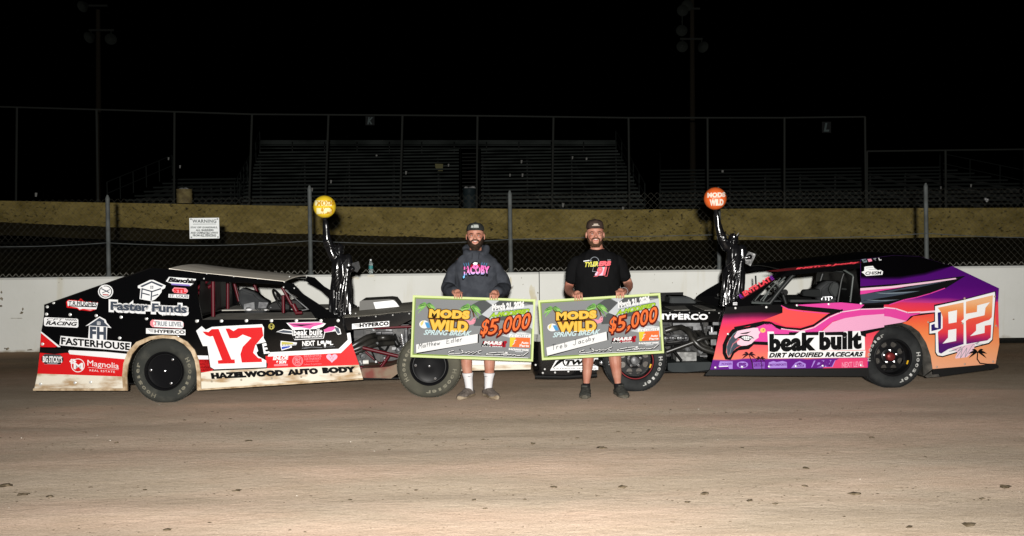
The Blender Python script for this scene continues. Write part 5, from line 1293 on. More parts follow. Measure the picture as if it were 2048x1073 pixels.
d.line([(580, 592), (740, 612), (830, 588), (935, 518), (1015, 484), (1140, 466), (1299, 461)], 7, M_PINKW, 4)
d.line([(300, 590), (380, 575), (440, 562), (490, 552), (530, 555), (570, 574), (640, 592), (740, 600), (828, 574), (930, 502), (1020, 472)], 14, M_BT, 4)
d.poly([(520, 620), (880, 616), (1150, 610), (1301, 583), (1301, 600), (1180, 632), (1180, 650), (520, 640)], M_BT, 2)
d.build('flamingo_livery', dr, smooth=0, recalc=False)
d = Decal(T0.at, 'r1')
d.poly([(930, 190), (1020, 205), (1140, 285), (1180, 300), (1160, 330), (1000, 260), (900, 235), (760, 290), (600, 330), (430, 380), (330, 460), (280, 560), (262, 700), (300, 790), (330, 780), (370, 690), (430, 640), (500, 600), (640, 580), (720, 520), (960, 530), (960, 585), (720, 575), (640, 650), (470, 670), (400, 720), (340, 830), (250, 820), (205, 720), (205, 580), (270, 430), (370, 320), (480, 295), (640, 280), (780, 210), (860, 190)], M_BT, 5)
d.poly([(780, 250), (920, 225), (1010, 235), (1100, 300), (1160, 330), (1300, 345), (1300, 400), (1000, 400), (960, 530), (720, 520), (640, 560)], M_MAGB, 5)
d.poly([(450, 350), (560, 325), (720, 295), (790, 300), (800, 340), (830, 370), (800, 410), (800, 460), (740, 500), (680, 560), (600, 590), (520, 595), (450, 570), (440, 530), (500, 480), (410, 470), (400, 440)], M_PINKW, 6)
d.poly([(450, 350), (400, 385), (320, 490), (275, 600), (275, 700), (305, 785), (320, 730), (340, 640), (370, 560), (460, 480), (410, 470), (390, 440), (420, 400)], M_SLW, 7).poly([(440, 530), (450, 570), (500, 595), (440, 620), (380, 680), (320, 770), (320, 700), (350, 620), (390, 560)], M_SLW, 7)
d.line([(445, 355), (385, 400), (310, 510), (275, 610), (280, 720), (310, 780)], 9, M_SLH, 8).line([(460, 490), (390, 550), (345, 640), (325, 720), (322, 775)], 9, M_SLH, 8)
d.poly([(420, 478), (500, 425), (600, 415), (690, 438), (732, 476), (690, 470), (640, 520), (560, 512), (500, 470)], M_BT, 7).poly([(515, 452), (560, 434), (640, 438), (705, 470), (660, 476), (630, 500), (565, 494)], M_WHITE, 8)
for x in (548, 580, 612, 644): d.line([(x - 4, 430), (x + 10, 500)], 6, M_SLATE, 9)
d.line([(520, 465), (700, 472)], 5, M_SLATE, 9)
d.poly([(490, 390), (600, 370), (680, 355), (610, 395), (520, 400)], M_BT, 7)
d.disc(870, 338, 46, mat('yellow_eye', paint(240, 200, 110), .4), 6, 40, 14).disc(878, 332, 18, M_LGOLD, 7, 15, 10).disc(880, 332, 7, M_BT, 8, 6, 8)
def palm(d, cx, cy, s, base, m, lv, fronds=7):
    for k in range(fronds):
        a = math.pi * (1.12 - 1.24 * k / (fronds - 1)) if fronds > 1 else 0
        pts1, pts2 = [], []
        for i in range(6):
            t = i / 5; x = cx + s * math.cos(a) * t; y = cy - s * (.75 * math.sin(a) * t) + s * .38 * t * t
            w_ = s * .13 * math.sin(math.pi * min(1, t * .92 + .08)); pts1.append((x, y - w_)); pts2.append((x, y + w_ * .9))
        d.poly(pts1 + pts2[::-1], m, lv)
    d.line([(cx, cy)] + base, s * .12, m, lv)
M_PALM = mat('dark_palm_print', paint(46, 4, 22), .4)
palm(d, 640, 735, 125, [(690, 860), (710, 975)], M_PALM, 4); palm(d, 830, 800, 95, [(850, 900), (855, 975)], M_PALM, 4)
d.build('flamingo_livery', dr, smooth=0, recalc=False)
d = Decal(T0.at, 5)
d.poly([(518, 615), (560, 615), (565, 640), (700, 640), (735, 615), (770, 612), (775, 640), (860, 640), (862, 612), (900, 612), (905, 640), (1020, 640), (1030, 615), (1140, 610), (1145, 640), (1170, 650), (1172, 738), (525, 752)], M_WHITE, 6)
d.text('beak built', (540, 640, 1140, 618, 104), M_BT, 7, .05, 0, 1.08).poly([(522, 750), (1175, 742), (1172, 788), (520, 796)], M_WHITE, 6).text('DIRT MODIFIED RACECARS', (530, 760, 1158, 752, 28), M_BT, 7, .045, .35, 1.1)
d.build('sponsor_sticker', dr, smooth=0, recalc=False)
M_LAV = mat('lavender_print', paint(176, 140, 226), .4)
M_PKL = mat('pink_logo_print', paint(250, 150, 180), .4)
d = Decal(T0.at, 5)
d.poly([(200, 815), (285, 815), (285, 865), (262, 865), (255, 845), (190, 850)], M_LAV, 3).text('PIONEER', (212, 826, 280, 824, 14), M_PURP, 4, .02); d.poly([(195, 848), (255, 845), (255, 850), (195, 853)], M_WHITE, 4)
d.disc(351, 837, 38, M_LAV, 3, 22).text('PS', (330, 826, 374, 826, 24), M_PURP, 4, .05)
d.rect((422, 822, 500, 820, 42), mat('violet_print_dark', paint(140, 90, 190), .4), 3).text('DIRTCAR', (428, 830, 494, 828, 20), M_PURP, 4, .03)
d.poly([(528, 822), (560, 812), (580, 820), (620, 812), (648, 820), (650, 858), (525, 860)], M_LAV, 3).text('MOTORSPORTS', (533, 832, 645, 829, 14), M_PURP, 4, .03)
d.poly([(678, 858), (705, 825), (735, 812), (775, 832), (775, 857)], M_LAV, 3).poly([(700, 850), (712, 832), (736, 822), (762, 838), (762, 850)], M_PURP, 4).text('RACE', (708, 836, 756, 834, 12), M_LAV, 5, .03)
d.poly([(812, 855), (830, 810), (975, 806), (955, 853)], M_LAV, 3).text('DRI', (828, 814, 962, 809, 36), M_PURP, 4, .07, .35)
d.text('NEXT LEVEL', (1018, 822, 1165, 815, 34), M_PKL, 3, .02)
d.poly([(1000, 795), (1190, 792), (1190, 862), (880, 866), (940, 830)], mat('pink_fade_print', paint(238, 70, 122), .35), 2)
d.build('sponsor_sticker', dr, smooth=0, recalc=False)
# quarter panel
d = Decal(T0.at, 6)
d.poly([(362, 458), (440, 462), (520, 492), (600, 492), (702, 476), (702, 494), (600, 508), (560, 512), (520, 545), (490, 556), (362, 580)], M_BT, 1)
d.poly([(362, 458), (420, 460), (470, 470), (530, 494), (600, 492), (606, 496), (540, 512), (510, 545), (400, 520), (362, 514)], M_MAGB, 2).poly([(362, 512), (400, 516), (512, 545), (480, 555), (362, 574)], M_PINKB, 3).line([(362, 454), (440, 462), (520, 488), (606, 484)], 8, M_PINKW, 4).line([(606, 488), (700, 480)], 12, M_PINKW, 4)
d.build('flamingo_livery', qp, smooth=0, recalc=False)
M_TURN = None
z82a, z82b = zof('r2', 480, 800), zof('r2', 480, 200)
M_82 = ramp_mat('sunset_number', [(0, P_(70, 26, 110)), (.18, P_(86, 24, 112)), (.30, P_(196, 44, 96)), (.40, P_(240, 66, 74)), (.62, P_(246, 92, 72)), (.82, P_(248, 160, 96)), (.95, P_(250, 190, 140))], z82a, z82b, .35, .2)
M_INDG = mat('indigo_print', paint(46, 32, 104), .4)
d = Decal(T0.at, 'r2')
d.poly([(150, 268), (470, 205), (810, 120), (812, 180), (780, 650), (740, 690), (620, 720), (240, 832), (180, 820), (158, 780), (158, 590), (92, 590), (92, 460), (150, 440)], M_BT, 2)
d.poly([(160, 284), (470, 216), (800, 130), (805, 180), (772, 640), (735, 676), (610, 708), (240, 818), (190, 810), (168, 776), (166, 570), (100, 578), (102, 466), (160, 450)], M_WHITE, 3)
d.poly([(188, 300), (465, 242), (468, 420), (440, 445), (466, 470), (466, 690), (300, 745), (225, 792), (198, 780), (190, 560), (240, 520), (240, 400), (222, 345)], M_82, 4)
d.poly([(300, 345), (395, 325), (390, 455), (305, 470)], M_WHITE, 5).poly([(300, 540), (388, 525), (385, 655), (240, 685), (298, 620)], M_WHITE, 5)
d.poly([(492, 235), (780, 165), (768, 400), (740, 430), (690, 445), (600, 480), (600, 545), (535, 605), (690, 570), (692, 492), (762, 482), (756, 620), (720, 650), (495, 690), (490, 440), (520, 420), (690, 380), (700, 300), (748, 240), (612, 275), (608, 345), (490, 365)], M_82, 4)
d.poly([(187, 352), (224, 345), (222, 525), (120, 552), (118, 485), (155, 470), (158, 510), (192, 518)], M_INDG, 5)
d.poly([(330, 740), (570, 680), (590, 695), (560, 780), (500, 830), (380, 845), (375, 830), (400, 780)], M_PINKW, 6)
for pts in ([(310, 768), (390, 748), (330, 765), (440, 720), (400, 770), (480, 710)], [(390, 830), (450, 740), (430, 840), (500, 730), (480, 830), (560, 700)], [(560, 700), (640, 660), (600, 690), (680, 690)]): d.line(pts, 6, M_GREYP, 7)
palm(d, 615, 775, 105, [(610, 850), (640, 895), (720, 905), (800, 905)], M_BT, 7)
d.build('number_sticker', qp, smooth=0, recalc=False)
d = Decal(T0.at, 6)
d.poly([(1110, 440), (1128, 430), (1132, 600), (1112, 560)], M_REDO, 1)
d.build('livery_band', qp, smooth=0, recalc=False)
# sail: black sprayed down from the top edge, fading through dark purple
d = Decal(TU.at, 0, .0006, .0002)
edge = [(1721.5, 555), (1760, 557), (1800, 556), (1850, 548), (1880, 539), (1905, 532.6)]
topl = [(1904, 532.5), (1839, 513.7), (1788, 511.2), (1721.5, 519.6)]
for k, (dy, c) in enumerate(((3.5, (66, 11, 96)), (2.2, (50, 8, 74)), (0.8, (34, 5, 50)), (-.8, (18, 3, 27)), (-2.4, (2, 1, 3)))):
    d.poly([(x, max(y + dy, 512) if x < 1900 else y) for x, y in edge] + topl, mat('sprayed_black_%d' % k, paint(*c), .3, spec=.1), k)
d.build('livery_band', sp2, smooth=0, recalc=False)
d = Decal(TU.at, 'r3')
d.poly([(540, 655), (1450, 590), (2380, 470), (2420, 470), (2050, 700), (1788, 790), (1540, 850), (1330, 890), (1060, 980), (950, 985), (600, 985), (540, 960)], M_BT, 2)
d.poly([(540, 690), (1100, 650), (1788, 566), (2240, 505), (2260, 525), (1788, 600), (1100, 690), (540, 735)], M_PINKW, 3)
d.poly([(540, 733), (1100, 688), (1400, 655), (1000, 720), (800, 755), (540, 805)], M_MAGB, 3)
d.poly([(540, 800), (830, 762), (1150, 712), (1788, 605), (2100, 560), (1500, 690), (1250, 720), (1050, 765), (1600, 740), (1300, 800), (1000, 850), (700, 895), (560, 935)], M_SLW, 3)
d.poly([(800, 768), (1000, 775), (1300, 762), (1600, 738), (1300, 780), (1050, 790), (900, 785)], M_SLH, 4)
d.poly([(540, 930), (640, 895), (900, 905), (1235, 893), (1000, 930), (800, 950), (545, 960)], M_SLW, 3).poly([(640, 895), (900, 905), (1235, 893), (1000, 915), (800, 915)], M_SLH, 4)
d.line([(1060, 985), (1330, 895), (1540, 855), (1788, 785), (2050, 690)], 16, M_MAGB, 3)
d.poly([(560, 400), (610, 380), (612, 310), (640, 300), (765, 290), (790, 330), (850, 370), (900, 362), (945, 390), (935, 448), (640, 470), (612, 440)], M_WHITE, 4).text('CHISM', (632, 395, 915, 385, 55), M_BT, 5, .02, .15).line([(640, 330), (770, 318)], 8, M_GREYP, 5).line([(690, 360), (820, 352)], 8, M_GREYP, 5)
d.poly([(560, 175), (640, 165), (665, 220), (600, 232)], M_SLH, 3).poly([(665, 170), (735, 162), (752, 205), (690, 220)], M_PKL, 3).line([(770, 165), (820, 155), (795, 175), (815, 190)], 9, M_GREYP, 3).line([(870, 150), (880, 185), (915, 182)], 12, M_WHITE, 3).text('UMP', (590, 180, 645, 175, 35), M_BLACKIN, 4, .02)
d.build('sponsor_sticker', sp2, smooth=0, recalc=False)
d = Decal(TU.at, 'r4')
d.poly([(470, 22), (700, -12), (1200, -60), (1880, -125), (1930, -110), (1880, -95), (1200, -22), (880, 5), (640, 30)], mat('red_name_band', paint(72, 6, 12), .4), 1)
d.text('INGTreb Jacoby', (930, -28, 1870, -124, 28), M_REDO, 2, .04, .25)
d.build('name_banner', rail, smooth=0, recalc=False)
d = Decal(TU.at, 'r4')
d.poly([(62, 405), (530, 110), (605, 145), (110, 450)], mat('dark_red_band', paint(70, 8, 14), .4), 1)
vs, fs = text2d('RENTS LATE', .04, 0)
cells = [(vs, fs)]
def skew_text(d, t, p0, p1, up, m, lv, bold=.04):
    "text along a slanted baseline p0-p1 with the letters' up vector given"
    vs, fs = text2d(t, bold); 
    d.add([d.P(p0[0] + (p1[0] - p0[0]) * a + up[0] * b, p0[1] + (p1[1] - p0[1]) * a + up[1] * b, lv) for a, b in vs], fs, m)
skew_text(d, 'ENTS LAT', (148, 402), (545, 168), (-36, -60), M_REDO, 2)
skew_text(d, 'R', (88, 436), (125, 412), (-32, -50), M_PURP, 2); skew_text(d, 'E', (560, 160), (590, 140), (-34, -52), M_PURP, 2)
d.build('banner_lettering', pl, smooth=0, recalc=False)
d = Decal(TU.at, 'r4'); d.rect((-30, 495, 32, 493, 42), M_WHITE, 1).text('DIXIE', (-22, 505, 26, 503, 22), M_SLATE, 2, .02); d.build('sponsor_sticker', pl, smooth=0, recalc=False)
d = Decal(H2.at, 'e4'); d.text('HYPERCO', (25, 330, 590, 334, 58), M_WHITE, 1, .04, 0, 1.12); d.build('sponsor_sticker', hp, smooth=0, recalc=False)
screws(RC, H2, 'e4', [(168, 316), (278, 316), (390, 316), (500, 317), (612, 318), (722, 320)], .008, parent=hp)
screws(RC, T0, 5, [(305, 458), (512, 452), (717, 440), (930, 432), (1146, 428), (170, 857), (350, 853), (530, 850), (710, 848), (890, 845), (1147, 842), (255, 632), (1132, 898)], .013, parent=dr)
screws(RC, T0, 'r2', [(478, 200), (456, 468), (815, 495), (180, 935), (480, 905), (784, 878), (88, 455), (800, 180)], .012, mat('pinkish_screw', (.25, .17, .13, 1), .4), parent=qp)
# ------------------------------------------------------------------ cheques, people, statues
CY_ = 10.00
class Plane:
    def __init__(s, Y): s.Y = Y
    def at(s, x, y, e=0.0): return at(x, y, s.Y) + Vector((0, -e, 0))
QB, E1B, E2B = (40, 210), (1640, -98), (52, 802)
def art_fn(crop, o, e1, e2, tr):
    "art is drawn in the coordinates of one cheque and carried to the other by the cheque's own corner frame"
    det = E1B[0] * E2B[1] - E1B[1] * E2B[0]
    sf = Plane(CY_)
    def fn(x, y, e):
        dx, dy = x - QB[0], y - QB[1]
        u = (dx * E2B[1] - dy * E2B[0]) / det; v = (E1B[0] * dy - E1B[1] * dx) / det
        X, Y = o[0] + e1[0] * u + e2[0] * v, o[1] + e1[1] * u + e2[1] * v
        return sf.at(*px(crop, X, Y), e)
    return fn
M_LIME = mat('pale_lime_border', pc(228, 243, 172), .6, spec=.03)
M_LIME2 = mat('olive_border_line', pc(140, 165, 80), .6, spec=.03)
M_CHG = mat('cheque_grey', pc(142, 144, 146), .6, spec=.05)
M_CHD = mat('cheque_dark_grey', pc(84, 87, 88), .6, spec=.05)
M_CHL = mat('cheque_light_grey', pc(206, 210, 214), .6, spec=.05)
M_CHM = mat('cheque_mid_grey', pc(116, 118, 120), .6, spec=.05)
M_FOAM = mat('foam_board_edge', (.4, .4, .38, 1), .7)
M_YEL = mat('yellow_orange_print', pc(252, 196, 70), .6, spec=.03)
M_YELL = mat('pale_yellow_print', pc(253, 222, 140), .6, spec=.03)
M_BROWN = mat('dark_brown_print', pc(92, 62, 30), .6, spec=.03)
M_ORNG = mat('orange_print', pc(250, 122, 62), .6, spec=.03)
M_RDRK = mat('dark_red_print', pc(96, 20, 8), .6, spec=.03)
M_GRN = mat('leaf_green_print', pc(120, 190, 92), .6, spec=.03)
M_GRNL = mat('light_green_print', pc(166, 214, 120), .6, spec=.03)
M_GRND = mat('deep_green_print', pc(74, 128, 62), .6, spec=.03)
M_LIMT = mat('lime_print', pc(176, 214, 60), .6, spec=.03)
M_BLUE = mat('sky_blue_print', pc(84, 164, 222), .6, spec=.03)
M_FLAM = mat('flamingo_pink_print', pc(244, 160, 178), .6, spec=.03)
M_INK = mat('marker_ink', pc(84, 88, 88), .6, spec=.03)
M_TEAL = mat('pale_teal_print', pc(214, 240, 244), .6, spec=.03)
M_WHC = mat('white_cheque_print', pc(250, 250, 250), .5, spec=.05)
M_YELO = mat('yellow_inner_print', pc(253, 206, 90), .6, spec=.03)
def cheque(label, crop, o, e1, e2, name, klass, strokes):
    fn = art_fn(crop, o, e1, e2, None)
    q = [fn(*p, 0) for p in ((40, 210), (1680, 110), (1732, 917), (94, 1012))]
    t = thing('giant_cheque', label, 'cheque', (q[2] + q[3]) / 2)
    mb = MB(); mb.prism(q, (0, .008, 0), M_FOAM); bd = mb.build('board', t, smooth=0)
    d = Decal(fn, 0, .0012, .0007)
    d.poly([(40, 210), (1680, 110), (1732, 917), (94, 1012)], M_LIME, 0)
    d.poly([(68, 236), (1655, 140), (1705, 890), (116, 980)], M_LIME2, 1)
    d.poly([(84, 250), (1646, 150), (1694, 880), (130, 962)], M_CHG, 2)
    d.poly([(86, 252), (640, 216), (620, 300), (360, 420), (95, 380)], M_CHM, 3) if False else None
    d.poly([(930, 200), (1000, 185), (1110, 240), (985, 370), (880, 330), (840, 260)], M_CHD, 3).poly([(1020, 182), (1200, 172), (1115, 240)], M_CHL, 3).poly([(1200, 172), (1646, 150), (1652, 186), (1560, 174), (1300, 262), (1140, 306), (1115, 242)], M_CHD, 4)
    d.poly([(985, 370), (1112, 245), (1160, 300), (1660, 180), (1680, 500), (1560, 420), (1250, 400), (1200, 440), (1060, 420)], M_CHL, 3)
    d.poly([(985, 375), (1100, 420), (1050, 520), (890, 530), (900, 450)], M_CHD, 3).poly([(1180, 400), (1250, 360), (1420, 330), (1300, 420), (1220, 430)], M_CHD, 4)
    d.poly([(1280, 620), (1400, 560), (1560, 545), (1670, 560), (1685, 700), (1400, 640)], M_CHL, 3)
    d.build('cheque_print', bd, smooth=0, recalc=False)
    d = Decal(fn, 0, .0045, .0007)                                   # palms, ball, flamingo
    for cx, cy, s in ((240, 320, 135), (825, 290, 160)):
        for k in range(9):
            a = math.pi * (1.22 - 1.44 * k / 8); p1, p2, pm = [], [], []
            for i in range(7):
                u = i / 6; x = cx + s * math.cos(a) * u; y = cy - s * .55 * math.sin(a) * u + s * .50 * u * u
                w_ = s * .15 * math.sin(math.pi * min(1, u * .9 + .1)); p1.append((x, y - w_)); p2.append((x, y + w_)); pm.append((x, y))
            d.poly(p1 + p2[::-1], (M_GRN, M_GRNL, M_GRND)[k % 3], k % 3); d.line(pm, 5, M_GRNL if k % 3 != 1 else M_GRN, 3)
        d.line([(cx, cy), (cx + 40, cy + 60), (cx + 60, cy + 120)], 20, M_BROWN, 0)
    d.disc(232, 572, 66, M_WHC, 1, 52, 24).poly([(235, 545), (285, 540), (315, 600), (300, 612), (270, 608)], M_BLUE, 2).poly([(180, 560), (205, 530), (225, 520), (215, 570), (190, 600)], M_YELL, 2)
    d.poly([(750, 470), (800, 460), (850, 470), (870, 440), (895, 420), (912, 450), (905, 490), (880, 510), (840, 520), (790, 520), (745, 500)], M_FLAM, 1).line([(868, 500), (895, 480), (893, 440), (870, 455)], 12, M_FLAM, 2)
    d.poly([(320, 480), (420, 470), (700, 455), (780, 450), (770, 490), (700, 500), (380, 505), (340, 520)], mat('rust_print', pc(150, 70, 40), .6, spec=.03), 0)
    for word, Q, m1, m2 in (('MODS', (298, 376, 810, 350, 92), M_YEL, M_BROWN), ('WILD', (322, 512, 806, 492, 118), M_YEL, M_BROWN)):
        xl, yl, xr, yr, hh = Q
        d.text(word, (xl, yl, xr, yr, hh), m2, 3, .125, 0, 1.12); d.text(word, Q, m1, 4, .065, 0, 1.12)
        d.text(word, (xl, yl, xr, yr, hh), M_YELO, 5, .025, 0, 1.12)
    d.text('gone', (405, 468, 680, 462, 46), M_BROWN, 3, .03, 0, 1.1)
    d.text('SPRING BREAK', (238, 640, 868, 596, 62), M_TEAL, 6, .0, .35); d.text('SPRING BREAK', (240, 642, 870, 598, 62), M_TEAL, 7, .018, .35)
    d.build('event_logo', bd, smooth=0, recalc=False)
    d = Decal(fn, 0, .0045, .0007)
    skew = lambda t, p0, p1, up, m, lv, b, sp=1.0: d.add([d.P(p0[0] + (p1[0] - p0[0]) * a + up[0] * c, p0[1] + (p1[1] - p0[1]) * a + up[1] * c, lv) for a, c in text2d(t, b, 0, sp)[0]], text2d(t, b, 0, sp)[1], m)
    skew('March 21, 2026', (1122, 316), (1534, 238), (-4, -84), M_WHC, 2, .06, 1.03)
    d.line([(1112, 330), (1540, 248)], 4, M_CHD, 1)
    skew(klass, (1094, 404), (1600, 300), (20, -62), M_GRND, 1, .075, 1.05); skew(klass, (1100, 398), (1598, 296), (20, -54), M_LIMT, 2, .05, 1.08)
    for dx, dy, m, lv, b in ((7, 11, M_RDRK, 1, .055), (0, 0, M_RDRK, 2, .055), (0, 0, M_ORNG, 3, .012)):
        for ch, x0, x1, yb in (('$', 990, 1078, 662), ('5', 1096, 1200, 626), (',', 1226, 1258, 622), ('0', 1284, 1386, 584), ('0', 1402, 1504, 552), ('0', 1522, 1624, 518)):
            vs, fs = text2d(ch, b); hh = {'$': 218, ',': 70, '5': 196}.get(ch, 206)
            g_ = 0
            d.add([d.P(x0 + dx - g_ + (x1 - x0 + 2 * g_) * a + 22 * c, yb + dy + g_ - (hh + 2 * g_) * c - (x1 - x0) * .25 * a, lv) for a, c in vs], fs, m)
    d.build('amount_lettering', bd, smooth=0, recalc=False)
    d = Decal(fn, 0, .0045, .0007)
    d.poly([(152, 842), (958, 628), (968, 742), (165, 950)], M_WHC, 1).poly([(165, 950), (968, 742), (972, 628), (984, 740), (176, 964)], M_BT, 0).poly([(958, 628), (976, 632), (984, 742), (966, 745)], M_BT, 0)
    for st in strokes: d.line(st, 7, M_INK, 2)
    d.build('name_strip', bd, smooth=0, recalc=False)
    d = Decal(fn, 0, .0045, .0007)
    d.poly([(1040, 712), (1345, 692), (1335, 765), (1018, 788)], M_BT, 1).poly([(1048, 716), (1150, 708), (1145, 742), (1040, 748)], M_REDC, 2).poly([(1150, 708), (1300, 698), (1320, 760), (1130, 770), (1140, 744)], M_REDC, 2).text('MARS', (1056, 714, 1292, 698, 40), M_WHC, 3, .05, .2, 1.05).text('RACE SERIES', (1034, 772, 1300, 756, 13), M_WHC, 3, .02)
    d.poly([(1310, 690), (1350, 680), (1362, 700), (1345, 730), (1350, 760), (1320, 775), (1325, 730)], M_REDC, 3)
    d.build('series_logo', bd, smooth=0, recalc=False)
    d = Decal(fn, 0, .0045, .0007)
    d.poly([(1392, 632), (1472, 626), (1430, 754), (1400, 756)], M_YELP, 1).poly([(1472, 626), (1662, 614), (1668, 742), (1430, 754)], M_ORNG, 1).line([(1478, 660), (1450, 672), (1465, 690), (1440, 722)], 8, M_WHC, 2)
    d.text('Auto', (1552, 672, 1645, 666, 28), M_WHC, 2, .03).text('Parts', (1534, 712, 1654, 704, 28), M_WHC, 2, .03).text('The Eastern', (1480, 560, 1600, 552, 18), M_WHC, 2, .02).text('Federated', (1384, 590, 1660, 572, 34), M_WHC, 2, .06)
    d.text('RACEWAY PARK', (1395, 774, 1660, 764, 22), M_WHC, 2, .06).rect((1480, 800, 1586, 794, 14), M_CHL, 2)
    d.build('sponsor_logo', bd, smooth=0, recalc=False)
    d = Decal(fn, 0, .0045, .0007)                                   # signatures with a dark shadow
    sigs = [[(660, 872), (620, 884), (590, 900), (600, 914), (680, 908), (760, 898), (800, 880), (790, 866), (740, 850)], [(740, 850), (790, 876), (830, 882)], [(830, 888), (850, 868), (880, 866), (890, 884), (860, 890)], [(880, 888), (910, 866), (930, 862), (945, 880), (920, 888)], [(930, 884), (960, 862), (1030, 832)], [(980, 852), (1000, 880), (1020, 884)],
            [(1382, 826), (1340, 830), (1240, 840), (1130, 862), (1090, 880), (1110, 886), (1200, 880), (1290, 866), (1380, 832)], [(1300, 868), (1350, 850), (1400, 848), (1380, 864), (1330, 868)], [(1400, 862), (1440, 846), (1450, 862), (1480, 844), (1500, 860), (1560, 852), (1580, 840), (1590, 852), (1652, 798)]]
    for dx, dy, m, lv, w_ in ((6, 9, M_BT, 1, 13), (0, 0, M_BT, 2, 17), (0, 0, M_WHC, 3, 9)):
        for s_ in sigs: d.line([(x + dx, y + dy) for x, y in s_], w_, m, lv)
    d.line([(592, 936), (1660, 876)], 7, M_WHC, 2)
    d.build('signature', bd, smooth=0, recalc=False)
    return t, fn
M_REDC = mat('crimson_print', pc(178, 16, 40), .6, spec=.03)
M_YELP = mat('bright_yellow_print', pc(238, 214, 60), .6, spec=.03)
def wr(letters):
    out = []
    for ox, oy, s, paths in letters:
        for p in paths: out.append([(ox + x * s, oy + y * s - x * s * .25) for x, y in p])
    return out
Tt = [[(-4, 0), (36, 0)], [(16, 0), (14, 56)]]; rr_ = [[(0, 24), (2, 56)], [(2, 36), (14, 24), (22, 28)]]; ee = [[(0, 42), (26, 38), (20, 24), (6, 26), (0, 42), (8, 56), (26, 52)]]; bb = [[(0, 0), (2, 54), (22, 52), (26, 36), (14, 28), (2, 38)]]
Jj = [[(0, 0), (34, 0)], [(18, 0), (18, 48), (6, 56), (-8, 46)]]; aa = [[(24, 26), (6, 28), (0, 44), (8, 56), (22, 48), (24, 26), (28, 56)]]; cc = [[(24, 28), (8, 26), (0, 42), (10, 56), (26, 52)]]; oo = [[(12, 26), (0, 42), (12, 56), (26, 42), (12, 26)]]; yy = [[(0, 28), (8, 46), (24, 26)], [(24, 26), (4, 76)]]
Mm = [[(0, 60), (2, 0), (18, 34), (34, 0), (38, 60)]]; tt = [[(8, 6), (10, 56)], [(0, 24), (22, 22)]]; hh_ = [[(0, 0), (2, 56)], [(2, 36), (16, 26), (22, 56)]]; ww = [[(0, 28), (8, 56), (16, 34), (24, 56), (34, 26)]]; Ee = [[(30, 2), (0, 4), (2, 58), (34, 54)], [(0, 30), (24, 28)]]; dd = [[(24, 28), (4, 32), (2, 52), (24, 50)], [(26, 0), (28, 56)]]; ll = [[(4, 0), (6, 56)]]
treb = wr([(230, 806, 1.25, Tt), (288, 798, 1.15, rr_), (334, 790, 1.15, ee), (398, 776, 1.15, bb), (520, 738, 1.3, Jj), (582, 730, 1.15, aa), (630, 720, 1.15, cc), (678, 708, 1.15, oo), (718, 692, 1.15, bb), (770, 690, 1.0, yy)])
matt = wr([(192, 828, 1.1, Mm), (248, 812, 1.1, aa), (292, 802, 1.0, tt), (322, 796, 1.0, tt), (356, 786, 1.0, hh_), (392, 778, 1.0, ee), (432, 768, 1.0, ww), (556, 728, 1.15, Ee), (612, 712, 1.15, dd), (662, 700, 1.1, ll), (686, 698, 1.1, ee), (732, 688, 1.1, rr_)])
c1, fn1 = cheque('giant grey cheque', 'ca', (105, 140), (1645, 57), (-33, 830), 'a', 'A-MODIFIED', matt)
c2, fn2 = cheque('giant grey cheque', 'cb', QB, E1B, E2B, 'b', 'A-MODIFIED', treb)
c1['label'] = 'giant grey cheque with lime border held by the man in the hoodie'
c2['label'] = 'giant grey cheque with lime border held by the man in black shirt'

# ---- figures
def remesh(mb, voxel, name, parent, m, smooth=4, folds=None):
    "melts overlapping closed shapes into one continuous surface"
    me = bpy.data.meshes.new('melt'); me.from_pydata([tuple(v) for v in mb.v], [], mb.f)
    bm = bmesh.new(); bm.from_mesh(me); bmesh.ops.recalc_face_normals(bm, faces=bm.faces); bm.to_mesh(me); bm.free()
    ob = bpy.data.objects.new('melt', me); COL.objects.link(ob)
    md = ob.modifiers.new('r', 'REMESH'); md.mode = 'VOXEL'; md.voxel_size = voxel
    sm = ob.modifiers.new('s', 'SMOOTH'); sm.iterations = smooth; sm.factor = .5
    dg = bpy.context.evaluated_depsgraph_get(); dg.update()
    out = bpy.data.meshes.new_from_object(ob.evaluated_get(dg))
    bpy.data.objects.remove(ob); bpy.data.meshes.remove(me)
    if folds:
        nr = [v.normal.copy() for v in out.vertices]
        for v, n in zip(out.vertices, nr): v.co = v.co + n * folds(v.co)
    bvh = BVHTree.FromPolygons([v.co.copy() for v in out.vertices], [tuple(p.vertices) for p in out.polygons])
    out.transform(world_of(parent).inverted())
    out.materials.clear(); out.materials.append(m)
    out.polygons.foreach_set('use_smooth', [True] * len(out.polygons)); out.name = name
    o = bpy.data.objects.new(name, out); COL.objects.link(o); o.parent = parent
    def fn(x, y, e):
        d = ray(x, y); hit, n, i, t = bvh.ray_cast(CAM, d)
        if hit is None:
            hit, n, i, t = bvh.find_nearest(CAM + d * 10.2)
        return hit - d * (e + .0015)
    return o, fn
def ell(c, rx, ry, n=24, ax=None, fn=None):
    return [Vector((c[0] + rx * math.sin(2 * math.pi * i / n), c[1] - ry * math.cos(2 * math.pi * i / n), c[2])) for i in range(n)]
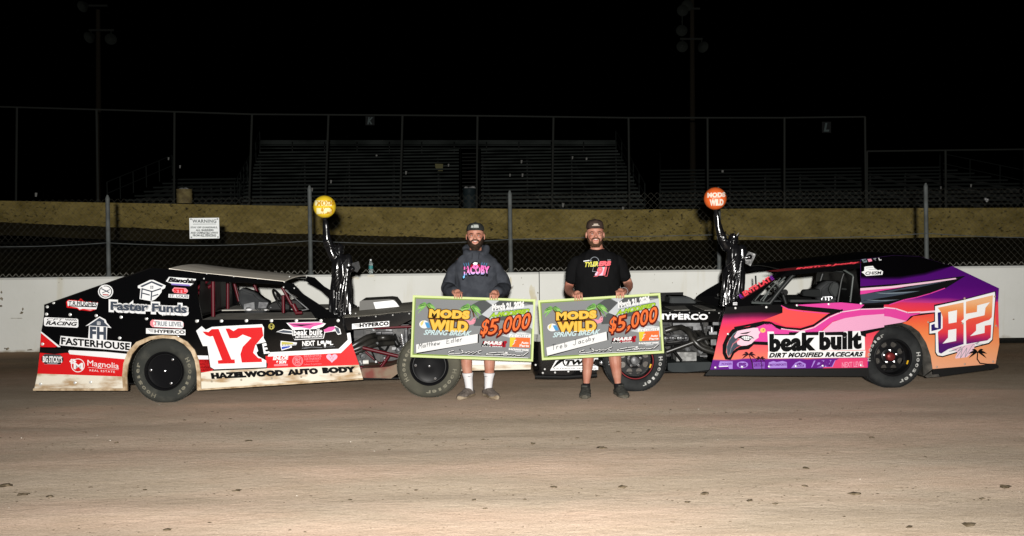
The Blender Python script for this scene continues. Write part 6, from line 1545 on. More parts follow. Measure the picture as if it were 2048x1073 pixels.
def limb(mb, pts, rs, m, n=14):
    "a tapering limb with rounded ends through the joints"
    P, Q = [], []
    for i in range(len(pts) - 1):
        for k in range(6):
            t = k / 6; p0, p1, p2, p3 = pts[max(i - 1, 0)], pts[i], pts[i + 1], pts[min(i + 2, len(pts) - 1)]
            P.append(.5 * ((2 * p1) + (p2 - p0) * t + (2 * p0 - 5 * p1 + 4 * p2 - p3) * t * t + (3 * p1 - p0 - 3 * p2 + p3) * t ** 3))
            s = t * t * (3 - 2 * t); Q.append(rs[i] + (rs[i + 1] - rs[i]) * s)
    P.append(pts[-1]); Q.append(rs[-1])
    mb.tube(P, Q, m, n); mb.sphere(P[0], rs[0] * .98, m, 12, 8); mb.sphere(P[-1], rs[-1] * .98, m, 12, 8)
HEAD = [(-.004, .018, .018, -.060), (.0, .032, .032, -.056), (.012, .046, .046, -.048), (.03, .057, .062, -.036), (.055, .066, .078, -.024), (.085, .072, .090, -.014), (.115, .076, .097, -.006), (.145, .078, .101, 0), (.175, .077, .100, .004), (.20, .070, .092, .006), (.222, .054, .072, .006), (.238, .028, .038, .006), (.243, .006, .008, .006)]
def head_ring(z):
    for a, b in zip(HEAD, HEAD[1:]):
        if z <= b[0]:
            t = max(0, (z - a[0]) / (b[0] - a[0])); return [a[i] + (b[i] - a[i]) * t for i in (1, 2, 3)]
    return HEAD[-1][1:]
class Head:
    def __init__(s, chin, k): s.c, s.k = chin, k           # chin point (under the chin, in the middle of the head's depth)
    def p(s, th, z, out=0.0):
        rx, ry, cy = head_ring(z); return s.c + Vector(((rx * 1.07 + out) * math.sin(th), cy - (ry + out) * math.cos(th), z)) * s.k
    def add(s, mb, m):
        mb.loft([[s.p(2 * math.pi * j / 28, z) for j in range(28)] for z, *_ in HEAD], m)
        k = s.k
        mb.tube([s.p(0, .135, -.004), s.p(0, .115, .006), s.p(0, .096, .016), s.p(0, .088, .015)], [.008 * k, .011 * k, .014 * k, .010 * k], m, 10)   # nose
        for e in (-1, 1):
            mb.sphere(s.p(e * .16, .090, .004), .010 * k, m, 8, 6)
            mb.tube([s.p(e * .15, .139, .002), s.p(e * .5, .141, .003), s.p(e * .8, .134, -.001)], [.007 * k, .008 * k, .005 * k], m, 8)       # brow
            mb.sphere(s.p(e * .62, .092, -.006), .020 * k, m, 10, 8)                                                                                  # cheek
            q = s.p(e * 1.62, .112, .004)
            mb.sphere(q + Vector((e * .004, .004, 0)) * k, .031 * k, m, 12, 10, .30, .62, 1.0)                                                       # ear
        for a in range(-4, 5):
            mb.sphere(s.p(a * .085, .047, -.002), .007 * k, m, 8, 6)                                                                                  # lower lip ridge
def face_details(s, root, m_brow, m_lip):
    k = s.k
    for e in (-1, 1):
        mb = MB(); c = s.p(e * .40, .122, -.0065); mb.sphere(c, .0115 * k, mat('eye_white', (.30, .28, .27, 1), .2), 12, 8, 1.15, .8, .55); mb.sphere(c + Vector((0, -.0065, 0)) * k, .0050 * k, mat('dark_iris', (.015, .010, .007, 1), .15), 10, 8, 1, .8, .8); mb.build('eye', root)
        mb = MB(); mb.tube([s.p(e * .22, .1295, .004), s.p(e * .40, .1320, .005), s.p(e * .60, .1275, .0035)], [.0028 * k, .0038 * k, .0022 * k], mat('eyelid_shadow', paint(120, 70, 52), .6), 7); mb.build('eyelid', root)
        mb = MB(); mb.tube([s.p(e * .16, .1405, .010), s.p(e * .42, .1465, .011), s.p(e * .70, .138, .006)], [.0030 * k, .0048 * k, .0022 * k], m_brow, 7); mb.build('eyebrow', root)
    mb = MB(); N = 9; up, lo = [], []
    for i in range(N):
        th = -.26 + .52 * i / (N - 1); a = 1 - (abs(th) / .26) ** 2
        up.append(s.p(th, .0725 + .004 * (1 - a), .0055)); lo.append(s.p(th, .0725 - .010 * a + .003 * (1 - a), .0055))
    mb.add(up + lo, [(i, i + 1, N + i + 1, N + i) for i in range(N - 1)], mat('teeth', paint(206, 192, 182), .4)); mb.build('teeth', root)
    mb = MB(); mb.tube([s.p(-.36 + .72 * i / 8, .0755 + .004 * abs(i - 4) / 4, .0065) for i in range(9)], [.002 + .0018 * math.sin(math.pi * i / 8) for i in range(9)], m_lip, 7)
    mb.tube([s.p(-.33 + .66 * i / 8, .0605 - .004 * math.sin(math.pi * i / 8) + .006 * abs(i - 4) / 4, .0065) for i in range(9)], [.002 + .003 * math.sin(math.pi * i / 8) for i in range(9)], m_lip, 7); mb.build('lips', root)
def beard(s, root, m, top, thick, low, must=True):
    "beard as a solid shell over jaw and chin; top(th) is its upper edge"
    mb = MB(); nA, nZ = 40, 9; rows_o, rows_i = [], []
    rnd = random.Random(4)
    for i in range(nA + 1):
        th = -1.75 + 3.5 * i / nA; t1 = top(th); ro = []
        for j in range(nZ + 1):
            u = j / nZ; z = low + (t1 - low) * u
            b = math.sin(math.pi * min(1, .10 + u * .90)) ** .6 * (1 - .7 * abs(th) / 1.75)
            q = s.p(th, max(z, 0.0), .003 + thick * b + .002 * rnd.uniform(-1, 1)); 
            if z < 0: q = q + Vector((0, 0, z)) * s.k * 1.0
            ro.append(q)
        rows_o.append(ro)
    base = [s.p(-1.75 + 3.5 * i / nA, .004, -.004) for i in range(nA + 1)]
    mb.loft(rows_o, m, cap=False, closed=False)
    ctr = s.c + Vector((0, -.03, .02)) * s.k
    mb.add([r[0] for r in rows_o] + [ctr], [(i, i + 1, nA + 1) for i in range(nA)], m)
    if must:
        mb.tube([s.p(-.50 + i / 10, .0840 - .013 * (abs(i - 5) / 5) ** 2, .007) for i in range(11)], [.003 + .0055 * math.sin(math.pi * (.15 + .7 * i / 10)) for i in range(11)], m, 8)
        for e in (-1, 1): mb.tube([s.p(e * .50, .073, .004), s.p(e * .56, .050, .004), s.p(e * .5, .028, .004)], .006 * s.k, m, 8)
    return mb.build('beard', root, smooth=70)
def cap(s, root, m, m_bill, emblem, hi=0.0):
    k = s.k; cp = part_empty('cap', root, s.p(0, .165)); mb = MB(); rings = []
    for z, o in ((.172, .007), (.182, .009), (.198, .012), (.212, .015), (.226, .018), (.236, .021), (.244, .012), (.246, .002)):
        rings.append([s.p(2 * math.pi * j / 32, z, o) + Vector((0, 0, (.011 + hi) if z > .2 else .006)) * k for j in range(32)])
    mb.loft(rings, m); mb.build('cap_crown', cp)
    mb = MB(); top, N = [], 15; inn, out = [], []
    for i in range(N):
        th = -1.05 + 2.1 * i / (N - 1); a = s.p(th, .176, .006); d_ = .068 * math.cos(th * .85) ** .7
        inn.append(a + Vector((0, 0, .006)) * k); out.append(a + Vector((.35 * math.sin(th) * d_, -d_, .010 - .020 * (th / 1.05) ** 2)) * k)
    V = inn + out + [p - Vector((0, 0, .004)) for p in inn + out]; o2 = 2 * N
    F_ = [(i, i + 1, N + i + 1, N + i) for i in range(N - 1)] + [(o2 + i, o2 + N + i, o2 + N + i + 1, o2 + i + 1) for i in range(N - 1)] + [(N + i, N + i + 1, o2 + N + i + 1, o2 + N + i) for i in range(N - 1)]
    mb.add(V, F_, m_bill); mb.build('bill', cp)
    mb = MB(); emblem(mb, s, k); mb.build('cap_emblem', cp, smooth=0, recalc=False)
    mb = MB(); mb.sphere(s.p(0, .246, 0) + Vector((0, .006, .013 + hi)) * k, .007 * k, m, 8, 6, 1, 1, .5); mb.build('cap_button', cp)
def hand(mb, wrist, E, slope, side, m, reach=.012):
    "palm and five fingers gripping a board's top edge at E: four fingers down the front, thumb behind"
    X = Vector((1, 0, slope)).normalized(); Z = Vector((0, 0, 1)); Yb = Vector((0, 1, 0))
    kn = [E + X * ((i - 1.5) * .0225) + Yb * .020 + Z * (.046 - .004 * abs(i - 1.4)) for i in range(4)]
    palm = (kn[1] + kn[2]) / 2
    mb.tube([wrist, wrist.lerp(palm, .35), wrist.lerp(palm, .75), palm], [.026, .031, .036, .030], m, 12)
    for i in (0, 1, 2, 3):
        mb.tube([wrist.lerp(palm, .25), kn[i]], [.020, .0125], m, 8); mb.sphere(kn[i], .0125, m, 10, 8)
        Ln = (.90, 1.05, 1.0, .80)[i if side > 0 else 3 - i]
        pip = kn[i] + Vector((0, -.036, -.012)) * Ln
        dip = Vector((pip.x + .001 * (i - 1.5), E.y - .013, E.z + slope * (kn[i].x - E.x) + .006))
        tip = dip + Vector((0, .002, -reach * Ln - .006))
        mb.tube([kn[i], kn[i].lerp(pip, .5) + Z * .002, pip, dip, tip], [.0105, .0092, .0092, .0082, .0068], m, 8); mb.sphere(tip, .0070, m, 8, 6); mb.sphere(pip, .0094, m, 8, 6)
    s0 = kn[0 if side > 0 else 3] + Yb * .012 - Z * .012; mid = wrist.lerp(palm, .45) + X * (-.030 * side)
    th = [mid, s0 + X * (-.012 * side) + Z * .004, s0 + X * (.004 * side) - Z * .022 + Yb * .006, s0 + X * (.012 * side) - Z * .045 + Yb * .002]
    mb.tube(th, [.016, .0145, .0125, .0085], m, 8); mb.sphere(th[-1], .0088, m, 8, 6)
def shoe(root, heel, d, L_, w, m_up, m_sole, tongue_h, name='shoe'):
    d = Vector((d[0], d[1], 0)).normalized(); sd = Vector((-d.y, d.x, 0))
    g_ = part_empty(name, root, heel)
    T = [(0, .70, .050), (.06, .86, .062), (.18, .92, .075), (.32, .86, .090), (.45, .88, .080), (.58, .98, .062), (.72, 1.05, .050), (.84, 1.0, .042), (.93, .82, .034), (1.0, .45, .022)]
    def ringp(t, ww, hh, z0, n=16):
        c = heel + d * (L_ * t); out = []
        for i in range(n):
            a = 2 * math.pi * i / n; cx, cz = math.sin(a), -math.cos(a)
            cx = math.copysign(abs(cx) ** .75, cx); cz = math.copysign(abs(cz) ** .75, cz)
            out.append(c + sd * (w / 2 * ww * cx * (1 - .12 * max(cz, 0))) + Vector((0, 0, z0 + hh * (cz + 1) / 2)))
        return out
    mb = MB(); mb.loft([ringp(t, ww * 1.04, .030 + .010 * (1 - t) + (.012 * t if t > .8 else 0), .001) for t, ww, hh in T], m_sole); mb.build('sole', g_)
    mb = MB(); mb.loft([ringp(t * .985 + .004, ww, hh, .016) for t, ww, hh in T], m_up)
    a = heel + d * (L_ * .22)
    mb.tube([a + Vector((0, 0, .05)), a + Vector((0, 0, .085)) , a + d * .004 + Vector((0, 0, tongue_h))], [w * .42, w * .42, w * .40], m_up, 14); mb.build('shoe_upper', g_)
    mb = MB()
    for k in range(4):
        t = .40 + .07 * k; c = heel + d * (L_ * t) + Vector((0, 0, .096 - .050 * (t - .36) / .3)); mb.tube([c - sd * w * .26 - Vector((0, 0, .012)), c + Vector((0, 0, .004)), c + sd * w * .26 - Vector((0, 0, .012))], .0035, M_LACE, 5)
    mb.build('laces', g_)
M_LACE = mat('grey_laces', (.12, .115, .11, 1), .8)
M_SKIN = mat('sunburnt_skin', paint(200, 146, 124), .5, spec=.25, var=paint(180, 116, 94), vs=9, thr=(.35, .7), detail=3, bump=.08, bs=60)
M_SKIN2 = mat('ruddy_skin', paint(200, 144, 122), .5, spec=.25, var=paint(180, 112, 92), vs=8, thr=(.35, .7), detail=3, bump=.08, bs=60)
M_LIP = mat('lip_skin', paint(196, 110, 100), .4)
M_HOOD = mat('charcoal_fleece', paint(70, 73, 80), .95, spec=.05, var=paint(60, 63, 70), vs=14, bump=.25, bs=220)
M_TEE = mat('black_cotton', (.0035, .0035, .0038, 1), .95, spec=.04)
M_SHORT = mat('black_shorts_cloth', (.006, .006, .007, 1), .9, spec=.05)
M_SOCK = mat('white_sock_knit', paint(238, 236, 238), .9, spec=.05, bump=.3, bs=150)
M_SHG = mat('grey_knit_shoe', paint(140, 130, 122), .85, spec=.1, var=paint(112, 102, 95), vs=40, bump=.4, bs=180)
M_SOLE = mat('dusty_pale_sole', paint(176, 160, 138), .8, var=paint(140, 122, 98), vs=18)
M_SHD = mat('dark_grey_knit_shoe', paint(88, 89, 84), .9, spec=.08, var=paint(66, 67, 63), vs=40, bump=.4, bs=180)
M_SOLED = mat('dusty_grey_sole', paint(104, 100, 90), .85, var=paint(80, 76, 66), vs=18)
M_BEARD = mat('dark_brown_beard', (.012, .008, .0055, 1), .9, spec=.04, bump=.6, bs=160, var=(.024, .015, .010, 1), vs=60)
M_BEARD2 = mat('auburn_beard', (.052, .028, .015, 1), .8, spec=.05, bump=.6, bs=160, var=(.024, .013, .008, 1), vs=40)
def folds(scale, amp, seed, zs=1.0):
    def fn(co):
        a = noise.noise(Vector((co.x * scale * 1.2, co.y * scale, co.z * scale * zs + seed)))
        b = noise.noise(Vector((co.x * scale * 2.6 + seed, co.y * scale * 2, co.z * scale * 2.2 * zs)))
        return amp * (1 - abs(a) * 2.2) * .8 + amp * .5 * b
    return fn
def torso(mb, cx, Yc, rings, m, crop=0):
    out = []
    for y, hw, dep, dy in rings:
        c = at(cx, y, Yc + dy); out.append(ell((c.x, c.y, c.z), hw / F * Yc, dep, 28))
    mb.loft(out, m)

# ------ man in the hoodie
Y1 = 10.38
man1 = thing('person', 'bearded person in charcoal hoodie, dark cap, white socks and grey sneakers holding a giant cheque', 'person', at(957, 800, 10.40).xy.to_3d())
J = lambda c, x, y, Y: atc(c, x, y, Y)
EL1 = at(916.5, 594.3, CY_); ER1 = at(987.5, 597.0, CY_)
sl1 = -(599.2 - 591) / 245.0
def body(root, head, cx, Yc, neck_y, arms, legs, tors, m, edges, slope, name='body', reach=.012, wr_r=.028):
    mb = MB(); head.add(mb, m)
    b = at(cx, neck_y, Yc); mb.tube([b + Vector((0, .02, -.05)), b + Vector((0, .005, .02)), head.c + Vector((0, -.005, .06))], [.075, .064, .060], m, 16)
    torso(mb, cx, Yc, tors, m)
    for (sh, el, wrp), E, side, rs in arms:
        limb(mb, [sh, el, wrp], rs, m); hand(mb, wrp, E, slope, side, m, reach)
    for pts, rs in legs: limb(mb, pts, rs, m)
    return remesh(mb, .0042, name, root, m, 3)
# joints
sh_l, el_l, wr_l = J('m1', 292, 632, Y1), J('m1', 212, 812, Y1 + .06), J('m1', 262, 886, CY_ + .075)
sh_r, el_r, wr_r = J('m1', 698, 636, Y1), J('m1', 778, 818, Y1 + .06), J('m1', 708, 886, CY_ + .075)
HD1 = Head(J('m1', 489, 412, Y1 - .03), 1.04)
YL = 10.46
def leg_pts(xs, Yt): return [at(x, y, Yt) for x, y in xs]
legL = (leg_pts([(934, 632), (933.5, 690), (933, 722), (935, 748), (938, 772), (938.5, 781)], YL), [.088, .066, .060, .050, .037, .036])
legR = (leg_pts([(973, 632), (978, 690), (979, 722), (978.6, 748), (976.8, 772), (976.5, 781)], YL), [.088, .066, .060, .050, .037, .036])
tors1 = [(503, 12, .06, 0), (510, 26, .085, 0), (518, 38, .10, 0), (530, 40, .11, 0), (560, 36, .115, 0), (590, 34, .11, 0), (615, 36, .11, 0), (640, 37, .11, 0.02)]
b1, _ = body(man1, HD1, 951.5, Y1, 506, [((sh_l, el_l, wr_l), EL1, 1, [.05, .043, .028]), ((sh_r, el_r, wr_r), ER1, -1, [.05, .043, .028])], [legL, legR], tors1, M_SKIN, None, sl1)
face_details(HD1, man1, M_BEARD, M_LIP)
beard(HD1, man1, M_BEARD, lambda th: .036 + .085 * min(1, abs(th) / 1.15) ** 1.6, .016, -.022)
M_CAPB = mat('black_cap_cloth', (.012, .013, .012, 1), .85, spec=.08, var=(.03, .034, .03, 1), vs=24)
M_CAPG = mat('grey_cap_print', paint(186, 190, 186), .7)
def emb1(mb, s, k):
    q = lambda th, z: s.p(th, z, .0225 if z > .205 else .018) + Vector((0, -.003, .010)) * k
    for a0, a1, z0_, z1_ in ((-.44, -.16, .194, .216), (-.12, .42, .194, .222), (-.30, .36, .224, .228)): 
        N = 5; mb.add([q(a0 + (a1 - a0) * i / N, z0_) for i in range(N + 1)] + [q(a0 + (a1 - a0) * i / N, z1_) for i in range(N + 1)], [(i, i + 1, N + i + 2, N + i + 1) for i in range(N)], M_CAPG)
cap(HD1, man1, M_CAPB, mat('black_bill_cloth', (.006, .006, .006, 1), .8, spec=.05), emb1)
# hoodie
mb = MB()
torso(mb, 951.5, Y1, [(502, 15, .075, .01), (506, 22, .090, .005), (512, 31, .110, 0), (519, 39, .125, 0), (528, 44, .138, 0), (538, 45, .145, -.005), (554, 43, .150, -.01), (575, 41, .150, -.01), (597, 40, .148, -.01), (620, 41, .145, -.005), (640, 40, .135, 0), (648, 38, .125, 0)], M_HOOD)
for sh, el, wrp, sg in ((sh_l, el_l, wr_l, -1), (sh_r, el_r, wr_r, 1)):
    e2 = el + Vector((sg * .012, .01, -.012)); cuff = el.lerp(wrp, .86)
    limb(mb, [sh, sh.lerp(e2, .5) + Vector((sg * .010, 0, 0)), e2, e2.lerp(cuff, .5) + Vector((sg * .008, 0, -.012)), cuff], [.074, .074, .076, .066, .046], M_HOOD, 18)
    mb.tube([cuff.lerp(el, .10), cuff.lerp(wrp, .30)], [.043, .040], M_HOOD, 16)
nb = at(951, 500, Y1)
hoodring = []
for i in range(25):                                             # rolled hood around the neck, open in front
    t = -2.55 + 5.1 * i / 24 + math.pi; x = math.sin(t); yv = -math.cos(t)
    hoodring.append(nb + Vector((x * .112, yv * .10 + .012, -.055 * max(0, -yv) ** 1.2 * 1.2 + .012 * (yv > 0) - .002)))
mb.tube(hoodring, [.028 + .010 * math.sin(math.pi * i / 24) for i in range(25)], M_HOOD, 12)
mb.sphere(nb + Vector((0, .115, -.03)), .11, M_HOOD, 18, 12, 1.15, .55, .75)
hd1, hfn = remesh(mb, .0060, 'hoodie', man1, M_HOOD, 4, folds(6.5, .013, 3.0, .8))
mb = MB()
for e in (-1, 1):
    mb.tube([hfn(951.3 + e * 7, 507, .003), hfn(951.0 + e * 6.6, 513, .003), hfn(950.6 + e * 6.8, 519, .003)], .0032, mat('dark_drawstring', paint(36, 38, 44), .8), 6)
mb.build('drawstring', man1)
zj_t, zj_b = J('m1', 480, 610, Y1 - .15).z, J('m1', 480, 740, Y1 - .15).z
M_JAC = ramp_mat('pink_to_blue_print', [(0, P_(120, 205, 250)), (.30, P_(130, 190, 250)), (.52, P_(240, 160, 225)), (.8, P_(250, 120, 195)), (1, P_(246, 110, 190))], zj_b, zj_t, .6, 0)
d = Decal(hfn, 'm1', .006, .0010)
d.text('JACOBY', (352, 622, 634, 616, 118), M_BT, 0, .09, 0, 1.05, 14).text('JACOBY', (357, 618, 630, 612, 112), M_JAC, 1, .04, 0, 1.05, 14)
for x0_, y0_, x1_, y1_ in ((362, 575, 376, 612), (385, 570, 396, 606), (410, 568, 416, 598), (560, 566, 553, 596), (586, 570, 574, 604), (610, 574, 596, 610)): d.line([(x0_, y0_), (x1_, y1_)], 5, M_BLUE, 1)
d.poly([(425, 610), (440, 575), (470, 556), (505, 556), (530, 575), (545, 612), (520, 630), (450, 632)], M_BT, 2).disc(487, 612, 34, mat('hot_pink_print', paint(244, 120, 190), .5), 3, 24).poly([(460, 575), (480, 562), (512, 568), (505, 590), (470, 592)], M_WHITE, 3).poly([(432, 604), (452, 580), (462, 600), (446, 622)], M_REDC, 3).poly([(515, 582), (538, 590), (530, 616), (516, 606)], M_REDC, 3).disc(478, 658, 17, M_BT, 4, 8, 10)
d.build('chest_print', hd1, smooth=0, recalc=False)
mb = MB(); torso(mb, 953, YL - .04, [(624, 36, .125, 0), (640, 40, .135, 0), (655, 41, .14, 0)], M_SHORT)
for pts in (legL[0], legR[0]):
    a, b = pts[0], pts[1]; mb.tube([a + Vector((0, 0, .02)), a.lerp(b, .6), b.lerp(a, .02) ], [.105, .098, .095], M_SHORT, 18)
remesh(mb, .008, 'shorts', man1, M_SHORT, 3, folds(9, .006, 1))
for pts, lst in ((legL[0], ((935.3, 746.3), (936.5, 758), (938, 772), (938.5, 783))), (legR[0], ((978.6, 746.3), (977.8, 758), (976.8, 772), (976.5, 783)))):
    P = [at(x, y, YL) for x, y in lst]; mb = MB(); mb.tube([P[0] + Vector((0, 0, .002))] + P, [.0525, .0605, .047, .0415, .042], M_SOCK, 20); so = mb.build('sock', man1)
    fn = lambda x, y, e, P=P: at(x, y, YL) + Vector((0, -.0475 - e, 0))
    d = Decal(fn, 'f1', .006); cx = 540 if lst[0][0] < 950 else 832
    d.poly([(cx - 40, 462), (cx - 20, 466), (cx + 30, 455), (cx - 15, 474), (cx - 34, 472)], M_BT, 0); d.build('sock_logo', so, smooth=0, recalc=False)
shoe(man1, Vector((at(943.5, 790, YL).x, YL + .075, 0)), (-.40, -.92), .30, .112, M_SHG, M_SOLE, .115)
shoe(man1, Vector((at(970.5, 790, YL).x, YL + .075, 0)), (.42, -.91), .30, .112, M_SHG, M_SOLE, .115)

# ------ man in the black shirt
Y2 = 10.42
man2 = thing('person', 'person in black printed t-shirt, brown cap, shorts and dark shoes holding a giant cheque', 'person', at(1206, 798, 10.42).xy.to_3d())
ELa = at(1157, 596.5, CY_); ERa = at(1240, 591.8, CY_)
sl2 = (601 - 586.4) / 244.5
sh_l, el_l, wr_l = J('m2', 296, 572, Y2), J('m2', 200, 835, Y2 + .06), J('m2', 262, 912, CY_ + .085)
sh_r, el_r, wr_r = J('m2', 716, 562, Y2), J('m2', 842, 800, Y2 + .06), J('m2', 790, 884, CY_ + .085)
HD2 = Head(J('m2', 484, 392, Y2 - .03), 1.04)
YM = 10.44
legL2 = (leg_pts([(1180, 630), (1177, 690), (1176, 722), (1174.5, 742), (1173, 766), (1172.5, 782)], YM), [.095, .070, .061, .050, .035, .036])
legR2 = (leg_pts([(1222, 630), (1228, 690), (1230.5, 722), (1233, 742), (1235.6, 766), (1237, 782)], YM), [.095, .072, .066, .054, .035, .036])
tors2 = [(497, 14, .06, 0), (505, 19, .075, 0), (513, 30, .10, 0), (530, 38, .12, 0), (560, 40, .135, -.01), (590, 40, .135, -.01), (615, 40, .13, 0), (635, 40, .13, 0.02)]
b2, b2fn = body(man2, HD2, 1194, Y2, 500, [((sh_l, el_l, wr_l), ELa, 1, [.046, .048, .030]), ((sh_r, el_r, wr_r), ERa, -1, [.046, .048, .030])], [legL2, legR2], tors2, M_SKIN2, None, sl2, reach=.026)
face_details(HD2, man2, mat('brown_brow', (.03, .018, .011, 1), .8), M_LIP)
beard(HD2, man2, M_BEARD2, lambda th: .026 + .085 * min(1, abs(th) / 1.3) ** 2.2, .008, -.010)
M_CAPN = mat('brown_camo_cap', paint(72, 58, 51), .85, spec=.08, var=paint(48, 38, 33), vs=18)
def emb2(mb, s, k):
    q = lambda th, z: s.p(th, z, .0225 if z > .205 else .018) + Vector((0, -.003, .010)) * k
    for a0, a1, z0_, z1_ in ((-.40, .40, .194, .201), (-.24, .28, .202, .216)):
        N = 5; mb.add([q(a0 + (a1 - a0) * i / N, z0_) for i in range(N + 1)] + [q(a0 + (a1 - a0) * i / N, z1_) for i in range(N + 1)], [(i, i + 1, N + i + 2, N + i + 1) for i in range(N)], mat('tan_cap_print', paint(200, 184, 170), .7))
cap(HD2, man2, M_CAPN, mat('dark_brown_bill', paint(46, 38, 34), .8, spec=.05), emb2, .016)
mb = MB()
torso(mb, 1195, Y2, [(499.5, 17, .08, .005), (503, 24, .10, .005), (508, 34, .122, 0), (514, 41, .142, 0), (522, 45, .155, -.005), (532, 46, .160, -.01), (550, 45, .170, -.015), (575, 44, .175, -.02), (600, 44.5, .175, -.02), (625, 45, .165, -.01), (640, 44, .15, 0)], M_TEE)
for sh, el, sg in ((sh_l, el_l, -1), (sh_r, el_r, 1)):
    e2 = sh.lerp(el, .60); limb(mb, [sh, sh.lerp(e2, .5) + Vector((sg * .014, 0, .004)), e2 + Vector((sg * .004, 0, 0))], [.076, .074, .066], M_TEE, 18)
te, tfn = remesh(mb, .0060, 't_shirt', man2, M_TEE, 3, folds(7, .010, 6.0, .8))
nb = at(1195, 499.5, Y2)
mb = MB(); mb.tube([tfn(1195 + 15.5 * math.sin(t), 497.5 + 5.2 * math.cos(t) if abs(t) < 1.6 else 497, -.002) for t in [-1.5 + 3 * i / 16 for i in range(17)]], .006, M_TEE, 8); mb.build('collar', te)
M_YG = mat('yellow_green_print', paint(226, 220, 96), .6); M_PKR = mat('pink_red_print', paint(246, 110, 120), .6)
d = Decal(tfn, 'm2', .005, .0010)
d.ringd(478, 552, 42, 48, M_GREYP, 1).line([(362, 552), (420, 544)], 10, M_WHITE, 2).line([(420, 544), (650, 538)], 7, M_GREYP, 1).poly([(430, 556), (526, 552), (520, 575), (436, 578)], M_TEE, 2)
d.text('TYLER', (378, 564, 512, 556, 48), M_YG, 3, .03, .3).text('ERB', (524, 558, 650, 552, 44), M_PKR, 3, .05, .3)
d.line([(468, 612), (455, 662), (505, 664)], 4, M_GREYP, 2).line([(635, 612), (612, 712), (470, 716)], 4, M_PKR, 2)
d.poly([(518, 618), (612, 612), (600, 650), (508, 656)], M_TEAL, 2).poly([(508, 656), (600, 650), (588, 704), (480, 706), (486, 684)], M_PALE, 2).text('91', (512, 622, 604, 618, 78), M_PKR, 3, .05, .25)
d.build('chest_print', te, smooth=0, recalc=False)
mb = MB(); torso(mb, 1201, YM - .03, [(612, 40, .14, 0), (630, 44, .15, 0), (648, 45, .155, 0)], M_SHORT)
for pts in (legL2[0], legR2[0]):
    a, b = pts[0], pts[1]; mb.tube([a + Vector((0, 0, .02)), a.lerp(b, .6), b.lerp(a, .1)], [.115, .106, .102], M_SHORT, 18)
remesh(mb, .008, 'shorts', man2, M_SHORT, 3, folds(9, .006, 2))
for lst in (((1173, 766.5), (1172.8, 774), (1172.5, 784)), ((1235.6, 766.5), (1236.3, 774), (1237, 784))):
    P = [at(x, y, YM) for x, y in lst]; mb = MB(); mb.tube(P, [.0385, .039, .042], M_SHORT, 18); mb.build('sock', man2)
shoe(man2, Vector((at(1172.5, 790, YM).x + .005, YM + .075, 0)), (-.13, -1), .30, .118, M_SHD, M_SOLED, .118)
shoe(man2, Vector((at(1236.5, 790, YM).x, YM + .075, 0)), (.17, -1), .30, .118, M_SHD, M_SOLED, .118)
w0 = el_r.lerp(wr_r, .88); ax_ = (wr_r - el_r).normalized()
for k, m in ((0, mat('grey_wristband', (.16, .15, .15, 1), .4)), (-.016, mat('dark_wristband', (.02, .02, .02, 1), .4))):
    mb = MB(); mb.lathe(w0 + ax_ * k, ax_, [(-.006, .036), (-.006, .040), (.006, .040), (.006, .036)], m, 20); mb.build('wristband', man2)

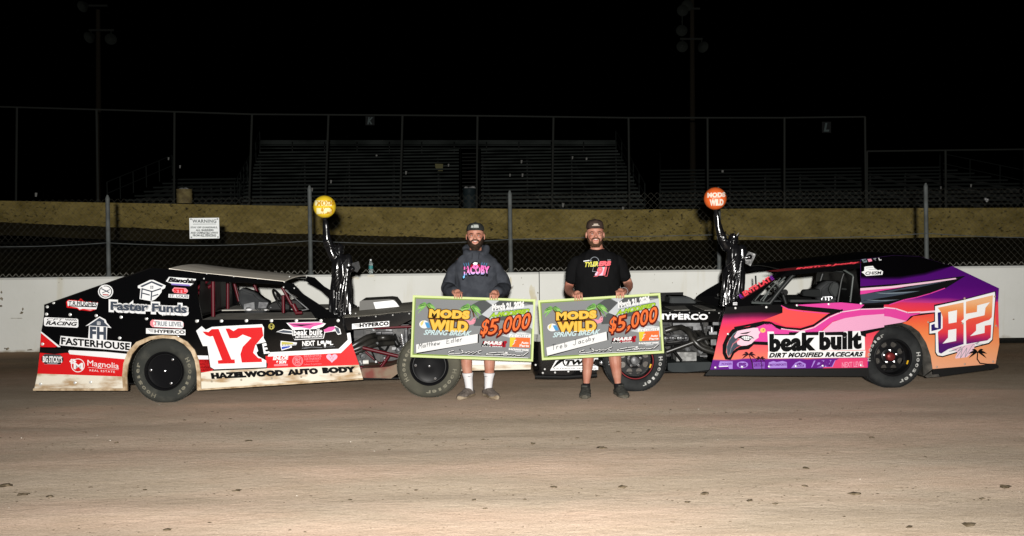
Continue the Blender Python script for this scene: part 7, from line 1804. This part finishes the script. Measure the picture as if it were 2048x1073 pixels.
# ------ robed statues with a ball on the raised arm
M_STAT = mat('glossy_black_plastic', (.0035, .0035, .004, 1), .20, spec=.5, bump=.03, bs=30)
def statue(label, crop, Y, ball, ball_m, plate_m, txt_m, cup, fore, elbow, shoulder, head, robe, tablet, tab_m, lsh, lel, base_z):
    S = CROPS[crop][2] / F * Y
    P = lambda x, y, dy=0.0: atc(crop, x, y, Y + dy)
    b = P(robe[-1][1], robe[-1][0]); t = thing('statue', label, 'statue', (b.x, Y, b.z))
    mb = MB(); rings = []; n = 64
    top, bot = robe[0][0], robe[-1][0]
    K = []
    for a, c in zip(robe, robe[1:]):
        for k in range(5): K.append([a[i] + (c[i] - a[i]) * k / 5 for i in range(3)])
    K.append(list(robe[-1]))
    for y, cx, hw in K:
        c = P(cx, y); f_ = max(0, min(1, (y - top - 60) / 260)); ring = []
        for j in range(n):
            a = 2 * math.pi * j / n
            r = 1 + f_ * (.085 * math.sin(11 * a + y * .012) + .05 * math.sin(17 * a - y * .009 + 1) + .05 * math.sin(5 * a + y * .006))
            ring.append(c + Vector((hw * S * r * math.sin(a), -hw * S * .78 * r * math.cos(a), 0)))
        rings.append(ring)
    mb.loft(rings, M_STAT)
    cx0 = robe[2][1]
    for k in range(5):                                            # sash drawn across from one shoulder to the other hip
        q0 = P(cx0 + 55, top + 40 + 14 * k, -.085); q2 = P(cx0 - 70 + 8 * k, top + 190 + 34 * k, -.07); q1 = q0.lerp(q2, .5) + Vector((0, -.045, -.03))
        mb.tube([q0.lerp(q1, i / 6).lerp(q1.lerp(q2, i / 6), i / 6) for i in range(7)], [.010, .013, .014, .014, .013, .012, .010], M_STAT, 8)
    for k in range(4):
        q0 = P(cx0 + 60 - 8 * k, top + 120 + 20 * k, -.09); q2 = P(cx0 + 40 - 22 * k, bot - 30, -.10); mb.tube([q0, q0.lerp(q2, .5) + Vector((.008 * (k % 2 * 2 - 1), -.012, 0)), q2], [.007, .012, .012], M_STAT, 8)
    mb.loft([ell(P(robe[-1][1], bot + 2), robe[-1][2] * S * 1.06, robe[-1][2] * S * .86, 32), ell(P(robe[-1][1], bot - 12), robe[-1][2] * S * 1.04, robe[-1][2] * S * .84, 32)], M_STAT)
    limb(mb, [P(*shoulder), P(*elbow, -.02), P(*fore, -.03), P(*cup, -.03)], [.060, .046, .032, .020], M_STAT)
    mb.sphere(P(shoulder[0] - 8, shoulder[1] - 20), .056, M_STAT, 10, 8)
    for k in range(3): mb.sphere(P(elbow[0] + 16 - 10 * k, elbow[1] + 30 - 26 * k, -.03), .042, M_STAT, 10, 8, 1.2, 1, .75)   # gathered sleeve
    limb(mb, [P(*lsh), P(*lel, -.02), P(tablet[0][0] + 5, tablet[0][1] + 45, -.06)], [.060, .052, .032], M_STAT)
    hx, hy = head
    mb.tube([P(hx, hy + 62), P(hx, hy + 10)], [.036, .030], M_STAT, 12)
    mb.sphere(P(hx, hy), .058, M_STAT, 18, 14, .82, .95, 1.15)
    mb.sphere(P(hx, hy + 8, -.045), .013, M_STAT, 8, 6, .7, 1, 1.6); mb.sphere(P(hx, hy + 28, -.038), .020, M_STAT, 8, 6)
    for e in (-1, 1): mb.sphere(P(hx + e * 26, hy + 5, .012), .026, M_STAT, 10, 8, .8, 1, 1.6)                          # hair
    remesh(mb, .0048, 'robed_figure', t, M_STAT, 2, folds(11, .007, 2.0 + Y, .22))
    mb = MB()
    mb.tube([P(hx, hy - 22) + Vector((.048 * math.sin(a), -.052 * math.cos(a), 0)) for a in [2 * math.pi * i / 20 for i in range(21)]], .009, M_STAT, 8)
    for k in range(5):
        a = -1.2 + 2.4 * k / 4; q = P(hx, hy - 26) + Vector((.046 * math.sin(a), -.045 * math.cos(a), 0)); mb.tube([q, q + Vector((.042 * math.sin(a), -.012, .046 - .01 * abs(a))) ], [.007, .002], M_STAT, 6)
    mb.build('headband', t)
    mb = MB(); mb.prism([P(x, y, -.07) for x, y in tablet], (0, .022, 0), tab_m); mb.build('tablet', t, smooth=0)
    mb = MB(); r = 92 * S; bc_ = P(*ball, -.03)
    mb.lathe(P(*cup, -.03), (0, 0, 1), [(-.02, .012), (0, .020), (.02, .024), (.03, .036), (.045, .040), (.05, .03)], M_STAT, 18)
    mb.build('torch_cup', t)
    mb = MB(); mb.sphere(bc_, r, ball_m, 36, 24); bo_ = mb.build('ball', t)
    def fn(x, y, e):
        d_ = ray(x, y); oc = CAM - bc_; B_ = oc.dot(d_); D_ = B_ * B_ - oc.dot(oc) + (r + e) ** 2
        return CAM + d_ * (-B_ - math.sqrt(max(D_, 0)))
    d = Decal(fn, crop, .005, .0015); bx, by = ball
    for q in ([(bx - 80, by - 52, bx + 60, by - 48, 42), (bx - 66, by + 12, bx + 56, by + 10, 48)] if plate_m else []):
        for i in range(14):
            for j in range(4):
                w_, h_ = (q[2] - q[0]) / 14, q[4] / 4; d.rect((q[0] + w_ * i, q[1] + h_ * j + (q[3] - q[1]) * i / 14, q[0] + w_ * (i + 1), q[1] + h_ * j + (q[3] - q[1]) * (i + 1) / 14, h_), plate_m, 0)
    d.text('MODS', (bx - 62, by - 44, bx + 80, by - 50, 34), txt_m, 1, .05, 0, 1.05).text('gone', (bx - 25, by - 8, bx + 42, by - 10, 10), txt_m, 1).text('WILD', (bx - 42, by + 12, bx + 66, by + 8, 44), txt_m, 1, .06, 0, 1.02)
    d.build('ball_lettering', bo_, smooth=0, recalc=False)
    return t
M_BALLY = mat('yellow_ball_plastic', paint(252, 214, 48), .55, spec=.12); M_BALLO = mat('orange_ball_plastic', paint(246, 112, 50), .55, spec=.12)
M_PLY = mat('pale_yellow_plate', paint(255, 246, 190), .6, spec=.05); M_PLO = mat('white_ball_print', paint(255, 236, 220), .5, spec=.1)
statue('glossy black robed statue raising a yellow ball, standing on the hood of the black car', 's1', 10.78, (203, 140), M_BALLY, M_PLY, mat('yellow_ball_print', paint(214, 160, 30), .5), (207, 248), (213, 300), (232, 448), (285, 550), (325, 492),
       [(528, 328, 24), (545, 330, 44), (566, 333, 62), (600, 336, 72), (650, 340, 78), (720, 338, 72), (800, 334, 80), (900, 332, 86), (1000, 330, 92), (1042, 330, 94)], [(428, 606), (484, 590), (496, 640), (470, 682), (425, 660)], M_STAT, (390, 570), (412, 640), 0)
M_TABL = mat('silvery_tablet', (.14, .14, .14, 1), .35, .3, var=(.05, .05, .05, 1), vs=14, bump=.5, bs=20)
statue('glossy black robed statue raising an orange ball, standing on the cowl of the purple car', 's2', 11.0, (208, 155), M_BALLO, None, M_PLO, (214, 262), (222, 310), (258, 470), (306, 550), (358, 492),
       [(528, 359, 24), (545, 362, 42), (568, 366, 60), (605, 370, 70), (660, 372, 76), (710, 370, 72), (760, 364, 84), (860, 358, 86), (950, 352, 90), (1042, 346, 98)], [(484, 592), (546, 614), (500, 712), (458, 690), (456, 640)], M_TABL, (425, 575), (446, 640), 0)
